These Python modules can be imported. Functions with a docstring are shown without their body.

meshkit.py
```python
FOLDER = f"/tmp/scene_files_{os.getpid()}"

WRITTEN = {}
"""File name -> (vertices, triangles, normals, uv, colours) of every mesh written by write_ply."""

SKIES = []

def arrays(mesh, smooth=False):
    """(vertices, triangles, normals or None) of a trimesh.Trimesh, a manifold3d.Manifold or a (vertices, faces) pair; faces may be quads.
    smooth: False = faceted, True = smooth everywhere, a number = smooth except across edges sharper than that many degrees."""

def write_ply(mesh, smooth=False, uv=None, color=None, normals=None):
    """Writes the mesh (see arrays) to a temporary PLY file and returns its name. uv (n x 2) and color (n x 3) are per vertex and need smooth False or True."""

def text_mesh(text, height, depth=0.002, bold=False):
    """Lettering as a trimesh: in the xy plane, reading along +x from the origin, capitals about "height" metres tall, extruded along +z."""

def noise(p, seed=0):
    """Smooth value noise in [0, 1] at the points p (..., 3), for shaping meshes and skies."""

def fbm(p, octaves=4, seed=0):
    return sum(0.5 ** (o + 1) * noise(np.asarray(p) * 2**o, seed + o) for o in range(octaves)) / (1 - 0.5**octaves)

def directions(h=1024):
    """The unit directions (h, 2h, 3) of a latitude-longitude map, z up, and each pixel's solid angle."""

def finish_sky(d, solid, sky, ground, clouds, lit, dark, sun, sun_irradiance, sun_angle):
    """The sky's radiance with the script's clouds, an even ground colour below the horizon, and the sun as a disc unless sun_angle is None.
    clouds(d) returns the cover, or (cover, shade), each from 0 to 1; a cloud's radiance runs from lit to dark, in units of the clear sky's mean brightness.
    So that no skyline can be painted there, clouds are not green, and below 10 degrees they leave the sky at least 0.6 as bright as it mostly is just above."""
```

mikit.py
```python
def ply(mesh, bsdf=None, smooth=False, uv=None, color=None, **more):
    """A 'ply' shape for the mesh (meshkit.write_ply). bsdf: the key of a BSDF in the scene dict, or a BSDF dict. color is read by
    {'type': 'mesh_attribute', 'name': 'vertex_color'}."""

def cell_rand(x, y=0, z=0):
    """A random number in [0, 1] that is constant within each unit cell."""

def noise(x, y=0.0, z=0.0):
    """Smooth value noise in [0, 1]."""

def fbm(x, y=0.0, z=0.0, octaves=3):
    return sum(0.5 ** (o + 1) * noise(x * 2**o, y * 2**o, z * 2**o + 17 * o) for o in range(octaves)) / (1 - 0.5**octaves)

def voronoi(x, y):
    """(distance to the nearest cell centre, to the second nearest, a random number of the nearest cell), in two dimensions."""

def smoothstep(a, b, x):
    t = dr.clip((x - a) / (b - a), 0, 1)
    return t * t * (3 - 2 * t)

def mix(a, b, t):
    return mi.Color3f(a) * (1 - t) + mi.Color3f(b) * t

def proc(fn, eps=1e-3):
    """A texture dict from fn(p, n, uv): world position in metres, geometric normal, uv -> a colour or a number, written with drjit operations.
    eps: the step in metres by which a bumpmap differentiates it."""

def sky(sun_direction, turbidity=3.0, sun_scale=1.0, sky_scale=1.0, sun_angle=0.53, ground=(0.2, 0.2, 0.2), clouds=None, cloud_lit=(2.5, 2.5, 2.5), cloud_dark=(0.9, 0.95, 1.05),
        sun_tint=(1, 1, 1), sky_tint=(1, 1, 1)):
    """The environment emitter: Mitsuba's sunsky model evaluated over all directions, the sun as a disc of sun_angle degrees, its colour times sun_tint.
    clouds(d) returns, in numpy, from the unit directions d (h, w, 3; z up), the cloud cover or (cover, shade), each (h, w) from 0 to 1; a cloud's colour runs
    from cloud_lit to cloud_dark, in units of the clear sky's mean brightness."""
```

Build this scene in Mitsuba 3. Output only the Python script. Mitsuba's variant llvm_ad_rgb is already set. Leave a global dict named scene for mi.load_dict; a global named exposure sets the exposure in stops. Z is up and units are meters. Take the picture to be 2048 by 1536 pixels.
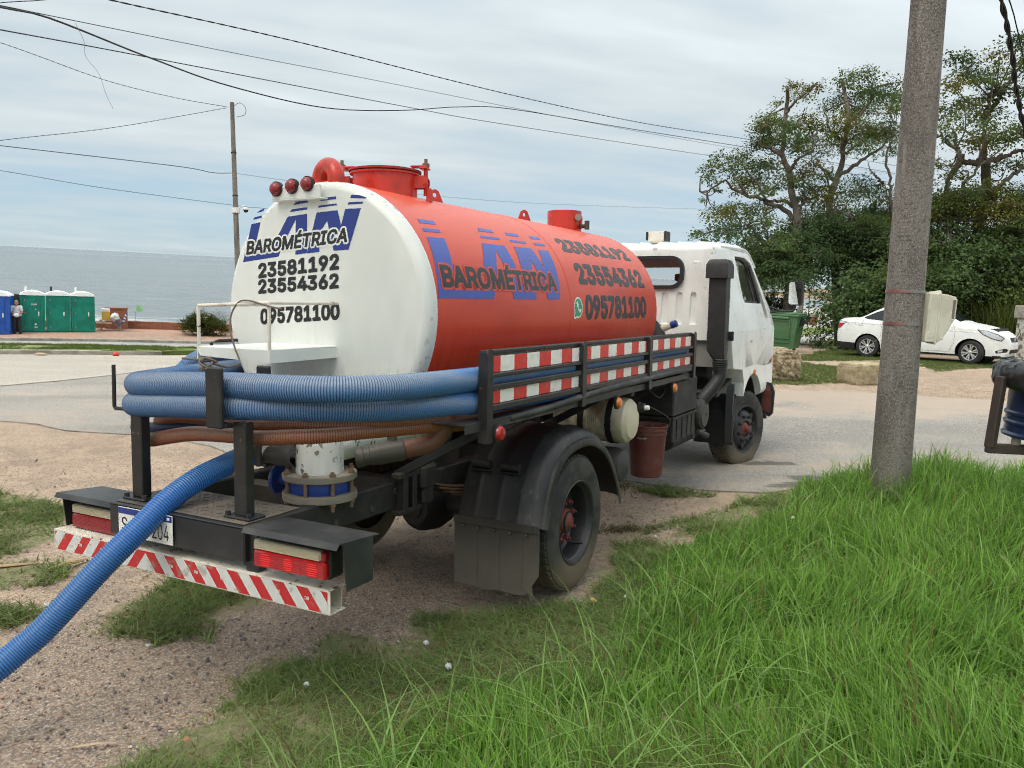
import math, random, numpy as np, trimesh, mitsuba as mi, mikit, meshkit, drjit as dr
import manifold3d as m3
from shapely.geometry import Polygon, MultiPolygon, Point, box as sbox, LineString
from shapely.ops import unary_union
from shapely import affinity, contains_xy
from scipy.interpolate import RBFInterpolator
from scipy.spatial.transform import Rotation
T = mi.ScalarTransform4f
scene, labels = {}, {}
PI = math.pi
rng = np.random.default_rng(7)

# ---- camera, sky, exposure -------------------------------------------------
CAMZ = 1.9
scene['camera'] = {'type': 'perspective', 'fov': 63.34, 'fov_axis': 'x', 'near_clip': 0.05, 'far_clip': 40000.0,
    'to_world': T().look_at(origin=[0, 0, CAMZ], target=[0.0, 0.99092, CAMZ - 0.13443], up=[-0.05073, 0.13425, 0.98965])}
exposure = 2.15

def clouds(d):
    z = np.maximum(d[..., 2], 0.0)
    k = 1.0 / (z + 0.10)
    x, y = d[..., 0] * k, d[..., 1] * k
    xr, yr = 0.96 * x + 0.28 * y, -0.28 * x + 0.96 * y          # streaks run nearly across
    big = meshkit.fbm(np.stack([xr * 0.55, yr * 0.9, 0 * x + 3.1], -1), 4, 5)
    streak = meshkit.fbm(np.stack([xr * 1.1, yr * 4.2, 0 * x + 9.7], -1), 4, 11)
    puff = meshkit.fbm(np.stack([xr * 3.2, yr * 6.5, 0 * x + 1.3], -1), 4, 21)
    v = 0.40 * big + 0.34 * streak + 0.26 * puff
    low = np.clip(z / 0.22, 0, 1)
    # an overcast sky grows brighter towards the zenith, about as (1 + 2 sin h) / 3; thin and thick cloud vary it
    grey = np.clip((1 + 2 * z) / 3 + (v - 0.5) * 0.55, 0.22, 1.05)
    shade = np.clip((1.05 - grey) / 0.83, 0, 1)
    cover = np.clip(0.80 + 0.20 * low + (v - 0.5) * 0.8, 0.4, 1.0)
    return cover, shade

scene['sky'] = mikit.sky((-0.35, -0.45, 0.82), turbidity=4, sun_scale=0.30, sun_angle=40, ground=(0.45, 0.5, 0.52), clouds=clouds,
                         cloud_lit=(2.48, 2.66, 2.76), cloud_dark=(0.62, 0.75, 0.79), sky_tint=(0.80, 1.02, 1.06), sun_tint=(0.94, 1.0, 1.05))

# ---- helpers ---------------------------------------------------------------
from mikit import noise, fbm, voronoi, smoothstep, mix, cell_rand, proc

def tag(key, label=None, cat=None, group=None, kind=None):
    d = labels.setdefault(key, {})
    for k, v in (('label', label), ('category', cat), ('group', group), ('kind', kind)):
        if v: d[k] = v
USED = set()
def nk(base):
    """base, base_001, base_002 ..."""
    if base not in USED:
        USED.add(base); return base
    i = 1
    while f'{base}_{i:03d}' in USED: i += 1
    USED.add(f'{base}_{i:03d}'); return f'{base}_{i:03d}'
def thing(base, label, cat, group=None):
    k = nk(base); tag(k, label, cat, group); return k
def put(key, mesh, mat, smooth=False, M=None, uv=None, color=None, label=None):
    """one entry of the scene; key is made unique"""
    key = key if key in labels and key not in scene else nk(key)
    if M is not None:
        if not isinstance(mesh, trimesh.Trimesh): mesh = tm(mesh)
        else: mesh = mesh.copy()
        mesh.apply_transform(M)
    scene[key] = mikit.ply(mesh, mat, smooth, uv=uv, color=color)
    if label: tag(key, label)
    return key
def tm(m):
    if isinstance(m, trimesh.Trimesh): return m
    if hasattr(m, 'to_mesh'):
        q = m.to_mesh(); return trimesh.Trimesh(q.vert_properties[:, :3], q.tri_verts, process=False)
    return trimesh.Trimesh(m[0], m[1], process=False)
def cat(*ms):
    ms = [tm(m) for x in ms for m in (x if isinstance(x, (list, tuple)) else [x])]
    return trimesh.util.concatenate(ms)
def to_man(mesh):
    mesh = mesh.copy(); mesh.merge_vertices()
    return m3.Manifold(m3.Mesh(np.asarray(mesh.vertices, np.float32), np.asarray(mesh.faces, np.uint32)))
def hull(pts):
    return tm(m3.Manifold.hull_points(np.asarray(pts, float)))
def box(sx, sy, sz, c=(0, 0, 0), b=0.004, R=None):
    """chamfered box"""
    b = min(b, 0.45 * min(sx, sy, sz)); p = []
    for a in (-1, 1):
        for e in (-1, 1):
            for g in (-1, 1):
                x, y, z = a * sx / 2, e * sy / 2, g * sz / 2
                p += [(x, y - e * b, z - g * b), (x - a * b, y, z - g * b), (x - a * b, y - e * b, z)]
    m = hull(p)
    if R is not None: m.apply_transform(np.vstack([np.hstack([np.asarray(R), [[0], [0], [0]]]), [0, 0, 0, 1]]))
    m.apply_translation(c); return m
def boxe(x0, x1, y0, y1, z0, z1, b=0.004):
    return box(x1 - x0, y1 - y0, z1 - z0, ((x0 + x1) / 2, (y0 + y1) / 2, (z0 + z1) / 2), b)
def bar(p, q, w, h, up=(0, 0, 1), b=0.003):
    p, q = np.asarray(p, float), np.asarray(q, float); d = q - p; L = np.linalg.norm(d); d /= L
    s = np.cross(d, up); s /= np.linalg.norm(s); u = np.cross(s, d)
    return box(w, L, h, (p + q) / 2, b, np.stack([s, d, u], 1))
def frames(P):
    P = np.asarray(P, float); t = np.gradient(P, axis=0); t /= np.linalg.norm(t, axis=1, keepdims=True) + 1e-12
    a = np.zeros_like(P); ref = np.array([0, 0, 1.0]) if abs(t[0][2]) < 0.9 else np.array([1.0, 0, 0])
    v = np.cross(t[0], ref); v /= np.linalg.norm(v)
    for i in range(len(P)):
        v = v - t[i] * (v @ t[i]); v /= np.linalg.norm(v); a[i] = v
    return t, a, np.cross(t, a)
def tube(P, r, n=12, cap=True, ell=None):
    P = np.asarray(P, float); k = len(P); t, a, b = frames(P); r = np.broadcast_to(r, (k,)); th = np.arange(n) * 2 * PI / n
    ea, eb = ell or (1, 1)
    v = (P[:, None] + r[:, None, None] * (ea * np.cos(th)[None, :, None] * a[:, None] + eb * np.sin(th)[None, :, None] * b[:, None])).reshape(-1, 3)
    i, j = np.meshgrid(np.arange(k - 1), np.arange(n), indexing='ij'); j2 = (j + 1) % n
    q = np.stack([i * n + j, i * n + j2, (i + 1) * n + j2, (i + 1) * n + j], -1).reshape(-1, 4)
    f = np.vstack([q[:, [0, 1, 2]], q[:, [0, 2, 3]]])
    if cap:
        v = np.vstack([v, P[:1], P[-1:]]); jj = np.arange(n); c0, c1 = k * n, k * n + 1
        f = np.vstack([f, np.stack([(jj + 1) % n, jj, np.full(n, c0)], 1), np.stack([(k - 1) * n + jj, (k - 1) * n + (jj + 1) % n, np.full(n, c1)], 1)])
    return trimesh.Trimesh(v, f, process=False)
def spline(P, n):
    """Catmull-Rom through P, resampled to n points by arc length"""
    P = np.asarray(P, float); Q = np.vstack([2 * P[0] - P[1], P, 2 * P[-1] - P[-2]]); out = []
    for i in range(1, len(Q) - 2):
        t = np.linspace(0, 1, 24, endpoint=False)[:, None]; a, b, c, d = Q[i - 1], Q[i], Q[i + 1], Q[i + 2]
        out.append(0.5 * (2 * b + (c - a) * t + (2 * a - 5 * b + 4 * c - d) * t ** 2 + (3 * b - a - 3 * c + d) * t ** 3))
    o = np.vstack(out + [P[-1:]]); s = np.r_[0, np.cumsum(np.linalg.norm(np.diff(o, axis=0), axis=1))]
    return np.stack([np.interp(np.linspace(0, s[-1], n), s, o[:, k]) for k in range(o.shape[1])], 1)
AX = {'z': np.eye(3), 'x': np.array([[0, 0, 1], [1, 0, 0], [0, 1, 0.0]]), 'y': np.array([[0, 1, 0], [0, 0, 1], [1, 0, 0.0]]),
      '-x': np.array([[0, 0, -1], [-1, 0, 0], [0, 1, 0.0]])}
def lathe(prof, n=48, axis='z', c=(0, 0, 0)):
    """profile [(radius, height)] turned about an axis"""
    prof = np.asarray(prof, float); th = np.arange(n) * 2 * PI / n; k = len(prof)
    v = np.stack([prof[:, None, 0] * np.cos(th), prof[:, None, 0] * np.sin(th), np.repeat(prof[:, 1:], n, 1)], -1).reshape(-1, 3)
    i, j = np.meshgrid(np.arange(k - 1), np.arange(n), indexing='ij'); j2 = (j + 1) % n
    q = np.stack([i * n + j, i * n + j2, (i + 1) * n + j2, (i + 1) * n + j], -1).reshape(-1, 4)
    f = np.vstack([q[:, [0, 1, 2]], q[:, [0, 2, 3]]])
    m = trimesh.Trimesh(v @ AX[axis].T + np.asarray(c, float), f, process=False)
    a = m.triangles; ok = np.linalg.norm(np.cross(a[:, 1] - a[:, 0], a[:, 2] - a[:, 0]), axis=1) > 1e-12
    m.update_faces(ok); return m
def cyl(p, q, r, n=20, r2=None, b=0.0):
    r2 = r if r2 is None else r2
    return tube([p, q], [r, r2], n)
def prism(pts, h0, h1, axis='x'):
    """polygon of the two other axes extruded along axis (x: pts are (y,z); y: (x,z); z: (x,y))"""
    p = pts if isinstance(pts, (Polygon, MultiPolygon)) else Polygon(pts).buffer(0)
    ms = []
    for g in getattr(p, 'geoms', [p]):
        m = trimesh.creation.extrude_polygon(g, h1 - h0, engine='earcut'); v = m.vertices.copy(); v[:, 2] += h0
        if axis == 'x': m = trimesh.Trimesh(v[:, [2, 0, 1]], m.faces, process=False)
        elif axis == 'y': m = trimesh.Trimesh(np.stack([v[:, 0], v[:, 2], v[:, 1]], 1), m.faces[:, ::-1], process=False)
        else: m = trimesh.Trimesh(v, m.faces, process=False)
        ms.append(m)
    return cat(ms)
def rrect(x0, x1, y0, y1, r, k=8):
    return sbox(x0 + r, y0 + r, x1 - r, y1 - r).buffer(r, quad_segs=k)
def sheet(poly, fn, step, flip=False, dx=None):
    """a flat polygon (u,v) cut into a grid of cells and mapped by fn(u,v) -> points"""
    out = []
    for g in getattr(poly, 'geoms', [poly]):
        if g.is_empty or g.geom_type != 'Polygon': continue
        x0, y0, x1, y1 = g.bounds
        xs = np.arange(x0, x1, dx or 1e9).tolist() + [x1]; ys = np.arange(y0, y1, step).tolist() + [y1]
        for xa, xb in zip(xs[:-1], xs[1:]):
            for ya, yb in zip(ys[:-1], ys[1:]):
                c = g.intersection(sbox(xa, ya, xb, yb))
                for h in getattr(c, 'geoms', [c]):
                    if h.geom_type != 'Polygon' or h.area < 1e-9: continue
                    v, f = trimesh.creation.triangulate_polygon(h, engine='earcut')
                    out.append((np.asarray(v)[:, :2], np.asarray(f)))
    n = 0; V = []; Fc = []
    for v, f in out: V.append(v); Fc.append(f + n); n += len(v)
    V = np.vstack(V); Fc = np.vstack(Fc)
    if flip: Fc = Fc[:, ::-1]
    return trimesh.Trimesh(fn(V[:, 0], V[:, 1]), Fc, process=False)
TXT = {}
def text_poly(s, h=1.0, bold=True):
    """lettering as a flat polygon, capitals h tall, starting at x = 0 on the baseline"""
    if (s, bold) not in TXT:
        m = meshkit.text_mesh(s, 1.0, 0.01, bold); z = m.vertices[:, 2]; keep = (z[m.faces] < 0.005).all(1)
        TXT[(s, bold)] = unary_union([Polygon(m.vertices[f][:, :2]).buffer(1e-4) for f in m.faces[keep]])
    g = TXT[(s, bold)]; b = g.bounds
    return affinity.scale(affinity.translate(g, -b[0], 0), h, h, origin=(0, 0))
def text_fit(s, x0, x1, y0, h, bold=True, shear=0):
    """lettering stretched to run from x0 to x1, baseline y0, height h"""
    g = text_poly(s, 1.0, bold)
    if shear: g = affinity.affine_transform(g, [1, shear, 0, 1, 0, 0]); g = affinity.translate(g, -g.bounds[0], 0)
    return affinity.translate(affinity.scale(g, (x1 - x0) / g.bounds[2], h, origin=(0, 0)), x0, y0)
def R3(axis, deg):
    return Rotation.from_euler(axis, deg, degrees=True).as_matrix()
def M4(R=None, t=(0, 0, 0)):
    m = np.eye(4)
    if R is not None: m[:3, :3] = R
    m[:3, 3] = t; return m
def mirror(m):
    m = tm(m); return trimesh.Trimesh(m.vertices * [-1, 1, 1], m.faces[:, ::-1], process=False)

# ---- materials -------------------------------------------------------------
def two(b): return {'type': 'twosided', 'bsdf': b}
def rgb(c): return {'type': 'rgb', 'value': list(map(float, c))}
def pbr(c, rough=0.5, metal=0.0, spec=0.5, coat=0.0, coatg=0.9):
    d = {'type': 'principled', 'base_color': c if isinstance(c, dict) else rgb(c), 'roughness': rough, 'metallic': metal, 'specular': spec}
    if coat: d.update(clearcoat=coat, clearcoat_gloss=coatg)
    return d
def mat(key, c, rough=0.5, metal=0.0, spec=0.5, coat=0.0, bump=None, coatg=0.9):
    b = pbr(c, rough, metal, spec, coat, coatg)
    if bump: b = {'type': 'bumpmap', 'arbitrary': bump[0], 'scale': float(bump[1]), 'bsdf': b}
    scene[key] = two(b)
def dusty(c, dust=(0.16, 0.13, 0.10), amt=0.5, f=6.0, lo=0.45, hi=0.8, chip=None):
    """paint with patchy dust and fine wear"""
    def fn(p, n, uv):
        a = fbm(p.x * f, p.y * f, p.z * f, 4); g = noise(p.x * 160, p.y * 160, p.z * 160)
        t = smoothstep(lo, hi, a) * (0.6 + 0.4 * g) * (0.45 + 0.55 * smoothstep(-0.2, 0.8, n.z))
        q = mix(c, dust, t * amt)
        if chip is not None:
            k = smoothstep(0.76, 0.80, fbm(p.x * 34, p.y * 34, p.z * 34, 3)); q = mix(q, chip, k)
        return q
    return proc(fn)
# ---- the lie of the land (world metres): a hillside falling to the sea on the left and ahead ----
GP = np.array([(-0.74,3.0,-0.02),(-2.28,4.0,-0.13),(0.42,4.6,0.02),(-1.35,5.5,-0.14),(1.35,6.3,0.03),(-0.5,7.4,-0.12),(2.5,8.9,-0.01),(0.7,10.0,-0.13),
  (-24.4,39.2,-2.72),(-15,43,-2.72),(-21.8,35,-2.5),(-15.9,37.6,-2.5),(-26,44.5,-2.7),(-23,46.6,-2.7),(-20.5,51.5,-2.75),(-40,33,-2.8),(-6.3,10,-.3),(-12,20,-1.3),(-16,28,-2.05),(-25,28,-2.4),(-8,30,-1.75),
  (9.55,22.46,.07),(11.4,20.75,.16),(8.1,24,-.06),(5.35,16.3,.02),(4.8,14.7,0),(9.6,15.4,.1),(15,21,.25),(2.2,7.2,.07),(4.5,8,.12),(9,8,.3),
  (2.95,6.3,.27),(2.0,5.0,.16),(4.2,6.2,.3),(3.5,4.5,.36),(0.1,0,.36),(1.5,2.0,.30),(2.2,3.3,.28),(3.2,2.5,.45),(.55,3.0,.10),(-.3,2.1,.12),(.2,3.4,.04),(-1.5,2.6,.0),(-3.2,3.4,-.1),(-3,0,.15),(4,0,.6),
  (1,32,-.5),(12,32,-.35),(0,45,-1.9),(28,73,-1.7),(20,50,-1.0),(45,100,-2.6),(80,190,-4.8),(40,60,-.5),(60,40,1.0),(30,10,1.0),(-40,5,-1.2),(0,-30,1.0),(-60,60,-3.2),(0,75,-2.6)], float)
GI = RBFInterpolator(GP[:, :2], GP[:, 2], smoothing=0.3, kernel='thin_plate_spline')
def gz(x, y):
    """ground height"""
    x = np.asarray(x, float); y = np.asarray(y, float)
    q = np.stack([np.clip(x.ravel(), -90, 110), np.clip(y.ravel(), -40, 210)], 1)
    return GI(q).reshape(x.shape)

# ---- ground, roads, sea ----------------------------------------------------
SEA = -6.3
SHORT = Polygon([(-1.45,2.2),(-1.35,3.0),(-1.31,3.08),(-1.23,3.35),(-1.11,3.67),(-.95,3.87),(-.75,3.98),(-.51,4.09),(-.28,4.37),(0,4.42),(.28,4.54),(.51,4.51),(.6,4.71),(.74,5.3),(.78,5.72),(1.04,5.69),(1.16,5.51),(1.5,5.45),(1.37,5.63),(1.25,5.91),(1.34,6.18),(1.61,6.34),(2.06,6.8),(2.38,6.9),(2.62,7.2),(3.3,7.5),(5.4,7.6),(6.5,7.4),(6.5,0.5),(-1.4,.5)])
TALL = Polygon([(-.75,2.5),(-.65,2.92),(-.4,3.26),(-.2,3.47),(.02,3.55),(.25,3.68),(.52,4.06),(.72,4.61),(.95,5.14),(1.35,5.51),(1.57,5.7),(2.04,6.1),(2.53,6.9),(3.1,7.35),(3.75,7.62),(4.4,7.6),(5.4,7.5),(6.5,7.3),(6.5,.5),(-.5,.5)])
PATCH = [Polygon([(-2.25,4.3),(-2.24,4.59),(-2.16,4.89),(-1.93,5.08),(-1.54,4.88),(-1.35,4.64),(-1.57,4.44),(-1.53,4.17),(-1.74,4.09),(-1.95,4.15)]), Polygon([(-.97,4.05),(-.96,4.2),(-.81,4.27),(-.62,4.13),(-.62,3.98),(-.84,3.92)]), Polygon([(-.54,4.29),(-.48,4.42),(-.28,4.45),(-.27,4.27),(-.42,4.18)]),
  Polygon([(-6.2,7.5),(-4.38,6.97),(-4.08,6.9),(-3.77,6.73),(-3.43,6.41),(-3.41,6.14),(-3.14,5.85),(-3.29,5.55),(-3.36,5.32),(-4.5,5.2),(-6,6)]), Polygon([(-4.2,5.3),(-3.3,5.23),(-3.18,5.35),(-2.91,5.18),(-2.77,4.87),(-3.06,4.84),(-3.9,4.8)]), Polygon([(-3.6,4.5),(-2.87,4.53),(-2.7,4.59),(-2.53,4.38),(-2.67,4.2),(-3.4,4.0)]),
  Polygon([(1.0,5.95),(1.15,6.15),(1.34,6.2),(1.28,6.0)]), Polygon([(1.2,7.35),(1.45,7.42),(1.9,7.05),(1.6,7.0)])]
LAWN = [Polygon([(2.5,15.4),(4.95,15.68),(5.97,16.0),(7.38,16.57),(7.9,16.19),(8.19,18.45),(7.78,19.4),(7.11,20.54),(5.99,19.08),(3.5,18)]), Polygon([(6.2,21.2),(7.55,22.24),(9.71,25.88),(11.5,27.58),(11.2,24),(9.84,21.67),(8.47,21.16),(7.27,21.0)]), Polygon([(10.3,21.85),(11.12,21.3),(13.66,22.2),(15,21),(12.52,20.31),(10.19,19.31),(9.67,18.73)]), Polygon([(16,50),(18,52),(19.8,54),(23.5,61),(30,74),(41,100),(41,105),(27.6,75.4),(23,66.9),(17,56),(14,52)])]
GRASSY = unary_union([SHORT] + PATCH + LAWN)
LUSH = TALL
def inside(poly, x, y, soft=0.0, seed=0):
    """1 inside the polygon, 0 outside; soft: width of a noisy edge"""
    if soft:
        q = np.stack([x / soft * .6, y / soft * .6, 0 * x + seed], -1); q2 = q + [7.7, 3.1, 5.5]
        x = x + (meshkit.fbm(q, 3) - .5) * 2 * soft; y = y + (meshkit.fbm(q2, 3) - .5) * 2 * soft
    return contains_xy(poly, x, y).astype(float)
def lines(a, b, fine, lo, hi, g=1.10):
    out = list(np.arange(a, b + 1e-9, fine)); s = fine; x = b
    while x < hi: s *= g; x += s; out.append(x)
    s = fine; x = a; pre = []
    while x > lo: s *= g; x -= s; pre.append(x)
    return np.array(pre[::-1] + out)
XL = lines(-5.5, 4.5, .045, -420, 700); YL = lines(1.2, 9.5, .045, -160, 900)
gx, gy = np.meshgrid(XL, YL, indexing='ij'); hz = gz(gx, gy)
def shore(x, y):
    """distance past the shore line, seawards"""
    d = -.362 * (x + 25) + .932 * (y - 40.1); t = .932 * (x + 25) + .362 * (y - 40.1)
    return d - 9.0 - np.maximum(0, t - 45) * 1.05
sd = shore(gx, gy); hz = np.maximum(hz - np.clip(sd - .4, 0, None) * .075 - 2.2 * np.clip(sd / 2.0, 0, 1) * (sd > .4), -11.0)
near = np.exp(-((gx / 7) ** 2 + ((gy - 5) / 6) ** 2) ** 2)
fb = lambda s, k, o=3: meshkit.fbm(np.stack([gx * s, gy * s, 0 * gx + k], -1), o)
gm = (inside(GRASSY, gx, gy, .22) + inside(GRASSY, gx, gy, .12, 3) + inside(GRASSY.buffer(-.08), gx, gy, .2, 5)) / 3; 
hz = hz + near * ((fb(3.5, 2.0) - .5) * .020 + (fb(14, 5.0) - .5) * .010) + .02 * gm * near
ni, nj = gx.shape
i, j = np.meshgrid(np.arange(ni - 1), np.arange(nj - 1), indexing='ij'); q = np.stack([i * nj + j, (i + 1) * nj + j, (i + 1) * nj + j + 1, i * nj + j + 1], -1).reshape(-1, 4)
gravel = np.clip(1.15 - np.hypot((gx + .9) / 2.3, (gy - 3.6) / 2.6), 0, 1) * 1.3
uvg = np.stack([gm.ravel(), np.clip(gravel, 0, 1).ravel()], 1)
def ground_c(p, n, uv):
    x, y = p.x, p.y
    a = fbm(x * 1.1, y * 1.1, 0.3, 4); b = fbm(x * 7, y * 7, 1.7, 4); c = fbm(x * 45, y * 45, 3.1, 3); e = noise(x * 190, y * 190, 2.0)
    sand = mix((0.40, 0.305, 0.225), (0.29, 0.22, 0.168), smoothstep(0.35, 0.7, b)); sand = mix(sand, (0.46, 0.36, 0.27), 0.6 * smoothstep(0.4, 0.7, a))
    sand = mix(sand, (0.20, 0.145, 0.11), 0.45 * smoothstep(0.5, 0.75, c))
    f1, f2, r = voronoi(x * 85, y * 85)
    pebble = dr.select(r < .25, mi.Color3f(.42, .335, .255), dr.select(r < .5, mi.Color3f(.22, .185, .16), dr.select(r < .72, mi.Color3f(.35, .255, .19), dr.select(r < .9, mi.Color3f(.15, .13, .135), mi.Color3f(.52, .45, .38)))))
    grav = mix(pebble, (.12, .09, .07), smoothstep(.25, .6, f1) * .6)
    g = smoothstep(.35, .65, uv.y + (b - .5) * 0.9)
    col = mix(sand, grav, g * .75)
    col = mix(col, (.52, .44, .36), smoothstep(.80, .84, e) * .6); k2 = fbm(x * 75, y * 75, 6.0, 2); col = mix(col, (.115, .085, .065), smoothstep(.58, .72, k2) * .55 * (1 - g * .6))
    soil = mix((.215, .185, .115), (.150, .165, .070), smoothstep(.35, .65, b))
    return mix(col, soil, smoothstep(.25, .8, uv.x + (c - .5) * .7 + (b - .5) * .7) * .85)
def ground_h(p, n, uv):
    f1, f2, r = voronoi(p.x * 85, p.y * 85)
    return 0.006 * (fbm(p.x * 40, p.y * 40, 1.0, 3)) + 0.004 * (1 - f1) * r
mat('m_ground', proc(ground_c), 0.92, 0, 0.15, bump=(proc(ground_h, 2e-3), 1.0))
put('ground', trimesh.Trimesh(np.stack([gx, gy, hz], -1).reshape(-1, 3), np.vstack([q[:, [0, 1, 2]], q[:, [0, 2, 3]]]), process=False), 'm_ground', True, uv=uvg); tag('ground', kind='structure')

def asphalt(c0, c1, sand, k):
    def fn(p, n, uv):
        x, y = p.x, p.y; a = fbm(x * .5, y * .9, k, 4); b = fbm(x * 2.4, y * 3.2, k, 4); g = noise(x * 120, y * 120, k); c = fbm(x * 22, y * 22, k, 3)
        q = mix(c0, c1, smoothstep(.35, .65, a)); q = mix(q, (.55 * c0[0], .55 * c0[1], .55 * c0[2]), .6 * smoothstep(.55, .8, g)); q = mix(q, (.60, .56, .50), .35 * smoothstep(.72, .86, noise(x * 75, y * 75, k + 3))); q = mix(q, (1.3 * c1[0], 1.3 * c1[1], 1.28 * c1[2]), .4 * smoothstep(.62, .8, c))
        s = smoothstep(.46, .86, b * .6 + a * .4 + uv.x * .55)
        q = mix(q, sand, s * .75)
        return mix(q, (.075, .07, .065), uv.y)
    return proc(fn)
mat('m_asphalt', asphalt((.225, .210, .190), (.285, .265, .238), (.38, .305, .24), 1.0), 0.85, 0, 0.2)
mat('m_asphalt_pale', asphalt((.325, .30, .258), (.365, .335, .288), (.40, .335, .265), 4.0), 0.9, 0, 0.2)
mat('m_asphalt_far', asphalt((.27, .265, .26), (.30, .295, .285), (.36, .30, .25), 7.0), 0.9, 0, 0.2)
def jag(pts, amp, step=.35, seed=1):
    """a polyline made ragged"""
    l = LineString(pts); d = np.arange(0, l.length, step); p = np.array([l.interpolate(t).coords[0] for t in d] + [pts[-1]])
    nz = meshkit.fbm(np.stack([p * 1.9 / max(step, .2) * .2 + seed, ], 0)[0][:, [0, 1, 1]] * [1, 1, 0.5], 4, seed)
    return [tuple(v) for v in p + (np.stack([nz, meshkit.fbm(p[:, [1, 0, 0]] * 1.7 + seed, 4, seed + 3)], 1) - .5) * 2 * amp]
def drape(poly, lift, step, skirt=.05, uvf=None):
    m = sheet(poly, lambda u, v: np.stack([u, v, gz(u, v) + lift], 1), step, dx=step)
    ms = [m]
    for g in getattr(poly, 'geoms', [poly]):
        l = LineString(g.exterior.coords); k = max(8, int(l.length / step * 1.5)); p = np.array([l.interpolate(t, normalized=True).coords[0] for t in np.linspace(0, 1, k)] + list(g.exterior.coords)[:0])
        z = gz(p[:, 0], p[:, 1]); a = np.c_[p, z + lift]; b = np.c_[p, z - skirt]; ii = np.arange(k - 1)
        f = np.vstack([np.stack([ii, ii + k, ii + 1], 1), np.stack([ii + 1, ii + k, ii + k + 1], 1)])
        ms.append(trimesh.Trimesh(np.vstack([a, b]), f, process=False))
    m = cat(ms); uv = uvf(m.vertices) if uvf else np.zeros((len(m.vertices), 2)); return m, uv
def structure(key, m, mt, uv=None, smooth=False):
    put(key, m, mt, smooth, uv=uv); tag(key, kind='structure')
edge = jag([(-40, 25.5), (-25, 17.5), (-14, 13.2), (-9, 11.3), (-6.46, 10.31), (-6.0, 10.2), (-5.39, 9.77), (-4.86, 9.66), (-4.45, 9.67), (-3.52, 9.27), (-2.68, 8.43), (-1.5, 8.1), (0, 8.0), (.9, 7.87), (1.14, 7.82), (1.47, 7.51), (2.07, 7.17), (2.36, 6.99), (3.2, 7.6), (3.75, 7.8), (5, 7.8), (9, 8.3), (24, 10)], .09)
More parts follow.
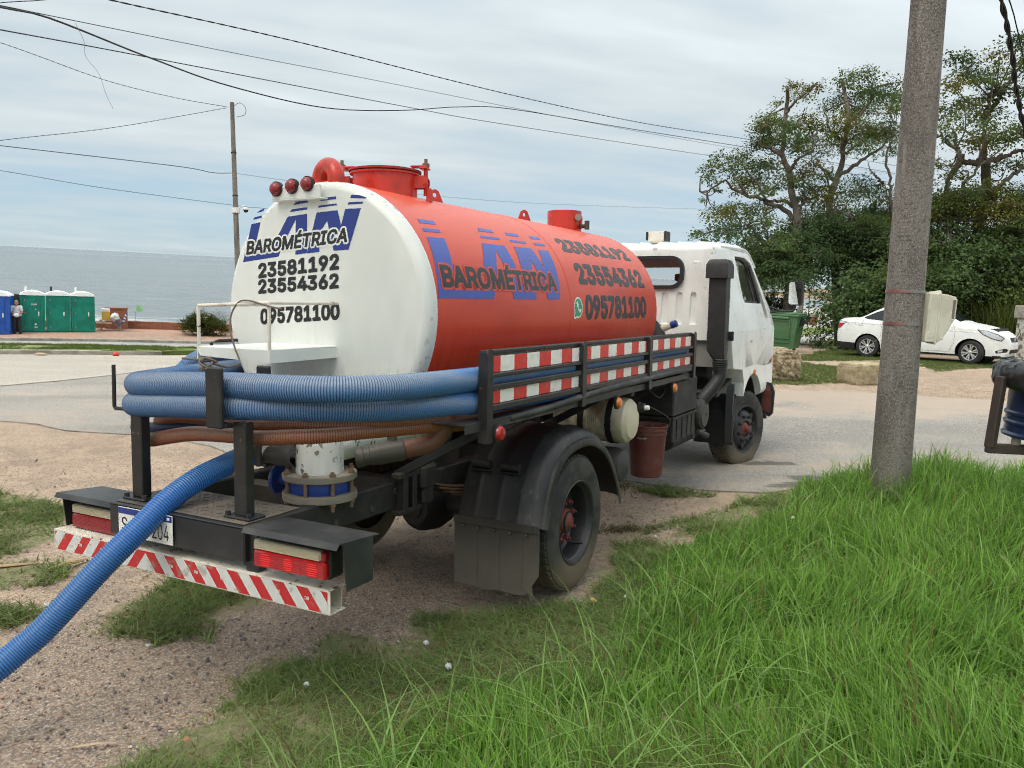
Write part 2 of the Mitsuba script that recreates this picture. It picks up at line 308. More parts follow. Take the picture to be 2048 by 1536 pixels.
far = jag([(24, 17), (9, 14.5), (7.6, 14.45), (6.6, 14.85), (5.5, 14.85), (4.6, 14.75), (3, 15.4), (0, 18), (-2, 23), (-3, 30), (-5, 36), (-10, 38), (-13.0, 34.8)], .18, .5, 4)
seam = [(-13.0, 34.8), (-10.9, 25.6), (-10.0, 20.6), (-9.85, 17.8), (-10.1, 16.0), (-16, 14.0), (-25, 17.6)]
road_poly = Polygon(edge + far + [(-10.9, 25.6), (-10.0, 20.6), (-9.85, 17.8), (-10.1, 16.0), (-16, 14.4), (-25, 18.0), (-40, 26)]).buffer(0)
FARL = LineString(far[:60])
def road_uv(v):
    pts = v[:, :2]; d = np.array([FARL.distance(Point(p)) for p in pts]) if len(pts) < 60000 else np.full(len(pts), 9.0)
    s = np.clip(1 - d / 3.0, 0, 1) * (pts[:, 0] > -1)
    wet = [Polygon([(2.30, 8.55), (2.62, 8.42), (3.02, 8.50), (3.0, 8.70), (2.6, 8.72)]), Polygon([(2.62, 7.85), (3.3, 7.75), (3.3, 7.30), (2.55, 7.12), (2.30, 7.30), (2.75, 7.55)])]
    w = np.zeros(len(pts))
    for k, g in enumerate(wet): w = np.maximum(w, .75 * inside(g, pts[:, 0], pts[:, 1], .06, k))
    return np.stack([s, w], 1)
nearp = road_poly.intersection(sbox(-1, 6, 6, 10)); farp = road_poly.difference(sbox(-1, 6, 6, 10))
m1, u1 = drape(nearp, .014, .07, .02, road_uv); m2, u2 = drape(farp, .014, .55, .03, road_uv)
structure('road', cat(m1, m2), 'm_asphalt', np.vstack([u1, u2]))
m, u = drape(Polygon(seam + [(-40, 26.3), (-40, 26.6), (-20.27, 32.53), (-14.5, 34.28)]).buffer(0), .03, .9)
structure('pale_road', m, 'm_asphalt_pale', u)
m, u = drape(Polygon([(11.4, 32.4), (13, 32.3), (22, 36), (40, 58), (36, 76), (23.5, 61), (19.8, 54), (18, 52), (14, 51), (2, 44), (3, 33)]).buffer(0), .05, 2.0)
structure('side_road', m, 'm_asphalt_far', u)
K2 = [(-48, 31.2), (-24.97, 40.11), (-15.33, 43.85), (0, 50.5), (15, 61), (28, 88), (40, 117), (54, 149), (75.6, 194), (110, 262)]
NE = [(92, 225), (60, 148), (41, 105), (27.6, 75.4), (23, 66.9), (17, 56), (5, 45.5), (-14, 38.2), (-16.8, 38.1), (-19.7, 37.5), (-22.7, 36.5), (-48, 27)]
m, u = drape(Polygon(K2 + NE).buffer(0), .05, 2.0); structure('coast_road', m, 'm_asphalt_far', u)
# kerbs in stones, raised median and promenade
mat('m_kerb', proc(lambda p, n, uv: mix((.36, .34, .29), (.24, .22, .185), smoothstep(.35, .7, fbm(p.x * 3, p.y * 3, p.z * 5, 4)))), .9, 0, .2)
def paving_c(p, n, uv):
    a = fbm(p.x * .8, p.y * .8, 1.0, 4); b = fbm(p.x * 9, p.y * 9, 3.0, 3)
    return mix(mix((.33, .20, .145), (.27, .185, .145), smoothstep(.4, .65, a)), (.38, .30, .24), .6 * smoothstep(.5, .75, b))
mat('m_paving', proc(paving_c), .9, 0, .2)
mat('m_far_grass', proc(lambda p, n, uv: mix(mix((.075, .125, .030), (.115, .155, .045), smoothstep(.35, .65, fbm(p.x * 2, p.y * 2, 1.0, 4))), (.26, .22, .13), .8 * smoothstep(.56, .72, fbm(p.x * 1.1, p.y * 1.1, 5.0, 4)))), .9, 0, .15)
def kerb(key, line, h, stone):
    put(key, drape(LineString(line).buffer(.10, cap_style=2).intersection(sbox(-60, 0, 200, 300)), h - .03, 1.2, .1)[0], 'm_kerb'); tag(key, kind='structure')
    l = LineString(line); n = int(min(l.length, 60) / stone)
    for k in range(n):
        a = np.array(l.interpolate(k * stone + .02).coords[0]); b = np.array(l.interpolate((k + 1) * stone - .02).coords[0])
        if b[0] > 4 or a[0] < -30: continue
        za, zb = gz(a[0], a[1]), gz(b[0], b[1])
        put(f'{key}__kerbstone', bar((*a, float(za) + h / 2 - .04), (*b, float(zb) + h / 2 - .04), .24, h + .08, b=.02), 'm_kerb')
K1 = [(-42, 25.95), (-20.27, 32.53), (-14.6, 34.25)]
kerb('near_kerb', K1, .21, 2.4); kerb('far_kerb', K2[:4], .20, 3.0)
med = Polygon([(-42, 26.05), (-20.27, 32.63), (-14.5, 34.38), (-13.4, 35.5), (-13.4, 37.2), (-14.5, 38.2), (-16.8, 38.1), (-19.7, 37.5), (-22.7, 36.5), (-42, 29.2)])
m, u = drape(med, .19, 1.0, .3); structure('median', m, 'm_far_grass', u)
prom = Polygon(K2[:9] + [(x * 1 - 3.1 - max(0, (y - 90)) * .05, y + 8.2 + max(0, y - 60) * .03) for x, y in K2[:9][::-1]]).buffer(0)
m, u = drape(prom, .19, 1.5, .3); structure('promenade', m, 'm_paving', u)
for k, g in enumerate(LAWN[3:]):
    m, u = drape(g, .10, 2.0); structure(nk('far_lawn'), m, 'm_far_grass', u) if False else (put('far_lawn', m, 'm_far_grass'), tag('far_lawn', kind='structure'))
m, u = drape(Polygon([(30, 100), (60, 165), (105, 262), (98, 268), (50, 170), (22, 105)]), .35, 4.0, .3); structure('sandy_verge', m, 'm_asphalt_pale', u)
# sea: one wavy sheet, fine near the shore
XS = np.concatenate([-np.geomspace(30000, 160, 60), np.linspace(-150, 200, 140), np.geomspace(210, 30000, 60)]); YS = np.concatenate([np.linspace(40, 220, 140), np.geomspace(224, 40000, 120)])
a, b = np.meshgrid(XS, YS, indexing='ij'); fade = np.clip(1 - b / 260, 0, 1)
zz = SEA + fade * .10 * (meshkit.fbm(np.stack([a * .12, b * .55, 0 * a], -1), 3) - .5)
ni, nj = a.shape; i, j = np.meshgrid(np.arange(ni - 1), np.arange(nj - 1), indexing='ij'); q = np.stack([i * nj + j, (i + 1) * nj + j, (i + 1) * nj + j + 1, i * nj + j + 1], -1).reshape(-1, 4)
def sea_c(p, n, uv):
    d = p.y; s = fbm(p.x * .02, p.y * .16, 1.0, 4); w = fbm(p.x * .35, p.y * 2.2, 2.0, 4); l = fbm(p.x * .004, p.y * .0011, 2.0, 3)
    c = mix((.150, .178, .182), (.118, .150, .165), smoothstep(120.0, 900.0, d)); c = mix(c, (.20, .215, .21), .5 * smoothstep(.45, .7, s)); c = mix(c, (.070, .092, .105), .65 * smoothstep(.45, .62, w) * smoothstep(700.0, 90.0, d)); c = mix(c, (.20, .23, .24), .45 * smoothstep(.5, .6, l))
    foam = smoothstep(.56, .66, fbm(p.x * .10, p.y * 1.0, 7.0, 4)) * smoothstep(118.0, 98.0, d + p.x * .0 + 8 * l)
    return mix(c, (.66, .66, .64), foam * .8)
def sea_h(p, n, uv):
    return (.35 * fbm(p.x * .30, p.y * 1.1, 3.0, 4) + .05 * fbm(p.x * 2.4, p.y * 5.0, 1.0, 3)) * smoothstep(700.0, 120.0, p.y)
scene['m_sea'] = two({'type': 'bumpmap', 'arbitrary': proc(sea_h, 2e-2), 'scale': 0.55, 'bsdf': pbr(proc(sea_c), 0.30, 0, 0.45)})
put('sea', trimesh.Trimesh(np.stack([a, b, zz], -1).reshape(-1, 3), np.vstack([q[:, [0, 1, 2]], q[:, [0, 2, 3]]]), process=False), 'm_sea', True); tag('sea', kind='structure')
# the far shore of the bay, right: a low rocky rise with scrub
t = np.linspace(0, 1, 220); s = np.linspace(0, 1, 24); tt_, ss_ = np.meshgrid(t, s, indexing='ij')
bx = 150 + tt_ * 520; by = 560 - tt_ * 120 + ss_ * 160; prof_ = np.sin(np.clip(ss_, 0, 1) * PI) ** .6
hh = SEA - .6 + prof_ * (7.5 + 5 * meshkit.fbm(np.stack([tt_ * 14, ss_ * 3, 0 * tt_], -1), 4)) * np.clip(tt_ / .16, 0, 1) * np.clip(.55 + tt_, 0, 1.3)
ni, nj = bx.shape; i, j = np.meshgrid(np.arange(ni - 1), np.arange(nj - 1), indexing='ij'); q = np.stack([i * nj + j, (i + 1) * nj + j, (i + 1) * nj + j + 1, i * nj + j + 1], -1).reshape(-1, 4)
mat('m_far_shore', proc(lambda p, n, uv: mix(mix((.34, .22, .17), (.24, .18, .13), smoothstep(.4, .6, fbm(p.x * .06, p.y * .06, p.z * .4, 4))), (.05, .06, .03), smoothstep(.48, .62, fbm(p.x * .09, p.y * .05, 4.0, 4)))), .95, 0, .1)
put('far_shore', trimesh.Trimesh(np.stack([bx, by, hh], -1).reshape(-1, 3), np.vstack([q[:, [0, 1, 2]], q[:, [0, 2, 3]]]), process=False), 'm_far_shore', True); tag('far_shore', kind='structure')

# ---- the tank truck --------------------------------------------------------
# local frame: x to the truck's right, y forward from the rear bumper, z up from the ground
TM = np.array([[0.88346969, 0.46716304, -0.03521358, -1.39580196], [-0.46598036, 0.88402144, 0.0369918, 3.44901402],
               [0.04841076, -0.0162723, 0.99869495, 0.02065658], [0, 0, 0, 1]])
TI = np.linalg.inv(TM).tolist()
def tloc(p):
    """world point -> truck point, in textures"""
    return [p.x * TI[i][0] + p.y * TI[i][1] + p.z * TI[i][2] + TI[i][3] for i in range(3)]
def tz(p): return tloc(p)[2]

def white_tank_c(p, n, uv):
    x, y, z = tloc(p)
    r = dr.sqrt(x * x + dr.square(z - 1.634))
    a = fbm(x * 3, y * 3, z * 1.2, 4); g = fbm(x * 40, y * 40, z * 6, 3)
    c = mix((0.70, 0.715, 0.68), (0.60, 0.625, 0.59), smoothstep(0.45, 0.75, a))
    c = mix(c, (0.52, 0.50, 0.43), 0.30 * smoothstep(0.58, 0.8, g) * smoothstep(1.9, 1.2, z))
    chip = smoothstep(0.665, 0.70, fbm(x * 26, y * 60, z * 26, 4)) * smoothstep(0.652, 0.672, r) * smoothstep(0.1, 0.6, fbm(x * 4, y * 4, z * 4 + 5, 2) - smoothstep(1.2, 2.0, z) * 0.3)
    return mix(c, (0.10, 0.08, 0.06), chip * 0.85)
scene['m_white_tank'] = two(pbr(proc(white_tank_c), 0.30, 0, 0.5, 0.25, 0.85))
def red_c(p, n, uv):
    x, y, z = tloc(p)
    a = fbm(x * 2.2, y * 1.4, z * 2.2, 4); s = fbm(y * 30, x * 3, z * 2.0, 3)
    c = mix((0.58, 0.050, 0.016), (0.50, 0.036, 0.012), smoothstep(0.35, 0.7, a))
    c = mix(c, (0.66, 0.14, 0.085), 0.55 * smoothstep(1.75, 2.25, z) * (0.6 + 0.4 * a))       # sky sheen painted into the top, along with sun chalking
    c = mix(c, (0.30, 0.03, 0.012), 0.35 * smoothstep(0.58, 0.75, s) * smoothstep(1.7, 1.2, z))
    line = smoothstep(0.735, 0.745, fbm(y * 9 + z * 2, z * 55, x * 9, 2)) * 0.0
    return mix(c, (0.8, 0.4, 0.3), line)
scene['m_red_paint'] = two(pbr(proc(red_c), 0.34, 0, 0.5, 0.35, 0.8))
mat('m_red_fitting', proc(lambda p, n, uv: mix((0.52, 0.030, 0.012), (0.32, 0.022, 0.012), smoothstep(0.45, 0.75, fbm(p.x * 9, p.y * 9, p.z * 9, 3)))), 0.32, 0, 0.5, 0.3)
mat('m_red_rust', dusty((0.34, 0.022, 0.012), (0.10, 0.035, 0.02), 0.8, 14, 0.4, 0.7), 0.5)
mat('m_blue_print', (0.022, 0.042, 0.215), 0.42, 0, 0.4)
mat('m_blue_print_side', (0.040, 0.075, 0.35), 0.32, 0, 0.5, 0.25)
mat('m_black_print', (0.012, 0.012, 0.014), 0.35, 0, 0.5, 0.3)
mat('m_white_print', (0.72, 0.73, 0.70), 0.35)
mat('m_green_print', (0.03, 0.30, 0.12), 0.35)
mat('m_black_steel', dusty((0.020, 0.021, 0.023), (0.15, 0.14, 0.125), 0.55, 5, 0.42, 0.85), 0.48)
mat('m_black_clean', dusty((0.013, 0.013, 0.014), (0.09, 0.085, 0.075), 0.35, 9, 0.5, 0.85, (0.11, 0.06, 0.03)), 0.4)
mat('m_chassis', dusty((0.014, 0.013, 0.013), (0.105, 0.085, 0.065), 0.55, 7, 0.35, 0.8), 0.62)
mat('m_deck', dusty((0.05, 0.046, 0.042), (0.20, 0.165, 0.125), 0.8, 6, 0.3, 0.7), 0.65)
mat('m_rust', dusty((0.16, 0.10, 0.06), (0.26, 0.20, 0.14), 0.6, 12, 0.35, 0.7), 0.75)
mat('m_spring', dusty((0.10, 0.05, 0.028), (0.15, 0.11, 0.075), 0.6, 12, 0.35, 0.7), 0.7)
mat('m_zinc', dusty((0.28, 0.27, 0.24), (0.2, 0.17, 0.13), 0.6, 10, 0.35, 0.7), 0.45, 0.4)
mat('m_flange', dusty((0.20, 0.175, 0.14), (0.30, 0.26, 0.20), 0.7, 10, 0.3, 0.7), 0.7)
mat('m_blue_valve', dusty((0.015, 0.045, 0.22), (0.13, 0.12, 0.11), 0.35, 9), 0.4)
mat('m_grease', (0.07, 0.065, 0.055), 0.5, 0.3)
mat('m_brown_pipe', dusty((0.13, 0.055, 0.03), (0.2, 0.16, 0.12), 0.4, 10), 0.5)
mat('m_hub_red', dusty((0.17, 0.032, 0.022), (0.14, 0.095, 0.07), 0.85, 14, 0.4, 0.75), 0.6)
def tyre_c(p, n, uv):
    z = tz(p); a = fbm(p.x * 9, p.y * 9, p.z * 9, 4)
    mud = smoothstep(0.34, 0.10, z + 0.18 * (a - 0.5)) * smoothstep(0.25, 0.6, a + 0.15)
    return mix(mix((0.020, 0.020, 0.020), (0.052, 0.048, 0.042), smoothstep(0.35, 0.7, a)), (0.17, 0.135, 0.088), 0.75 * mud)
mat('m_tyre', proc(tyre_c), 0.72)
mat('m_rim', dusty((0.020, 0.020, 0.022), (0.12, 0.10, 0.085), 0.4, 9, 0.4, 0.8), 0.42)
def guard_c(p, n, uv):
    z = tz(p); a = fbm(p.x * 5, p.y * 5, p.z * 2.0, 4); g = fbm(p.x * 60, p.y * 60, p.z * 7, 3)
    c = mix((0.014, 0.014, 0.015), (0.040, 0.038, 0.036), smoothstep(0.45, 0.75, a))
    c = mix(c, (0.10, 0.092, 0.08), 0.55 * smoothstep(0.60, 0.78, g) * smoothstep(0.35, 0.65, a))
    return mix(c, (0.19, 0.165, 0.135), 0.72 * smoothstep(0.62, 0.22, z) * (0.55 + 0.45 * a))
mat('m_guard', proc(guard_c), 0.46)
def retro_c(p, n, uv):
    x, y, z = tloc(p); g = fbm(p.x * 30, p.y * 30, p.z * 30, 3)
    s = dr.floor((y - 0.93) / 0.141); odd = dr.abs(s - 2 * dr.floor(s / 2)) > 0.5
    c = dr.select(odd, mi.Color3f(0.78, 0.76, 0.70), mi.Color3f(0.62, 0.025, 0.018))
    return mix(c, (0.30, 0.25, 0.2), 0.25 * smoothstep(0.5, 0.8, g))
mat('m_retro', proc(retro_c), 0.35)
def bumper_c(p, n, uv):
    a = fbm(p.x * 45, p.y * 45, p.z * 45, 4); b = fbm(p.x * 6, p.y * 6, p.z * 6, 3)
    c = mix((0.70, 0.66, 0.58), (0.52, 0.46, 0.37), smoothstep(0.4, 0.7, b))
    return mix(c, (0.12, 0.055, 0.03), smoothstep(0.64, 0.70, a) * smoothstep(0.35, 0.6, b))
mat('m_bumper', proc(bumper_c), 0.55)
def tape(c):
    def fn(p, n, uv):
        a = fbm(p.x * 30, p.y * 30, p.z * 30, 4); s = 0.5 + 0.5 * dr.sin((p.x + p.z) * 700)
        return mix(mix(c, (0.8 * c[0] + .02, 0.8 * c[1] + .02, 0.8 * c[2] + .02), 0.5 * s), (0.30, 0.26, 0.21), 0.6 * smoothstep(0.58, 0.75, a))
    return proc(fn)
mat('m_tape_red', tape((0.52, 0.022, 0.025)), 0.4)
mat('m_tape_white', tape((0.62, 0.64, 0.62)), 0.4)
def cab_c(p, n, uv):
    x, y, z = tloc(p); a = fbm(x * 4, y * 4, z * 2, 4); g = fbm(x * 50, y * 50, z * 9, 3)
    c = mix((0.80, 0.81, 0.79), (0.70, 0.71, 0.68), smoothstep(0.4, 0.75, a))
    c = mix(c, (0.46, 0.42, 0.35), 0.40 * smoothstep(0.55, 0.8, g) * smoothstep(2.0, 1.0, z))
    return mix(c, (0.16, 0.12, 0.09), smoothstep(0.70, 0.73, fbm(x * 22, y * 22, z * 22, 3)) * 0.6 * smoothstep(0.5, 0.65, a))
mat('m_cab', proc(cab_c), 0.26, 0, 0.5, 0.5, coatg=0.92)
mat('m_rubber', (0.016, 0.016, 0.016), 0.55)
mat('m_plastic_black', dusty((0.018, 0.018, 0.019), (0.07, 0.065, 0.06), 0.4, 12, 0.45, 0.8), 0.5)
mat('m_plastic_grey', dusty((0.045, 0.042, 0.040), (0.16, 0.14, 0.115), 0.55, 9, 0.35, 0.75), 0.6)
mat('m_interior', (0.24, 0.235, 0.22), 0.7)
mat('m_sticker_orange', (0.62, 0.17, 0.05), 0.5)
mat('m_chrome', (0.75, 0.75, 0.75), 0.12, 1.0)
mat('m_steel_grey', (0.42, 0.42, 0.41), 0.35, 0.7)
scene['m_mirror'] = {'type': 'conductor', 'material': 'Ag'}
scene['m_glass'] = {'type': 'thindielectric', 'int_ior': 1.5}
mat('m_lamp_red', (0.36, 0.008, 0.012), 0.12, 0, 0.6, 0.6)
mat('m_lamp_dark', (0.22, 0.006, 0.010), 0.15, 0, 0.6, 0.6)
mat('m_lamp_clear', (0.42, 0.38, 0.26), 0.2, 0, 0.6, 0.6)
mat('m_lamp_amber', (0.70, 0.17, 0.015), 0.15, 0, 0.6, 0.6)
scene['m_lit_red'] = two(pbr((0.5, 0.02, 0.02), 0.2))
def drum_c(p, n, uv):
    x, y, z = tloc(p); a = fbm(x * 9, y * 7, z * 5, 4)
    return mix((0.62, 0.545, 0.40), (0.20, 0.115, 0.06), 0.9 * smoothstep(0.36, 0.66, a + 0.25 * (z - 0.9)) * smoothstep(1.06, 0.72, x))
mat('m_drum', proc(drum_c), 0.38)
def hose(c, dust, groove):
    def fn(p, n, uv):
        a = fbm(uv.x * 3.0, uv.y * 3, 2.0, 4); ph = uv.x * (1 / 0.0108); f = ph - dr.floor(ph)
        k = smoothstep(0.30, 0.10, dr.abs(f - 0.5))                     # groove between two ribs
        q = mix(c, dust, 0.75 * smoothstep(0.28, 0.66, a) * smoothstep(-0.6, 0.6, n.z))
        return mix(q, groove, 0.8 * k)
    return proc(fn)
mat('m_hose_blue', hose((0.075, 0.195, 0.42), (0.25, 0.295, 0.34), (0.012, 0.038, 0.105)), 0.36)
mat('m_hose_clean', hose((0.022, 0.160, 0.52), (0.05, 0.18, 0.42), (0.012, 0.022, 0.05)), 0.34)
mat('m_hose_dark', hose((0.015, 0.04, 0.12), (0.05, 0.06, 0.09), (0.004, 0.01, 0.03)), 0.4)
mat('m_hose_orange', hose((0.31, 0.105, 0.05), (0.26, 0.16, 0.11), (0.07, 0.022, 0.012)), 0.42)
mat('m_bucket', dusty((0.105, 0.025, 0.020), (0.24, 0.14, 0.115), 0.6, 9, 0.4, 0.75), 0.55)

truck = thing('tank_truck', 'white cab septic tank truck with long red tank and lettering, parked on the verge', 'truck')
def P(name, mesh, mt, smooth=False, label=None, uv=None):
    return put(f'{truck}__{name}', mesh, mt, smooth, TM, uv=uv, label=label)

# tank
RT, ZT = 0.676, 1.634
arc = [(RT - 0.055 + 0.055 * math.sin(t), 0.985 - 0.055 * math.cos(t)) for t in np.linspace(0.15, PI / 2, 9)]
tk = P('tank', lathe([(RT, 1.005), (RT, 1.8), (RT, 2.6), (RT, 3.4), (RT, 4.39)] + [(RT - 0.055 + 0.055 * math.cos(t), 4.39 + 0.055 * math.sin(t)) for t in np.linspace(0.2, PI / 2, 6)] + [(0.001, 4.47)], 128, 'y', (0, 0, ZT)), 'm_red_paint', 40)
HD = lambda r: 0.930 - 0.010 * (1 - np.clip(r / 0.62, 0, 1) ** 2)
P('tank__head', lathe([(0.001, HD(0)), (0.2, HD(.2)), (0.4, HD(.4)), (0.55, HD(.55))] + arc + [(RT + 0.0015, 1.000), (RT + 0.0015, 1.012)], 128, 'y', (0, 0, ZT)), 'm_white_tank', 40, 'white painted rear head of the tank')
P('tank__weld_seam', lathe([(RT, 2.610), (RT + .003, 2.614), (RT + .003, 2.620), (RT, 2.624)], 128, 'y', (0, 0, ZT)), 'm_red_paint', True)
# saddles under the tank
for y in (1.45, 2.6, 3.8):
    P('tank__saddle', prism(Polygon([(-.42, .80), (.42, .80), (.62, 1.42), (.5, 1.42)] + [(.655 * math.cos(t), ZT + .69 * math.sin(t)) for t in np.linspace(-0.65, -PI + 0.65, 14)] + [(-.62, 1.42)]).buffer(0), y - .03, y + .03, 'y'), 'm_black_steel')
# manhole
mh = P('tank__manhole', lathe([(0.183, 2.24), (0.183, 2.408), (0.199, 2.410), (0.199, 2.420), (0.0, 2.420)], 56, 'z', (0, 1.49, 0)), 'm_red_fitting', 30)
P('tank__manhole_lid', lathe([(0.204, 2.424), (0.207, 2.427), (0.207, 2.436), (0.18, 2.442), (0.0, 2.448)], 56, 'z', (0, 1.49, 0)), 'm_red_rust', 30)
for a in (0.33, 3.45, 1.9):
    c, s = math.cos(a), math.sin(a); Rm = np.array([[c, -s, 0], [s, c, 0], [0, 0, 1]])
    g = []
    for e in (-1, 1):
        q = prism(Polygon([(.19, 2.40), (.25, 2.40), (.265, 2.42), (.265, 2.45), (.25, 2.47), (.19, 2.47)]), e * .030 - .005, e * .030 + .005, 'y'); g.append(q)
    g += [box(.05, .075, .012, (.243, 0, 2.512)), box(.09, .05, .012, (.21, 0, 2.523)), cyl((.25, 0, 2.36), (.25, 0, 2.50), .012, 10), box(.03, .05, .09, (.272, 0, 2.36), .01), cyl((.25, -.045, 2.43), (.25, .045, 2.43), .011, 10)]
    m = cat(g); m.apply_transform(M4(Rm, (-.012, 1.49, -.064)))
    P('tank__manhole_clamp', m, 'm_red_fitting')
    m = cat(cyl((.25, 0, 2.50), (.25, 0, 2.565), .010, 10), lathe([(.0, 2.520), (.022, 2.520), (.022, 2.54), (0, 2.54)], 6, 'z', (.25, 0, 0))); m.apply_transform(M4(Rm, (-.012, 1.49, -.064)))
    P('tank__clamp_bolt', m, 'm_rust')
# bent vent pipe, lugs, second dome
th = np.linspace(-0.35, PI + 0.35, 30)
P('tank__vent_pipe', tube(np.stack([-0.030 - 0.080 * np.cos(th), 1.035 + 0.030 * np.cos(th), 2.325 + 0.074 * np.sin(th)], 1), 0.044, 20), 'm_red_fitting', True)
for y in (2.0, 3.22):
    lug = Polygon([(-.055, 2.28), (.055, 2.28), (.055, 2.31), (.022, 2.385), (0, 2.395), (-.022, 2.385), (-.055, 2.31)]).buffer(.004).difference(Point(0, 2.362).buffer(.014))
    m = prism(lug, -.007, .007, 'y'); m.apply_transform(M4(R3('z', 55))); m.apply_translation((0, y, 0))
    P('tank__lifting_lug', m, 'm_red_fitting')
P('tank__dome', lathe([(.141, 2.24), (.141, 2.452), (.138, 2.458), (.0, 2.46)], 44, 'z', (.01, 3.93, 0)), 'm_red_fitting', 35)
P('tank__relief_valve', cat(tube([(.13, 3.93, 2.33), (.20, 3.9, 2.33), (.23, 3.89, 2.335), (.23, 3.89, 2.36)], .016, 10), cyl((.235, 3.88, 2.30), (.235, 3.88, 2.37), .02, 10)), 'm_grease', 40)
P('tank__pressure_gauge', cat(cyl((.145, 3.90, 2.40), (.165, 3.86, 2.40), .028, 20)), 'm_zinc')
P('tank__valve_pipe', tube([(.14, 3.94, 2.43), (.155, 3.94, 2.40), (.155, 3.93, 2.32), (.19, 3.9, 2.325)], .014, 10), 'm_red_fitting', True)
# marker lamps on the brow
P('tank__lamp_bracket', cat(boxe(-.285, .045, .885, .897, 2.215, 2.285), boxe(-.285, .06, .885, .96, 2.210, 2.217)), 'm_white_tank')
for x, zz in ((-.246, 2.272), (-.138, 2.281), (-.034, 2.288)):
    P('tank__marker_lamp', lathe([(0, -.052), (.018, -.050), (.028, -.042), (.034, -.028), (.036, -.01)], 28, 'y', (x, .90, zz)), 'm_lamp_dark', 40, 'round dark red marker lamp')
    P('tank__lamp_base', lathe([(.037, -.022), (.039, -.02), (.039, .0), (.0, .0)], 28, 'y', (x, .895, zz)), 'm_rubber', 40)

# the sign work: flat polygons laid on the head (u = x, v = z) and on the shell (u = y, v = arc length from the top)
def head_fn(off):
    return lambda u, v: np.stack([u, HD(np.hypot(u, v - ZT)) - off, v], 1)
def shell_fn(off):
    return lambda u, v: np.stack([(RT + off) * np.sin(v / RT), u, ZT + (RT + off) * np.cos(v / RT)], 1)
def on_head(poly, off): return sheet(poly, head_fn(off), 0.06)
def on_shell(poly, off): return sheet(poly, shell_fn(off), 0.03)
def ploy(*ps): return unary_union([Polygon(p).buffer(0) for p in ps])
def face(cx, cy):
    return None
REAR_LOGO=[[(-0.475,2.102),(-0.409,2.111),(-0.463,1.938),(-0.263,1.953),(-0.277,1.925),(-0.542,1.898)],[(-0.212,2.133),(-0.078,2.143),(-0.077,1.941),(-0.157,1.933),(-0.155,2.117),(-0.205,2.044),(-0.271,1.955),(-0.334,1.956),(-0.28,2.036)],[(-0.014,2.147),(0.124,2.154),(0.147,2.078),(0.173,2.158),(0.271,2.159),(0.196,1.954),(0.101,1.95),(0.057,2.102),(0.01,2.048),(0.006,1.945),(-0.078,1.939)],[(-0.412,2.174),(-0.376,2.183),(-0.385,2.168),(-0.436,2.159)],[(-0.452,2.138),(-0.395,2.146),(-0.402,2.133),(-0.465,2.124)],[(-0.155,2.208),(-0.071,2.215),(-0.073,2.201),(-0.173,2.191)],[(-0.183,2.17),(-0.076,2.177),(-0.078,2.165),(-0.198,2.156)],[(0.018,2.219),(0.111,2.224),(0.114,2.21),(0.01,2.205)],[(0.003,2.182),(0.117,2.188),(0.119,2.179),(-0.006,2.171)],[(0.211,2.227),(0.26,2.223),(0.31,2.209),(0.296,2.206),(0.203,2.211)],[(0.192,2.191),(0.286,2.19),(0.28,2.18),(0.188,2.179)]]
SIDE_LOGO=[[(1.093,0.648),(1.262,0.641),(1.222,0.802),(1.179,0.936),(1.611,0.929),(1.585,0.977),(1.026,0.98),(1.052,0.835)],[(1.655,0.638),(1.921,0.635),(1.936,0.78),(1.967,0.938),(1.963,0.974),(1.815,0.976),(1.811,0.923),(1.776,0.677),(1.703,0.777),(1.612,0.927),(1.499,0.929),(1.552,0.785)],[(2.044,0.631),(2.284,0.626),(2.322,0.759),(2.38,0.628),(2.528,0.626),(2.505,0.741),(2.467,0.919),(2.447,0.97),(2.272,0.972),(2.261,0.918),(2.175,0.715),(2.147,0.786),(2.121,0.928),(2.111,0.973),(1.963,0.974),(1.975,0.891)],[(1.127,0.523),(1.279,0.519),(1.278,0.547),(1.12,0.554)],[(1.108,0.589),(1.271,0.584),(1.263,0.605),(1.099,0.614)],[(1.746,0.514),(1.907,0.509),(1.907,0.537),(1.725,0.542)],[(1.699,0.579),(1.922,0.574),(1.916,0.593),(1.682,0.599)],[(2.07,0.512),(2.235,0.506),(2.234,0.535),(2.067,0.539)],[(2.053,0.575),(2.259,0.571),(2.264,0.59),(2.048,0.596)],[(2.405,0.506),(2.556,0.5),(2.546,0.529),(2.396,0.533)],[(2.388,0.57),(2.543,0.566),(2.536,0.587),(2.381,0.591)]]
def line_fit(s, a, b, h, shear=0.0):
    """lettering from baseline point a to baseline point b"""
    (x0, y0), (x1, y1) = a, b; g = text_fit(s, 0, 1, 0, 1, True, 0)
    return affinity.affine_transform(g, [x1 - x0, shear * h, y1 - y0, h, x0, y0])
def flipv(g): return affinity.scale(g, 1, -1, origin=(0, 0))
baro = line_fit('BAROM\u00c9TRICA', (-.513, 1.941), (.187, 1.996), .066, .16)
P('tank__emblem', on_head(ploy(*REAR_LOGO), .0016), 'm_blue_print', False, 'blue letters LAN with split tops on the white head')
P('tank__word_outline', on_head(baro.buffer(.011, quad_segs=3), .0028), 'm_white_print')
P('tank__word', on_head(baro.buffer(.0022), .0040), 'm_black_print', False, 'black word across the blue letters on the white head')
for s, a, b, h in (('23581192', (-.423, 1.815), (.132, 1.860), .070), ('23554362', (-.424, 1.731), (.131, 1.764), .067), ('095781100', (-.411, 1.566), (.136, 1.606), .074)):
    P('tank__phone_number', on_head(line_fit(s, a, b, h).buffer(.0038), .0016), 'm_black_print')
def side_line(s, a, b, h, shear=0.0):
    return flipv(line_fit(s, (a[0], -a[1]), (b[0], -b[1]), h, shear))
baro = side_line('BAROM\u00c9TRICA', (1.085, .917), (2.425, .911), .104, .08)
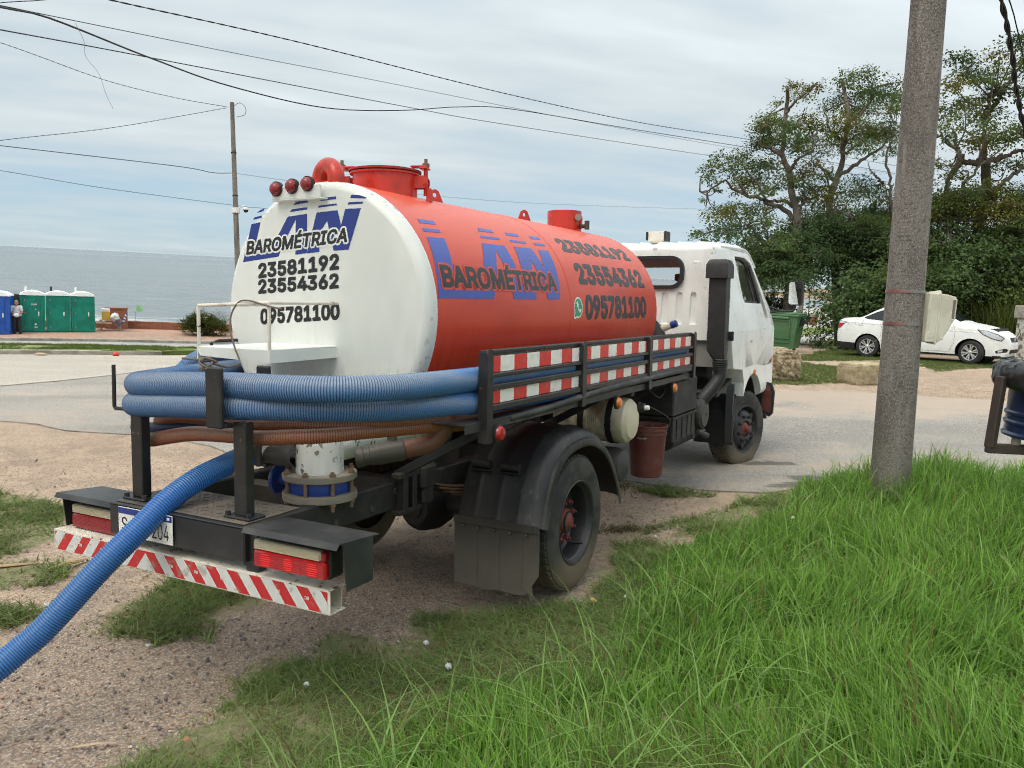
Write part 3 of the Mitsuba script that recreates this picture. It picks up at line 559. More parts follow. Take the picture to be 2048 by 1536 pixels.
P('tank__emblem', on_shell(ploy(*SIDE_LOGO), .0016), 'm_blue_print_side', False, 'blue letters LAN with split tops on the red side')
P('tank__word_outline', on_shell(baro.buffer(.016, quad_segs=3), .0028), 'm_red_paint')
P('tank__word', on_shell(baro.buffer(.0045), .0040), 'm_black_print', False, 'black word across the blue letters on the red side')
for s, a, b, h in (('23581192', (2.812, .600), (4.135, .597), .113), ('23554362', (2.828, .849), (4.155, .845), .136), ('095781100', (2.868, 1.092), (4.115, 1.090), .146)):
    P('tank__phone_number', on_shell(side_line(s, a, b, h).buffer(.0085), .0016), 'm_black_print')
bub = Point(2.738, 1.022).buffer(.060, quad_segs=16).union(Polygon([(2.676, 1.088), (2.684, 1.045), (2.72, 1.078)]))
P('tank__phone_badge', on_shell(bub.buffer(.011), .0016), 'm_white_print')
P('tank__phone_badge', on_shell(bub, .0028), 'm_green_print', False, 'green round speech bubble badge with a white handset')
hs = LineString([(2.718, .990), (2.716, 1.008), (2.733, 1.034), (2.757, 1.048), (2.772, 1.044)]).buffer(.0065).union(LineString([(2.714, .992), (2.722, 1.002)]).buffer(.011)).union(LineString([(2.758, 1.046), (2.768, 1.040)]).buffer(.011))
P('tank__phone_badge', on_shell(hs, .0040), 'm_white_print')

# rear platform with railing
pf = P('tank__platform', cat(boxe(-.36, .115, .45, .935, 1.458, 1.464), ), 'm_white_tank')
P('tank__platform_beam', cat(prism([(-.365, 1.460), (.118, 1.460), (.112, 1.402), (-.34, 1.418)], .444, .450, 'y'), boxe(-.365, .118, .450, .475, 1.446, 1.457),
  prism([(.444, 1.462), (.935, 1.456), (.935, 1.404), (.444, 1.400)], .113, .119, 'x'), prism([(.444, 1.462), (.935, 1.456), (.935, 1.404), (.444, 1.400)], -.362, -.356, 'x')), 'm_white_tank')
rail = [tube([(-.358, .455, 1.464), (-.358, .455, 1.655), (-.352, .458, 1.667)], .0085, 10), tube([(.108, .455, 1.464), (.108, .455, 1.684)], .0085, 10)]
P('tank__railing', cat(rail, tube([(-.358, .455, 1.662), (.108, .455, 1.682)], .009, 10), tube([(.108, .455, 1.682), (.124, .935, 1.682)], .009, 10), tube([(-.358, .455, 1.662), (-.358, .935, 1.668)], .008, 10)), 'm_bumper', 40)

# chassis
ch = P('chassis', cat([bar((s * .385, .01, .70), (s * .385, 7.1, .68), .07, .145, b=.008) for s in (-1, 1)],
      [boxe(-.35, .35, y - .05, y + .05, .64, .74) for y in (.75, 1.2, 2.9, 4.4, 5.6)]), 'm_chassis')
P('chassis__end_beam', cat(boxe(-.42, .42, -.02, .03, .625, .765, .006), boxe(-.42, .42, -.025, .02, .765, .772)), 'm_black_steel')
pl = [boxe(-.40, .40, .0, .33, .773, .778)]
for i in range(17):
    for j in range(7):
        x, y = -.37 + i * .046, .03 + j * .043; a = 45 if (i + j) % 2 else -45
        m = box(.026, .006, .003, (0, 0, 0), .001); m.apply_transform(M4(R3('z', a), (x, y, .7795))); pl.append(m)
P('chassis__chequer_plate', cat(pl), 'm_deck')
for (x, y, z) in ((.425, .55, .66), (.425, .82, .67), (.425, .30, .70), (.425, 1.02, .72)):
    P('chassis__rail_hole', lathe([(0, .001), (.013, .001), (.013, .004), (.018, .004), (.018, -.004)], 18, 'x', (x - .004, y, z)), 'm_grease')
# rear lamp brackets, bumper, lamps, plate
for s in (-1, 1):
    bxc = .43 if s > 0 else -.36; P('chassis__bracket', cat(boxe(bxc - .035, bxc + .035, .01, .06, .52, .74, .004), boxe(bxc - .045, bxc + .045, .005, .065, .60, .625)), 'm_black_steel')
BX = 0.856
bm = [boxe(-BX, BX, -.005, .09, .576, .580, .001), boxe(-BX, BX, -.005, -.001, .480, .576, .001), boxe(-BX, BX, -.001, .09, .480, .484, .001), boxe(-BX, BX - .02, .086, .090, .484, .576, .001)]
bp = P('bumper', cat(bm), 'm_bumper', False, 'red and white striped rear bumper bar, chipped')
pitch = .127; red, wht = [], []
x0 = -.20
for side in (-1, 1):
    x = x0; k = 0
    while abs(x - x0) < 1.2:
        xa, xb = x, x + side * pitch / 2
        q = Polygon([(xa, .485), (xb, .485), (xb - side * .070, .572), (xa - side * .070, .572)]).buffer(0)
        q = q.intersection(sbox(x0, .48, BX - .012, .575) if side > 0 else sbox(-BX + .01, .48, x0, .575))
        (red if k % 2 else wht).append(q); x = xb; k += 1
for lst, mt, nm in ((red, 'm_tape_red', 'red'), (wht, 'm_tape_white', 'white')):
    for q in lst:
        if q.is_empty: continue
        if q.geom_type != 'Polygon': q = max(q.geoms, key=lambda g: g.area)
        if nm == 'white' and q.area > .003:
            x1, y1, x2, y2 = q.bounds
        P('bumper__stripe', sheet(q, lambda u, v: np.stack([u, np.full_like(u, -.0065), v], 1), 1), mt)
for i in range(11):
    x = -.82 + i * .155
    P('bumper__mark', sheet(text_fit('DM', x, x + .022, .524 - .0, .014), lambda u, v: np.stack([u, np.full_like(u, -.0078), v], 1), 1), 'm_white_print')
def tail_lamp(x0, x1, y, z0, z1, lit):
    w = x1 - x0; zm = z0 + (z1 - z0) * .62
    t_ = P('tail_lamp', boxe(x0, x1, y, y + .09, z0 - .004, z1 + .004, .012), 'm_plastic_black', 20, 'lit red rear lamp on the right' if lit else 'unlit red rear lamp on the left')[len(truck) + 2:]
    P(t_ + '__red_lens', boxe(x0 + .004, x1 - .004, y - .022, y + .01, z0, zm, .008), 'm_lamp_red' if lit else 'm_lamp_dark', 30)
    P(t_ + '__clear_lens', boxe(x0 + .004, x1 - .030, y - .020, y + .01, zm + .002, z1 - .002, .006), 'm_lamp_clear', 30)
    P(t_ + '__lens_end', boxe(x1 - .029, x1 - .004, y - .021, y + .01, zm + .002, z1 - .002, .006), 'm_lamp_dark', 30)
    ribs = [boxe(x0 + .008, x1 - .034, y - .0222, y - .019, zm + .004 + i * .0075, zm + .0078 + i * .0075, .001) for i in range(int((z1 - zm - .006) / .0075))]
    P(t_ + '__lens_ribs', cat(ribs), 'm_lamp_clear')
    P(t_ + '__lens_ribs', cat([boxe(x0 + .01, x1 - .01, y - .0238, y - .020, z0 + .006 + i * .0065, z0 + .0085 + i * .0065, .0008) for i in range(int((zm - z0 - .01) / .0065))], [boxe(x0 + w * f, x0 + w * f + .003, y - .0236, y - .02, z0 + .003, zm - .002, .001) for f in (.33, .66)]), 'm_lamp_red' if lit else 'm_lamp_dark')
    if lit:
        for f, ww in ((.19, .055), (.50, .048), (.82, .055)):
            xx = x0 + w * f; g = []
            for i in range(6): g.append(boxe(xx - ww / 2 + .006 * abs(i - 2.5) / 2, xx + ww / 2 - .006 * abs(i - 2.5) / 2, y - .0246, y - .0240, z0 + .012 + i * .0085, z0 + .0152 + i * .0085, .0002))
            kk = P(t_ + '__glow', cat(g), 'm_lit_red')
            scene[kk]['emitter'] = {'type': 'area', 'radiance': rgb((0.16, 0.004, 0.004))}
    P(t_ + '__hood', cat(prism([(y - .06, z1 + .030), (y - .045, z1 + .052), (y + .20, z1 + .035), (y + .20, z1 + .031), (y - .043, z1 + .047)], x0 - .02 if lit else x0 - .07, x1 + .085 if lit else x1 + .04, 'x'),
       prism([(y - .02, z1 + .045), (y + .16, z1 + .036), (y + .16, z0 - .03), (y - .0, z0 - .03)], x1 + .080 if lit else x0 - .07, x1 + .084 if lit else x0 - .066, 'x')), 'm_black_steel')
tail_lamp(.487, .868, -.02, .629, .742, True)
tail_lamp(-.80, -.42, .07, .585, .700, False)
np_ = P('number_plate', boxe(-.338, .012, -.034, -.030, .635, .765, .001), 'm_white_print', False, 'white number plate with a blue band, half hidden by the hose')
P('number_plate__band', boxe(-.336, .010, -.0365, -.0345, .736, .763, .0003), 'm_blue_print')
yf = lambda yy: (lambda u, v: np.stack([u, np.full_like(u, yy), v], 1))
P('number_plate__letter', sheet(text_fit('S', -.315, -.278, .655, .066, False), yf(-.0355), 1), 'm_black_print')
for i_, c_ in enumerate('7204'): P('number_plate__letter', sheet(text_fit(c_, -.155 + i_ * .038, -.125 + i_ * .038, .652, .068, False), yf(-.0355), 1), 'm_black_print')
P('number_plate__flag', boxe(-.018, -.001, -.0376, -.0368, .744, .756, .0002), 'm_white_print')
# hose rack
for s in (-1, 1):
    x = .322 * s
    P('hose_rack', cat(boxe(x - .036, x + .036, .055, .105, .79, 1.185, .004), boxe(x - .075, x + .075, .03, .13, .779, .790)), 'm_black_clean', False)
    for dx in (-.060, .060):
        P('hose_rack__bolt', lathe([(0, .806), (.012, .806), (.012, .79)], 6, 'z', (x + dx, .045, 0)), 'm_black_steel')
P('hose_rack__hook', tube([(-.508, .09, 1.385), (-.512, .09, 1.192), (-.505, .09, 1.182), (-.27, .09, 1.186)], .009, 8), 'm_black_clean', 40)
P('hose_rack__stop_plate', cat(boxe(.212, .303, -.022, .002, 1.165, 1.418, .006), boxe(.212, .303, .002, .045, 1.165, 1.185)), 'm_black_clean')
P('hose_rack__stop_plate', boxe(.315, .385, .16, .185, 1.19, 1.418, .006), 'm_black_clean')
P('hose_rack__hook', tube([(-.60, .75, 1.10), (-.60, .75, 1.46), (-.60, .80, 1.47), (-.60, 2.2, 1.46)], .009, 8), 'm_black_clean', 40)
# side boards with their posts and trays
for s in (1,):
    f = (lambda m: m) if s > 0 else mirror
    x0 = 1.0
    up = [f(boxe(x0 - .030, x0 + .002, .93, 4.36, 1.456, 1.476, .004)), f(boxe(x0 - .012, x0 + .022, .93, 4.36, 1.346, 1.366, .004)), f(boxe(x0 - .004, x0 - .001, .93, 4.36, 1.366, 1.456, .001))]
    lo = [f(boxe(x0 - .012, x0 + .022, .93, 4.36, 1.283, 1.312, .004)), f(boxe(x0 - .012, x0 + .022, .93, 4.36, 1.186, 1.216, .004)), f(boxe(x0 - .004, x0 - .001, .93, 4.36, 1.216, 1.283, .001))]
    nm = P('side_board', up[2], 'm_black_clean', False)[len(truck) + 2:]
    for m in up[:2] + lo: P(nm + '__rail', m, 'm_black_clean')
    for za, zb in ((1.368, 1.445), (1.218, 1.281)):
        P(nm + '__reflective_board', f(boxe(x0 - .001, x0 + .002, .94, 4.35, za, zb, .0005)), 'm_retro', False, 'red and white reflective board' if s > 0 else None)
    for y in (.925, 2.045, 3.24, 4.365):
        zb = 1.04 if y < 1 else 1.10
        P(nm + '__post', f(cat(prism([(y - .028, 1.46), (y - .018, 1.484), (y + .02, 1.478), (y + .028, 1.45), (y + .028, zb), (y - .028, zb)], x0 + .022, x0 + .030, 'x'), boxe(x0 - .02, x0 + .022, y - .028, y - .022, zb, 1.47, .001))), 'm_black_clean')
    P(nm + '__tray', f(cat(boxe(.70, 1.0, .75, 4.45, 1.138, 1.144, .001), boxe(.996, 1.003, .75, 4.45, 1.10, 1.144, .001), [bar((.41, y, .80), (.98, y, 1.11), .045, .045) for y in (1.05, 2.4, 3.7)], [boxe(.40, 1.0, y - .02, y + .02, 1.095, 1.137) for y in (1.05, 2.4, 3.7)])), 'm_black_steel')
lump = spline([(.985, 1.18, 1.125), (1.0, 1.6, 1.135), (1.012, 2.3, 1.165), (1.015, 3.2, 1.178), (1.01, 3.9, 1.180), (1.0, 4.33, 1.175)], 240)
P('rolled_cover', tube(lump, .018 + .009 * meshkit.fbm(np.stack([lump[:, 1] * 14, lump[:, 1] * 3, 0 * lump[:, 1]], 1), 3, 4), 9), 'm_black_steel', True)
P('side_lamp', lathe([(0, .030), (.028, .027), (.037, .016), (.038, 0)], 28, 'x', (1.028, 1.005, 1.078)), 'm_lamp_red', 40, 'round red side lamp')
P('side_lamp', lathe([(.046, 0), (.046, .012), (.038, .014)], 28, 'x', (1.024, 1.005, 1.078)), 'm_rubber', 40)
for y, zz in ((2.62, 1.065), (3.83, 1.06)):
    P('side_lamp', cat(lathe([(0, .030), (.026, .027), (.034, .016), (.035, 0)], 24, 'x', (1.015, y, zz))), 'm_lamp_amber', 40, 'round amber side lamp')
    P('side_lamp', cat(lathe([(.044, -.004), (.044, .010), (.034, .012)], 24, 'x', (1.012, y, zz)), boxe(.99, 1.006, y - .02, y + .02, zz, 1.11)), 'm_rubber', 30)

# outlet valve under the tank
vx, vy = .315, .56
P('outlet', cat(lathe([(.112, .88), (.112, 1.02), (.10, 1.08), (.05, 1.13)], 40, 'z', (vx, vy, 0)), tube(spline([(vx, vy, 1.0), (vx + .01, .68, 1.015), (.335, .9, 1.02), (.345, 1.25, 1.04), (.33, 1.6, 1.06)], 24), .092, 26), tube(spline([(vx, vy + .02, 1.02), (.12, .50, 1.0), (.05, .46, .985)], 12), .060, 20)), 'm_white_tank', 40, 'white outlet pipe and elbow')
P('outlet__flange', lathe([(.11, .893), (.172, .893), (.174, .888), (.174, .868), (.172, .864), (.11, .864)], 48, 'z', (vx, vy, 0)), 'm_flange', 30)
P('outlet__valve_body', cat(lathe([(.0, .864), (.142, .864), (.147, .835), (.142, .802), (.0, .802)], 48, 'z', (vx, vy, 0)), cyl((vx - .12, vy, .833), (.075, vy - .02, .833), .030, 16)), 'm_blue_valve', 30, 'blue gate valve between two flanges')
P('outlet__flange', lathe([(.0, .802), (.172, .802), (.174, .797), (.174, .772), (.172, .768), (.0, .768)], 48, 'z', (vx, vy, 0)), 'm_flange', 30)
for k in range(8):
    a = k * PI / 4 + .3; c = (vx + .158 * math.cos(a), vy + .158 * math.sin(a))
    P('outlet__flange_bolt', cat(cyl((*c, .73), (*c, .915), .009, 8), lathe([(0, .905), (.016, .905), (.016, .893)], 6, 'z', (*c, 0)), lathe([(0, .755), (.016, .755), (.016, .768)], 6, 'z', (*c, 0))), 'm_rust')
P('outlet__hand_wheel', cat(lathe([(0, .012), (.03, .012), (.03, .006), (.066, .004), (.072, .010), (.078, .0), (.072, -.01), (.06, -.006), (0, -.008)], 40, 'x', (.085, vy - .02, .833))), 'm_blue_valve', 30, 'blue notched hand wheel')
P('outlet__coupling', cat(lathe([(.03, -.02), (.058, -.02), (.060, .0), (.060, .03), (.052, .035), (.052, .10), (.056, .105), (.056, .22), (.048, .225)], 30, 'x', (.03, .47, .975)), box(.03, .03, .14, (.075, .41, .985), .006), box(.03, .03, .10, (.075, .53, .985), .006)), 'm_plastic_grey', 30, 'grey hose coupling')
P('tray', cat(boxe(-1.0, -.70, .95, 4.45, 1.095, 1.10, .001), [boxe(-1.0, -.40, y - .02, y + .02, 1.05, 1.094) for y in (1.05, 2.4, 3.7)]), 'm_black_steel')
q0, q1 = np.array([.495, .60, .968]), np.array([.735, .79, 1.02]); d = q1 - q0
P('spare_outlet', cat(tube([q0, q0 + .02 * d, q0 + .03 * d, q0 + .12 * d, q0 + .13 * d, q0 + .22 * d, q0 + .23 * d, q0 + .32 * d], [.044, .046, .049, .049, .044, .044, .048, .048], 24, False), tube([q0 + .30 * d, q0 + .34 * d, q0 + .72 * d, q0 + .74 * d], [.050, .053, .053, .050], 20), tube([q0 + .01 * d, q0 + .3 * d], .036, 20, False), tube([q0 + .2 * d, q0 + .21 * d], .036, 20)), 'm_grease', 40, 'grey threaded spare outlet')
P('spare_outlet__pipe', tube(spline([q0 + .7 * d, q1, q1 + np.array([.05, .05, .03]), q1 + np.array([.08, .10, .12]), (.70, 1.1, 1.22)], 20), .044, 18), 'm_brown_pipe', True)
P('spare_outlet__clamp', cat(box(.05, .02, .05, tuple(q0 + .55 * d + [0, 0, .06]), .006), cyl(q0 + .5 * d + [0, 0, .09], q0 + .6 * d + [.04, 0, .09], .008, 8)), 'm_grease')

# axles, springs, shaft
P('axle', cat(cyl((-.95, 2.04, .40), (.95, 2.04, .40), .065, 20), lathe([(0, -.19), (.10, -.18), (.16, -.11), (.175, 0), (.16, .10), (.10, .16), (0, .17)], 32, 'y', (-.05, 2.04, .385)), cyl((-.05, 2.04, .40), (-.05, 4.2, .52), .04, 14), lathe([(0, -.205), (.06, -.20), (.065, -.18), (0, -.18)], 12, 'y', (-.05, 2.04, .385))), 'm_chassis', 40)
for s in (-1, 1):
    for i in range(6):
        h = .80 - .115 * i; yy = np.linspace(2.04 - h, 2.04 + h, 13)
        zz = .60 - .016 * i + .13 * ((yy - 2.04) / .8) ** 2
        P('leaf_spring', cat([bar((s * .44, yy[j], zz[j]), (s * .44, yy[j + 1] + .004, zz[j + 1]), .07, .012) for j in range(12)]), 'm_spring')
    P('spring_hanger', cat(boxe(s * .40, s * .50, 1.16, 1.30, .70, .84, .02), boxe(s * .41, s * .49, 1.18, 1.28, .62, .74, .015), boxe(s * .42, s * .475, 1.02, 1.06, .60, .80), boxe(s * .42, s * .475, 1.10, 1.14, .60, .80), boxe(s * .42, s * .475, .98, 1.18, .79, .82), boxe(s * .42, s * .475, .98, 1.18, .60, .625)), 'm_chassis', 30)
    P('spring_hanger', cat(boxe(s * .38, s * .50, 1.94, 2.14, .44, .50, .01), *[cyl((s * e, y, .40), (s * e, y, .70), .012, 8) for e in (.40, .48) for y in (1.97, 2.11)]), 'm_chassis')
# wheels
def wheel_parts(side, x, y, z, steer, deep, pre):
    """x: outer face; side +1 right, -1 left; profile along the axle, outwards positive"""
    W = .215; prof = [(.250, 0.0), (.262, .006), (.30, .010), (.345, .010), (.372, .004), (.389, -.006), (.399, -.030)]
    back = [(r, -W - h) for r, h in prof[::-1]]
    tread = [(.401, -.045), (.401, -.075), (.394, -.077), (.394, -.083), (.401, -.085), (.402, -.104), (.395, -.106), (.395, -.112), (.402, -.114), (.401, -.135), (.394, -.137), (.394, -.143), (.401, -.145), (.401, -.175)]
    g = np.array([(0, 0)]); ty = lathe(prof + tread + back, 96, 'x')
    lugs = []
    for k in range(52):
        a = k * 2 * PI / 52
        for off in (-.030, -.190):
            m = box(.030, .030, .012, (off, 0, .398), .002); m.apply_transform(M4(R3('x', math.degrees(a)))); lugs.append(m)
    ty = cat(ty, lugs)
    if deep:
        rim = lathe([(.255, .004), (.250, .008), (.240, .004), (.232, -.02), (.222, -.03), (.216, -.055), (.214, -.115), (.20, -.13), (.195, -.128), (.17, -.118), (.125, -.112), (.11, -.10), (.105, -.105), (0, -.105)], 72, 'x')
        hub = [lathe([(0, -.030), (.030, -.032), (.038, -.042), (.066, -.055), (.074, -.068), (.078, -.12)], 30, 'x')]
        nuts = [(-.085, .118)] * 8
    else:
        rim = lathe([(.255, .004), (.250, .008), (.240, .004), (.232, -.02), (.220, -.035), (.214, -.060), (.20, -.035), (.185, -.020), (.16, -.006), (.12, .002), (.085, .004), (.08, -.02), (.0, -.02)], 72, 'x')
        hub = [lathe([(0, .05), (.022, .047), (.036, .035), (.042, .012), (.06, .004), (.072, -.01), (.072, -.03)], 30, 'x')]
        nuts = [(.0, .135)] * 8
    nut = []
    for k, (nx, nr) in enumerate(nuts):
        a = k * 2 * PI / 8 + .3
        m = cat(lathe([(0, nx + .022), (.012, nx + .022), (.016, nx + .018), (.016, nx - .006)], 6, 'x'), cyl((nx + .015, 0, 0), (nx + .034, 0, 0), .008, 8)); m.apply_translation((0, nr * math.cos(a), nr * math.sin(a))); nut.append(m)
    holes = []
    for k in range(5):
        a = k * 2 * PI / 5 + .8; m = lathe([(0, 0), (.030, 0), (.030, -.02)], 18, 'x', (-.1105 if deep else -.0075, .178 * math.cos(a), .178 * math.sin(a))) ; holes.append(m)
    Mx = M4(R3('z', -steer), (x, y, z)); S = np.diag([side, 1, 1, 1.0])
    kk = None
    def W_(name, m, mt, sm):
        m = cat(m)
        if side < 0: m = mirror(m)
        m.apply_transform(Mx); return P(name, m, mt, sm)
    pre = W_(pre, ty, 'm_tyre', 35)[len(truck) + 2:]
    W_(pre + '__rim', rim, 'm_rim', 30); W_(pre + '__hub', hub, 'm_hub_red', 40)
    for m in nut: W_(pre + '__wheel_nut', m, 'm_hub_red' if deep else 'm_rim', 30)
    W_(pre + '__rim_hole', holes, 'm_rubber', False)
    if deep: W_(pre + '__valve_stem', tube([(-.10, .09, -.15), (-.06, .12, -.16), (-.02, .15, -.165)], .006, 8), 'm_rubber', True)
wheel_parts(1, .998, 2.042, .400, 0, True, 'wheel'); wheel_parts(-1, -.998, 2.042, .400, 0, True, 'wheel')
for s in (-1, 1): P('wheel', lathe([(.25, .10), (.35, .105), (.39, .09), (.401, .06), (.401, -.06), (.39, -.09), (.35, -.105), (.25, -.10), (.22, -.02), (.1, 0), (0, 0)], 64, 'x', (s * .635, 2.042, .40)), 'm_tyre', 35)
wheel_parts(1, 1.022, 6.41, .410, 17.4, False, 'wheel'); wheel_parts(-1, -1.022, 6.41, .400, 17.4, False, 'wheel')
P('axle', cat(cyl((-.9, 6.4, .40), (.9, 6.4, .40), .05, 14), boxe(-.38, .38, 5.0, 7.1, .55, .95, .05)), 'm_chassis')
# mudguards over the rear wheels
path = spline([(1.475, .50), (1.53, .66), (1.60, .79), (1.70, .885), (1.85, .948), (2.04, .968), (2.22, .950), (2.40, .880), (2.56, .76), (2.70, .58), (2.78, .43)], 60)
tt = np.gradient(path, axis=0); tt /= np.linalg.norm(tt, axis=1, keepdims=True); nn = np.stack([-tt[:, 1], tt[:, 0]], 1)
sec = [(.515, -.03), (.52, -.004), (.56, .0), (.60, .0), (.612, .006), (.635, .006), (.647, 0), (.74, .0), (.752, .006), (.775, .006), (.787, .0), (.87, .0), (.882, .005), (.90, .005), (.912, -.002), (.955, -.008), (.985, -.020), (1.005, -.040), (1.012, -.060), (1.030, -.064), (1.034, -.085), (1.034, -.105)]
sec = np.array(sec + [(x - .004 * (x > 1.0), h - .006) for x, h in sec[::-1]])
ns = len(sec)
V = np.stack([np.concatenate([sec[:, :1], path[i, 0] + nn[i, 0] * sec[:, 1:], path[i, 1] + nn[i, 1] * sec[:, 1:]], 1) for i in range(len(path))]).reshape(-1, 3)
i, j = np.meshgrid(np.arange(len(path) - 1), np.arange(ns), indexing='ij'); j2 = (j + 1) % ns
q = np.stack([i * ns + j, (i + 1) * ns + j, (i + 1) * ns + j2, i * ns + j2], -1).reshape(-1, 4)
guard = trimesh.Trimesh(V, np.vstack([q[:, [0, 1, 2]], q[:, [0, 2, 3]]]), process=False)
flap = Polygon([(.505, .125), (.60, .120), (.72, .112), (.80, .122), (.88, .116), (.955, .122), (.975, .145), (.985, .105), (1.0, .10), (.995, .18), (1.035, .24), (1.035, .49), (.505, .50)])
for s in (1, -1):
    f = (lambda m: tm(m)) if s > 0 else mirror
    nm = P('mudguard', f(guard), 'm_guard', 40)[len(truck) + 2:]
    P(nm + '__flap', f(cat(prism(flap, 1.462, 1.470, 'y'), boxe(.505, 1.036, 1.452, 1.462, .47, .515, .003))), 'm_guard', False, 'torn rubber mud flap' if s > 0 else None)
    P(nm + '__flap_bolt', f(cat([lathe([(0, -.008), (.010, -.006), (.011, 0)], 12, 'y', (.56 + .10 * k, 1.455, .455)) for k in range(5)])), 'm_plastic_grey', 30)
    P(nm + '__flap_seam', f(cat([boxe(.655 + .14 * k, .658 + .14 * k, 1.459, 1.4625, .13, .44, .0008) for k in range(3)])), 'm_guard')
    sl = []
    for x in (.615, .80):
        m = tube([(x - .055, 1.575, .792), (x + .055, 1.575, .792)], .026, 14); sl += [m, boxe(x - .065, x + .065, 1.545, 1.60, .758, .766, .003)]
    P(nm + '__louvre', f(cat(sl)), 'm_guard', 40)
    P(nm + '__stay', f(tube([(.42, 2.05, .75), (.75, 2.05, .945)], .018, 8)), 'm_chassis')
# plastic drum under the right board, air tank, battery box, air cleaner, snorkel
DY, DZ = 3.02, .895
dr_prof = [(0, .30), (.03, .50), (.10, .505), (.145, .49), (.162, .46), (.165, .42)]
P('water_drum', cat(lathe([(0, 1.0), (.07, .998), (.125, .985), (.152, .955), (.160, .91), (.160, .84), (.166, .835), (.166, .82), (.160, .815), (.160, .77), (.155, .765), (.160, .76), (.155, .75), (.160, .745), (.155, .735), (.160, .73), (.155, .72), (.160, .715), (.155, .705), (.160, .70), (.160, .50), (.15, .44), (0, .42)], 48, 'x', (0, DY, DZ))), 'm_drum', 30, 'stained white plastic drum slung under the side board')
for x in (.655, .86):
    P('water_drum__strap', lathe([(.166, x - .022), (.170, x - .022), (.170, x + .022), (.166, x + .022)], 48, 'x', (0, DY, DZ)), 'm_rubber', 30)
P('water_drum__cap', cat(lathe([(.0, 1.035), (.028, 1.035), (.032, 1.03), (.032, 1.0), (.038, .998), (.038, .985)], 24, 'x', (0, DY + .10, DZ + .085))), 'm_rubber', 30)
P('water_drum__cap', lathe([(.0, 1.066), (.014, 1.066), (.017, 1.06), (.017, 1.03)], 16, 'x', (0, DY + .10, DZ + .085)), 'm_white_print', 30)
P('water_drum__tap', cat(cyl((.98, DY + .12, DZ - .14), (1.03, DY + .12, DZ - .15), .010, 8), box(.02, .06, .012, (1.03, DY + .12, DZ - .14))), 'm_grease')
P('water_drum__bracket', cat(boxe(.40, .98, DY - .03, DY + .03, 1.065, 1.10), boxe(.84, .88, DY - .02, DY + .02, 1.05, 1.14)), 'm_chassis')
P('air_tank', lathe([(0, .96), (.06, .955), (.11, .93), (.125, .88), (.125, .45), (0, .40)], 36, 'x', (0, DY - .02, .575)), 'm_plastic_grey', 40)
P('battery_box', cat(boxe(.55, .965, 4.02, 4.70, .80, 1.09, .012), boxe(.56, .955, 4.05, 4.68, .585, .795, .008), boxe(.545, .97, 4.01, 4.71, .775, .795, .003)), 'm_chassis', False, 'black battery box below the front end of the side board')
P('battery_box__rib', cat([boxe(.955, .962, y, y + .02, .60, .77, .002) for y in (4.15, 4.3, 4.45, 4.58)]), 'm_chassis')
AY, AZ = 4.93, .735
P('air_cleaner', lathe([(0, .36), (.132, .36), (.135, .38), (.135, .60), (.138, .605), (.138, .62), (.135, .625), (.135, .93), (.140, .935), (.140, .965), (.128, .97), (.12, .985), (0, .995)], 48, 'x', (0, AY, AZ)), 'm_plastic_grey', 30, 'dusty round air cleaner')
P('air_cleaner__strap', cat(boxe(.90, .925, AY - .16, AY - .10, AZ - .22, AZ + .02, .006), boxe(.55, .98, AY - .09, AY + .05, AZ - .175, AZ - .145, .01)), 'm_plastic_grey')
P('air_cleaner__nut', cat(lathe([(0, 1.005), (.013, 1.005), (.013, .985)], 6, 'x', (0, AY, AZ)), cyl((.95, AY - .11, AZ - .15), (1.01, AY - .02, AZ - .20), .02, 12, .03)), 'm_plastic_grey')
sx, sy = 1.035, 5.06
P('snorkel', cat(hull([(sx + a * .078, sy + b, z) for a in (-1, 1) for b in (-.07, .075) for z in (1.30, 1.96)] + [(sx + .055 * math.cos(t) + .03, sy + .055 * math.sin(t), 1.20) for t in np.linspace(0, 2 * PI, 12)]),
      lathe([(.062, 1.125), (.062, 1.15), (.070, 1.157), (.062, 1.165), (.072, 1.175), (.062, 1.185), (.074, 1.195), (.062, 1.205), (.070, 1.215), (.060, 1.225)], 28, 'z', (sx + .03, sy, 0)), tube(spline([(sx + .03, sy, 1.14), (sx + .03, sy, 1.06), (sx - .02, sy - .05, .96), (sx - .10, AY, .84)], 16), .058, 20)), 'm_plastic_black', 30, 'black raised air intake duct')
P('snorkel__cap', hull([(sx + a * .10, sy + b, 1.945) for a in (-1, 1) for b in (-.115, .10)] + [(sx + a * .098, sy + b, 2.06) for a in (-1, 1) for b in (-.115, .10)] + [(sx + a * .08, sy + b, 2.105) for a in (-1, 1) for b in (-.09, .08)] + [(sx + a * .06, sy + b, 2.112) for a in (-1, 1) for b in (-.07, .06)]), 'm_plastic_black', 30)
P('snorkel__bracket', cat(boxe(sx - .12, sx + .125, sy + .072, sy + .085, 1.385, 1.47, .004), *[lathe([(0, -.012), (.014, -.01), (.015, 0)], 10, 'y', (sx + e, sy + .074, 1.43)) for e in (-.1, .105)]), 'm_black_clean')

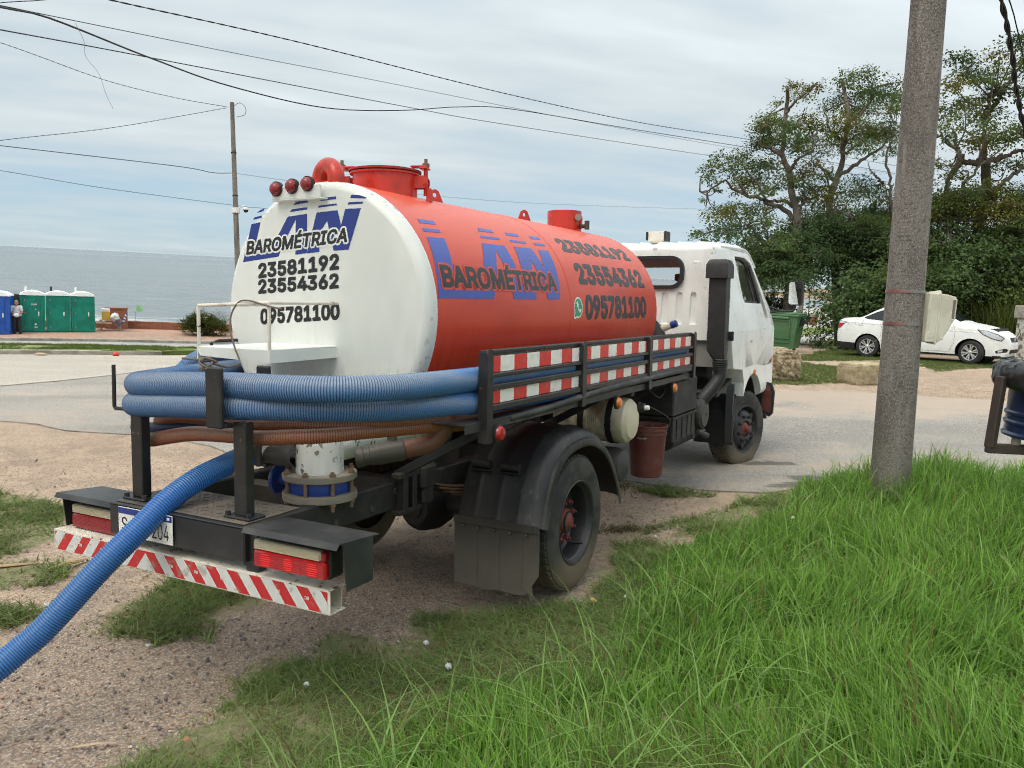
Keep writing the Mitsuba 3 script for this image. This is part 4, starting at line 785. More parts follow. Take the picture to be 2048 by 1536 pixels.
# cab
def hs(pts):
    """hull of small spheres: [(x, y, z, r)]"""
    s = []
    for x, y, z, r in pts:
        for e in (-1, 1): s.append(m3.Manifold.sphere(r, 32).translate((e * x, y, z)))
    return m3.Manifold.batch_hull(s)
def cab_shape(o=0.0):
    r = .075
    fx_ = lambda z: 1.0 - .130 * max(z - 1.45, 0) / .70
    lo = [(1.0 - o, 5.275 + o, .80 + o, r), (1.0 - o, 5.275 + o, 1.45, r), (fx_(2.20) - o, 5.315 + o, 2.20 - o, r), (fx_(2.255) - o, 6.30, 2.255 - o, r), (fx_(2.235) - o, 6.62 - o * .5, 2.235 - o, r),
          (fx_(1.62) - o, 7.38 - o, 1.62, r), (1.0 - o, 7.46 - o, 1.45, r), (1.0 - o, 7.46 - o, .80 + o, r), (.70, 7.54 - o, 1.55, r), (.70, 7.62 - o, 1.3, r), (.70, 7.60 - o, .85 + o, r), (.6, 6.78 - o, 2.225 - o, r)]
    return hs(lo)
outer = cab_shape()
def man_prism(pts, a, b, ax): return to_man(prism(pts, a, b, ax))
cut_rear = man_prism([(4.8, .5), (6.02, .5), (6.02, .93), (5.93, 1.07), (5.55, 1.10), (5.42, 1.38), (4.8, 1.38)], -1.3, 1.3, 'x')
warch = [(6.44 + .52 * math.cos(t), .50 + .50 * math.sin(t)) for t in np.linspace(-.6, PI + .6, 40)]
cut_arch = man_prism(warch, -1.3, 1.3, 'x')
body = outer - cut_rear - cut_arch
inner = cab_shape(.045).trim_by_plane((0, 0, 1), 1.12)
inner = inner - man_prism([(4.8, .5), (5.9, .5), (5.9, 1.15), (5.55, 1.18), (5.48, 1.45), (4.8, 1.45)], -1.3, 1.3, 'x')
shell = body - inner
winp = [(5.97, 2.195), (6.42, 2.20), (6.66, 2.155), (6.86, 1.99), (7.06, 1.77), (7.24, 1.55), (7.05, 1.55), (6.93, 1.73), (6.15, 1.735), (6.08, 1.78)]
winq = Polygon(winp).buffer(-.02).buffer(.02)
win_cut = to_man(prism(winq, .60, 1.3, 'x')); win_cut_l = to_man(mirror(prism(winq, .60, 1.3, 'x')))
rear_win = rrect(-.655, .655, 1.855, 2.155, .12)
ws = Polygon([(-.80, 1.66), (.80, 1.66), (.74, 2.13), (-.74, 2.13)]).buffer(-.05).buffer(.05)
shell = shell - win_cut - win_cut_l - to_man(prism(rear_win, 4.9, 5.6, 'y')) - to_man(prism(ws, 6.45, 7.9, 'y'))
# pressed panels in the back
for (xa, xb, za, zb, dd) in ((.715, .805, 1.85, 2.135, .010),):
    for e in (-1, 1):
        shell = shell + to_man(box(.09, .05, .27, (e * .775, 5.252, 1.99), .02))
ribs = []
for x in (-.755, -.62, -.48, -.34, -.20, -.06, .06, .20, .34, .48, .62, .755):
    shell = shell - to_man(hull([(x + a * .040, 5.15, z) for a in (-1, 1) for z in (1.51, 1.80)] + [(x + .040 * math.cos(t), 5.15, 1.80 + .040 * math.sin(t)) for t in np.linspace(0, PI, 9)] + [(x + a * .028, 5.247, z) for a in (-1, 1) for z in (1.53, 1.79)] + [(x + .028 * math.cos(t), 5.247, 1.79 + .028 * math.sin(t)) for t in np.linspace(0, PI, 9)]))
for x in np.arange(-.75, .76, .1875):
    shell = shell + to_man(hull([(x + a * .030, 5.33, 2.272) for a in (-1, 1)] + [(x + a * .012, 5.35, 2.300) for a in (-1, 1)] + [(x + a * .030, 6.4, 2.322) for a in (-1, 1)] + [(x + a * .012, 6.3, 2.350) for a in (-1, 1)] + [(x + a * .02, 5.27, 2.23) for a in (-1, 1)]))
# door, cut out of the shell with a narrow gap
doorp = Polygon([(5.83, 2.255), (5.93, 1.95), (6.03, 1.62), (6.045, 1.08), (6.42, 1.09), (6.62, 1.09), (6.86, 1.05), (7.40, 1.05), (7.41, 1.50), (7.20, 1.80), (6.94, 2.11), (6.70, 2.24), (6.44, 2.265)]).buffer(-.02).buffer(.02)
dz = to_man(prism(doorp, .80, 1.4, 'x')); dzi = to_man(prism(doorp.buffer(-.006), .80, 1.4, 'x'))
door = shell ^ dzi; shell = shell - dz
dl = to_man(mirror(tm(dz))); dli = to_man(mirror(tm(dzi))); door_l = shell ^ dli; shell = shell - dl
P('cab', tm(shell), 'm_cab', 28, 'white truck cab with dents and scratches')
P('cab__door', tm(door), 'm_cab', 28, 'white right cab door'); P('cab__door', tm(door_l), 'm_cab', 28)
P('cab__lining', cat(tm(cab_shape(.050).trim_by_plane((0, 0, 1), 1.13) - cab_shape(.065).trim_by_plane((0, 0, 1), 1.16) - win_cut - win_cut_l - to_man(prism(rear_win, 4.9, 5.7, 'y')) - to_man(prism(ws, 6.3, 7.9, 'y')))), 'm_interior', 30)
def frame_mesh(poly, w, a, b, ax):
    return prism(poly.buffer(.004).difference(poly.buffer(-w)), a, b, ax)
P('cab__window_seal', frame_mesh(rear_win, .030, 5.185, 5.26, 'y'), 'm_rubber', False)
P('cab__rear_window', sheet(rear_win.buffer(-.02), lambda u, v: np.stack([u, np.full_like(u, 5.235), v], 1), 1), 'm_glass')
def side_x(y, z): return .930 + np.clip((2.165 - z) / .62, 0, 1.2) * .085 - np.clip((y - 6.5), 0, 1) * .01
for s in (1, -1):
    def sh(off): return lambda u, v: np.stack([s * (side_x(u, v) + off), u, v], 1)
    P('cab__window_seal', cat(sheet(winq.buffer(.002).difference(winq.buffer(-.024)), sh(-.006), .05, s < 0), sheet(winq.buffer(.004).difference(winq.buffer(-.026)), sh(-.05), .05, s < 0),
       bar((s * .935, 6.66, 2.12), (s * .99, 7.0, 1.74), .02, .045)), 'm_rubber')
    P('cab__side_window', sheet(winq.buffer(-.01), sh(-.025), .3, s < 0), 'm_glass')
P('cab__windscreen', prism(ws.buffer(.02), 0, .001, 'y').apply_transform(np.array([[1, 0, 0, 0], [0, 1, -1.22, 9.33], [0, 0, 1, 0], [0, 0, 0, 1.0]])), 'm_glass')
rad = math.radians
P('cab__seat', cat(boxe(.18, .75, 5.75, 6.25, 1.15, 1.35, .05), boxe(.18, .75, 5.55, 5.72, 1.30, 1.83, .05), boxe(-.78, .05, 5.75, 6.25, 1.15, 1.35, .05), boxe(-.78, .05, 5.55, 5.72, 1.30, 1.83, .05)), 'm_interior', 30)
P('cab__dashboard', boxe(-.85, .85, 6.85, 7.2, 1.20, 1.62, .06), 'm_interior', 30)
wh = trimesh.creation.torus(.20, .014, 32, 10); wh.apply_transform(M4(R3('x', 35), (-.42, 6.68, 1.66)))
P('cab__steering_wheel', cat(wh, cyl((-.42, 6.68, 1.66), (-.42, 6.9, 1.5), .03, 10)), 'm_rubber', 30)
P('cab__rear_view_mirror', boxe(.10, .32, 6.72, 6.75, 1.97, 2.05, .012), 'm_rubber')
P('cab__sticker', sheet(rrect(6.60, 6.84, 1.77, 1.92, .005), lambda u, v: np.stack([np.full_like(u, -.93), u, v], 1), 1), 'm_sticker_orange', False, 'orange sticker on the far window')
nd = text_fit('8', 6.135, 6.215, 2.025, .075).union(Point(6.175, 2.063).buffer(.075).difference(Point(6.175, 2.063).buffer(.066)))
P('cab__window_number', sheet(affinity.scale(nd, -1, 1, origin=(6.175, 2.06)) if False else nd, lambda u, v: np.stack([side_x(u, v) - .0235, u, v], 1), 1), 'm_white_print', False, 'white number 8 in a ring on the door window')
P('cab__door_handle', cat(boxe(1.055, 1.082, 6.22, 6.30, 1.325, 1.36, .006), boxe(1.05, 1.066, 6.20, 6.32, 1.31, 1.375, .004), cyl((1.055, 6.27, 1.245), (1.068, 6.27, 1.245), .013, 12)), 'm_chrome', 30)
P('cab__drip_rail', tube(spline([(.918, 5.50, 2.262), (.925, 5.85, 2.272), (.925, 6.4, 2.285), (.925, 6.66, 2.252), (.945, 6.90, 2.12)], 30), .010, 8), 'm_cab', True)
P('cab__indicator', boxe(1.070, 1.09, 6.44, 6.52, .985, 1.035, .008), 'm_lamp_amber', 30)
P('cab__indicator', boxe(1.02, 1.075, 7.40, 7.52, 1.02, 1.16, .02), 'm_lamp_amber', 30)
P('cab__sill', cat(boxe(-.93, .93, 5.28, 5.36, 1.30, 1.385, .01), boxe(.30, .99, 5.45, 5.50, 1.02, 1.10, .01)), 'm_cab', 30)
P('cab__mirror_arm', tube(spline([(1.03, 7.36, 1.63), (1.12, 7.35, 1.645), (1.25, 7.34, 1.65), (1.305, 7.34, 1.67), (1.315, 7.34, 1.74)], 24), .014, 10), 'm_rubber', True)
P('cab__mirror_arm', tube([(1.03, 7.35, 1.70), (1.16, 7.345, 1.66)], .008, 8), 'm_rubber')
P('cab__mirror', prism(rrect(1.235, 1.395, 1.715, 1.99, .035), 7.32, 7.38, 'y'), 'm_plastic_black', False, 'black door mirror on an arm')
P('cab__mirror_glass', prism(rrect(1.246, 1.378, 1.728, 1.978, .03), 7.314, 7.3195, 'y'), 'm_mirror')
P('cab__mudflap', cat(boxe(1.0, 1.10, 7.10, 7.14, .44, .50, .01), prism([(.98, .52), (1.12, .46), (1.155, .50), (1.165, .74), (1.13, .84), (1.02, .86)], 7.16, 7.21, 'y')), 'm_plastic_black', 30)
P('cab__mudflap', prism([(1.03, .53), (1.115, .50), (1.135, .52), (1.14, .73), (1.115, .81), (1.04, .82)], 7.145, 7.158, 'y'), 'm_bucket')
P('cab__bumper', cat(boxe(-1.02, 1.02, 7.42, 7.62, .48, .80, .05)), 'm_plastic_black', 30)
P('cab__mudguard', cat(prism(Polygon(warch).buffer(.01).difference(Polygon(warch).buffer(-.012)).intersection(sbox(5.9, .30, 7.2, 1.2)), .60, 1.005, 'x'), hull([(1.0, 5.93 + .04 * math.sin(t), .62 + .30 * math.cos(t)) for t in np.linspace(0, 2 * PI, 14)] + [(.94, 5.90 + .05 * math.sin(t), .62 + .32 * math.cos(t)) for t in np.linspace(0, 2 * PI, 14)])), 'm_plastic_black', 35)
P('cab__beacon', cat(boxe(.175, .345, 5.56, 5.62, 2.325, 2.42, .006), boxe(.20, .32, 5.58, 5.72, 2.31, 2.34, .004)), 'm_bumper', False, 'chipped cream metal box on the cab roof')
P('cab__beacon_end', boxe(.345, .362, 5.54, 5.70, 2.325, 2.425, .008), 'm_rubber'); P('cab__beacon_end', boxe(.160, .175, 5.54, 5.70, 2.335, 2.42, .006), 'm_rubber')
P('engine', cat(boxe(-.45, .45, 4.75, 5.3, .60, 1.15, .05), boxe(-.9, .9, 5.35, 5.6, 1.0, 1.15, .03), boxe(.45, .95, 5.3, 5.75, .86, .90, .02), hull([(x, y, z) for x in (.50, .98) for y, z in ((5.35, .88), (5.9, .98), (5.9, .94), (5.35, .84))])), 'm_chassis', 30)
P('cab_mount', cat(boxe(.55, .58, 4.62, 4.68, 1.05, 1.42, .006), tube(spline([(.60, 4.7, 1.36), (.62, 4.68, 1.22), (.60, 4.7, 1.12), (.55, 4.72, 1.05)], 14), .022, 10)), 'm_bumper', 30)
P('exhaust', cyl((.62, 4.9, .45), (.62, 5.9, .45), .09, 16), 'm_chassis', 40); P('fuel_tank', cyl((-.6, 3.0, .55), (-.6, 4.2, .55), .18, 20), 'm_chassis', 40)
P('spare_tyre', trimesh.creation.torus(.30, .10, 40, 16).apply_transform(M4(R3('x', 90), (.30, 4.68, 1.28))), 'm_tyre', True)
P('wiring', tube(spline([(.95, 3.45, 1.07), (.97, 3.62, 1.0), (.97, 3.75, 1.03), (.96, 3.8, 1.09)], 16), .004, 6), 'm_rubber'); P('wiring', tube(spline([(.9, 1.1, 1.0), (.85, 1.8, 1.06), (.8, 2.6, 1.04)], 12), .006, 6), 'm_rubber')

# hoses carried by the truck: each is a thing of its own
def hose_mesh(path, r, pitch=.0108, n=22, depth=.0030, cap=True):
    s = spline(path, 200); L = np.linalg.norm(np.diff(s, axis=0), axis=1).sum(); k = int(L / pitch * 4) + 2
    s = spline(path, k); ph = np.arange(k) % 4; rr = r - depth * np.array([0, .35, 1.0, .35])[ph]
    m = tube(s, rr, n, cap); u = np.repeat(np.arange(k) * (pitch / 4) + .0062, n); th = np.tile(np.arange(n) / n, k)
    if cap: u = np.r_[u, 0, L]; th = np.r_[th, 0, 0]
    return m, np.stack([u, th], 1)
def hose_thing(base, label, path, r, mt, group=None, **kw):
    k = thing(base, label, 'hose', group); m, uv = hose_mesh(path, r, **kw); m.apply_transform(TM)
    scene[k] = mikit.ply(m, mt, True, uv=uv); return k
zu, zl = 1.336, 1.246
hose_thing('suction_hose', 'dusty blue ribbed hose wrapped round the tank rear, upper one', [(.93, 4.30, 1.335), (.93, 3.0, 1.330), (.93, 2.0, 1.330), (.93, 1.15, zu), (.912, .78, zu), (.868, .44, zu), (.76, .245, zu), (.585, .14, zu), (.27, .078, zu), (0, .068, 1.325), (-.25, .07, 1.310), (-.36, .10, 1.303), (-.43, .19, 1.30), (-.49, .36, 1.30), (-.58, .65, 1.30), (-.74, 1.1, 1.29), (-.86, 1.6, 1.27), (-.90, 2.2, 1.23), (-.90, 4.1, 1.22)], .0565, 'm_hose_blue')
hose_thing('suction_hose', 'dusty blue ribbed hose wrapped round the tank rear, lower one', [(.93, 4.25, 1.20), (.94, 3.0, 1.205), (.945, 2.1, 1.205), (.93, 1.15, 1.215), (.89, .78, zl - .015), (.80, .52, zl - .012), (.685, .33, zl - .005), (.525, .20, zl), (.263, .080, zl), (0, .068, 1.235), (-.27, .068, 1.218), (-.38, .10, 1.210), (-.455, .20, 1.20), (-.50, .36, 1.195), (-.56, .65, 1.18), (-.70, 1.1, 1.16), (-.75, 1.6, 1.10)], .0565, 'm_hose_blue')
hose_thing('suction_hose', 'blue ribbed hose bent out beyond the left corner of the tank', [(-.93, 4.2, 1.36), (-.93, 2.8, 1.37), (-.94, 2.0, 1.38), (-1.0, 1.45, 1.375), (-1.13, 1.20, 1.345), (-1.24, 1.13, 1.27), (-1.20, 1.05, 1.20), (-1.05, .98, 1.17), (-.90, 1.2, 1.16), (-.86, 1.7, 1.15)], .0565, 'm_hose_blue')
hose_thing('suction_hose', 'clean bright blue ribbed hose running from the outlet down to the left', [(.045, .47, .972), (-.03, .43, .948), (-.060, .34, .920), (-.050, .16, .884), (-.065, .01, .815), (-.085, -.10, .730), (-.120, -.20, .640), (-.160, -.29, .548), (-.240, -.45, .366), (-.280, -.53, .297), (-.305, -.62, .240), (-.36, -.78, .155), (-.52, -1.0, .085), (-.9, -1.35, .06), (-1.6, -1.9, .055), (-2.6, -2.6, .05)], .0535, 'm_hose_clean')
hose_thing('suction_hose', 'orange brown ribbed hose below the blue coil, lower one', [(-.62, .90, 1.0), (-.50, .50, 1.01), (-.41, .24, 1.025), (-.335, .17, 1.041), (-.083, .15, 1.090), (.116, .16, 1.102), (.298, .18, 1.102), (.455, .22, 1.115), (.573, .30, 1.121), (.68, .46, 1.128), (.80, .80, 1.12), (.86, 1.3, 1.08)], .034, 'm_hose_orange', depth=.0022)
hose_thing('suction_hose', 'orange brown ribbed hose below the blue coil, upper one', [(-.72, .62, 1.0), (-.58, .42, 1.06), (-.448, .30, 1.111), (-.24, .25, 1.147), (.008, .24, 1.152), (.239, .23, 1.150), (.409, .27, 1.161), (.547, .33, 1.163), (.66, .45, 1.160), (.76, .65, 1.158), (.86, 1.1, 1.13)], .034, 'm_hose_orange', depth=.0022)
hose_thing('suction_hose', 'dark navy hose end between the two orange brown hoses', [(-.80, .42, 1.03), (-.60, .32, 1.055), (-.446, .28, 1.072), (-.191, .29, 1.098), (.1, .36, 1.10), (.3, .46, 1.11)], .026, 'm_hose_dark')
# rope, jerry can, bucket
mat('m_rope', (.15, .125, .10), .9)
rope = thing('rope', 'thin grey rope hung over the white railing and knotted to the rack', 'rope')
rp = [(.18, .46, 1.655), (.11, .44, 1.668), (.0, .44, 1.690), (-.08, .45, 1.682), (-.12, .44, 1.62), (-.115, .43, 1.54), (-.075, .42, 1.46), (-.03, .40, 1.40), (.0, .30, 1.385)]
kn = [(.07 + .026 * math.sin(5 * t) * math.cos(t * 2), .12 + .03 * math.cos(3 * t), 1.415 + .026 * math.sin(2 * t)) for t in np.linspace(0, 6.5, 60)]
put(rope, cat(tube(spline(rp, 60), .0042, 8), tube(spline([(.0, .30, 1.385), (.05, .2, 1.405)] + kn + [(-.06, .10, 1.435)], 140), .005, 8)), 'm_rope', True, TM)
jc = thing('jerry_can', 'cream plastic can with a blue capped spout behind the tank', 'jerry can')
put(jc + '__body', cat(boxe(.30, .60, 4.60, 4.78, 1.20, 1.50, .04), hull([(.56, 4.65, 1.47), (.56, 4.72, 1.47), (.60, 4.65, 1.42), (.60, 4.72, 1.42), (.57, 4.65, 1.60), (.54, 4.65, 1.60), (.54, 4.70, 1.60)])), 'm_drum_clean', 30, TM)
put(jc + '__spout', tube([(.56, 4.69, 1.46), (.64, 4.69, 1.492), (.72, 4.69, 1.525)], [.034, .030, .028], 18), 'm_drum_clean', 40, TM)
put(jc + '__cap', tube([(.715, 4.69, 1.523), (.765, 4.69, 1.543)], [.033, .031], 18), 'm_blue_valve', 40, TM)
mat('m_drum_clean', (0.66, 0.60, 0.46), 0.4)
bk = thing('bucket', 'faded dark red bucket hanging from the white drum', 'bucket')
bc = (.93, 3.50, 0)
put(bk + '__body', lathe([(0, .42), (.112, .42), (.118, .43), (.140, .735), (.146, .737), (.147, .747), (.142, .749), (.143, .765), (.149, .767), (.150, .777), (.145, .779), (.147, .798), (.151, .80), (.150, .806), (.143, .806), (.115, .44), (0, .44)], 40, 'z', bc), 'm_bucket', 30, TM)
put(bk + '__handle', tube(spline([(bc[0] + .15, bc[1], .775), (bc[0] + .17, bc[1] - .01, .86), (bc[0] + .10, DY + .25, .965), (bc[0] + .09, DY + .12, .975)], 20), .004, 6), 'm_grease', True, TM)
WIRES = [('twisted black power cable, highest of the cables over the tank', 0.02, [[-6.18, 11.57, 5.33], [-6.34, 13.12, 5.64], [-4.69, 17.76, 6.32], [-0.42, 24.9, 6.94], [4.32, 31.02, 7.43], [9.77, 37.17, 8.07], [14.26, 41.24, 8.31], [20.41, 46.32, 8.58]]), ('thin cable second from the top over the tank, with dry tendrils', 0.01, [[-6.41, 9.44, 4.56], [-6.39, 10.48, 4.76], [-6.3, 12.03, 5.03], [-5.36, 16.67, 5.75], [-3.67, 20.78, 6.29], [-0.42, 25.89, 6.78], [3.73, 32.03, 7.37], [10.07, 38.13, 7.74], [20.16, 46.25, 8.11]]), ('thick black cable sagging deepest over the tank', 0.022, [[-6.3, 9.45, 4.63], [-6.39, 10.48, 4.74], [-6.36, 11.51, 4.91], [-6.15, 14.05, 5.04], [-5.72, 16.59, 5.16], [-4.6, 19.65, 5.39], [-3.33, 22.75, 5.97], [-1.99, 25.88, 6.72], [-0.45, 27.96, 7.12], [3.85, 33.06, 7.59], [10.89, 39.17, 7.97], [20.16, 46.27, 8.19]]), ('long thin cable third across the sky, ending low in the trees', 0.015, [[-6.4, 9.41, 4.3], [-6.38, 10.44, 4.47], [-6.38, 14.57, 5.16], [-3.07, 22.77, 6.06], [-0.41, 26.85, 6.42], [8.82, 37.05, 7.23], [18.39, 45.21, 7.85]]), ('short cable piece in the top left corner of the sky', 0.01, [[-6.56, 9.42, 4.37], [-6.39, 10.48, 4.79], [-6.21, 11.12, 5.03], [-5.82, 11.77, 5.34]]), ('thin twisted cable sloping down to the far pole top', 0.022, [[-19.73, 27.18, 8.82], [-19.75, 32.3, 9.39], [-18.3, 37.32, 9.22], [-16.5, 40.35, 9.18], [-14.8, 42.58, 9.26]]), ('thin twisted cable rising to the far pole top', 0.022, [[-23.59, 30.66, 4.75], [-21.45, 34.89, 6.15], [-18.86, 39.11, 7.49], [-14.87, 42.57, 9.21]]), ('cable fixed to the middle of the far pole', 0.028, [[-23.64, 30.8, 5.75], [-21.44, 34.86, 5.94], [-16.33, 39.91, 6.0], [-15.12, 41.42, 5.93], [-14.34, 42.14, 6.03]]), ('thin cable running from the middle of the far pole behind the tank', 0.014, [[-14.34, 42.14, 6.03], [-12.43, 44.97, 6.06], [-11.19, 47.01, 6.21], [-6.04, 53.08, 6.35], [2.08, 61.22, 6.85], [17.2, 71.46, 7.92]]), ('lowest thin cable on the left, crossing the far pole', 0.018, [[-23.6, 30.69, 4.98], [-21.39, 34.72, 4.93], [-19.04, 38.22, 4.71], [-14.18, 41.92, 4.44], [-13.25, 42.93, 4.44], [-10.63, 44.75, 4.47]])]
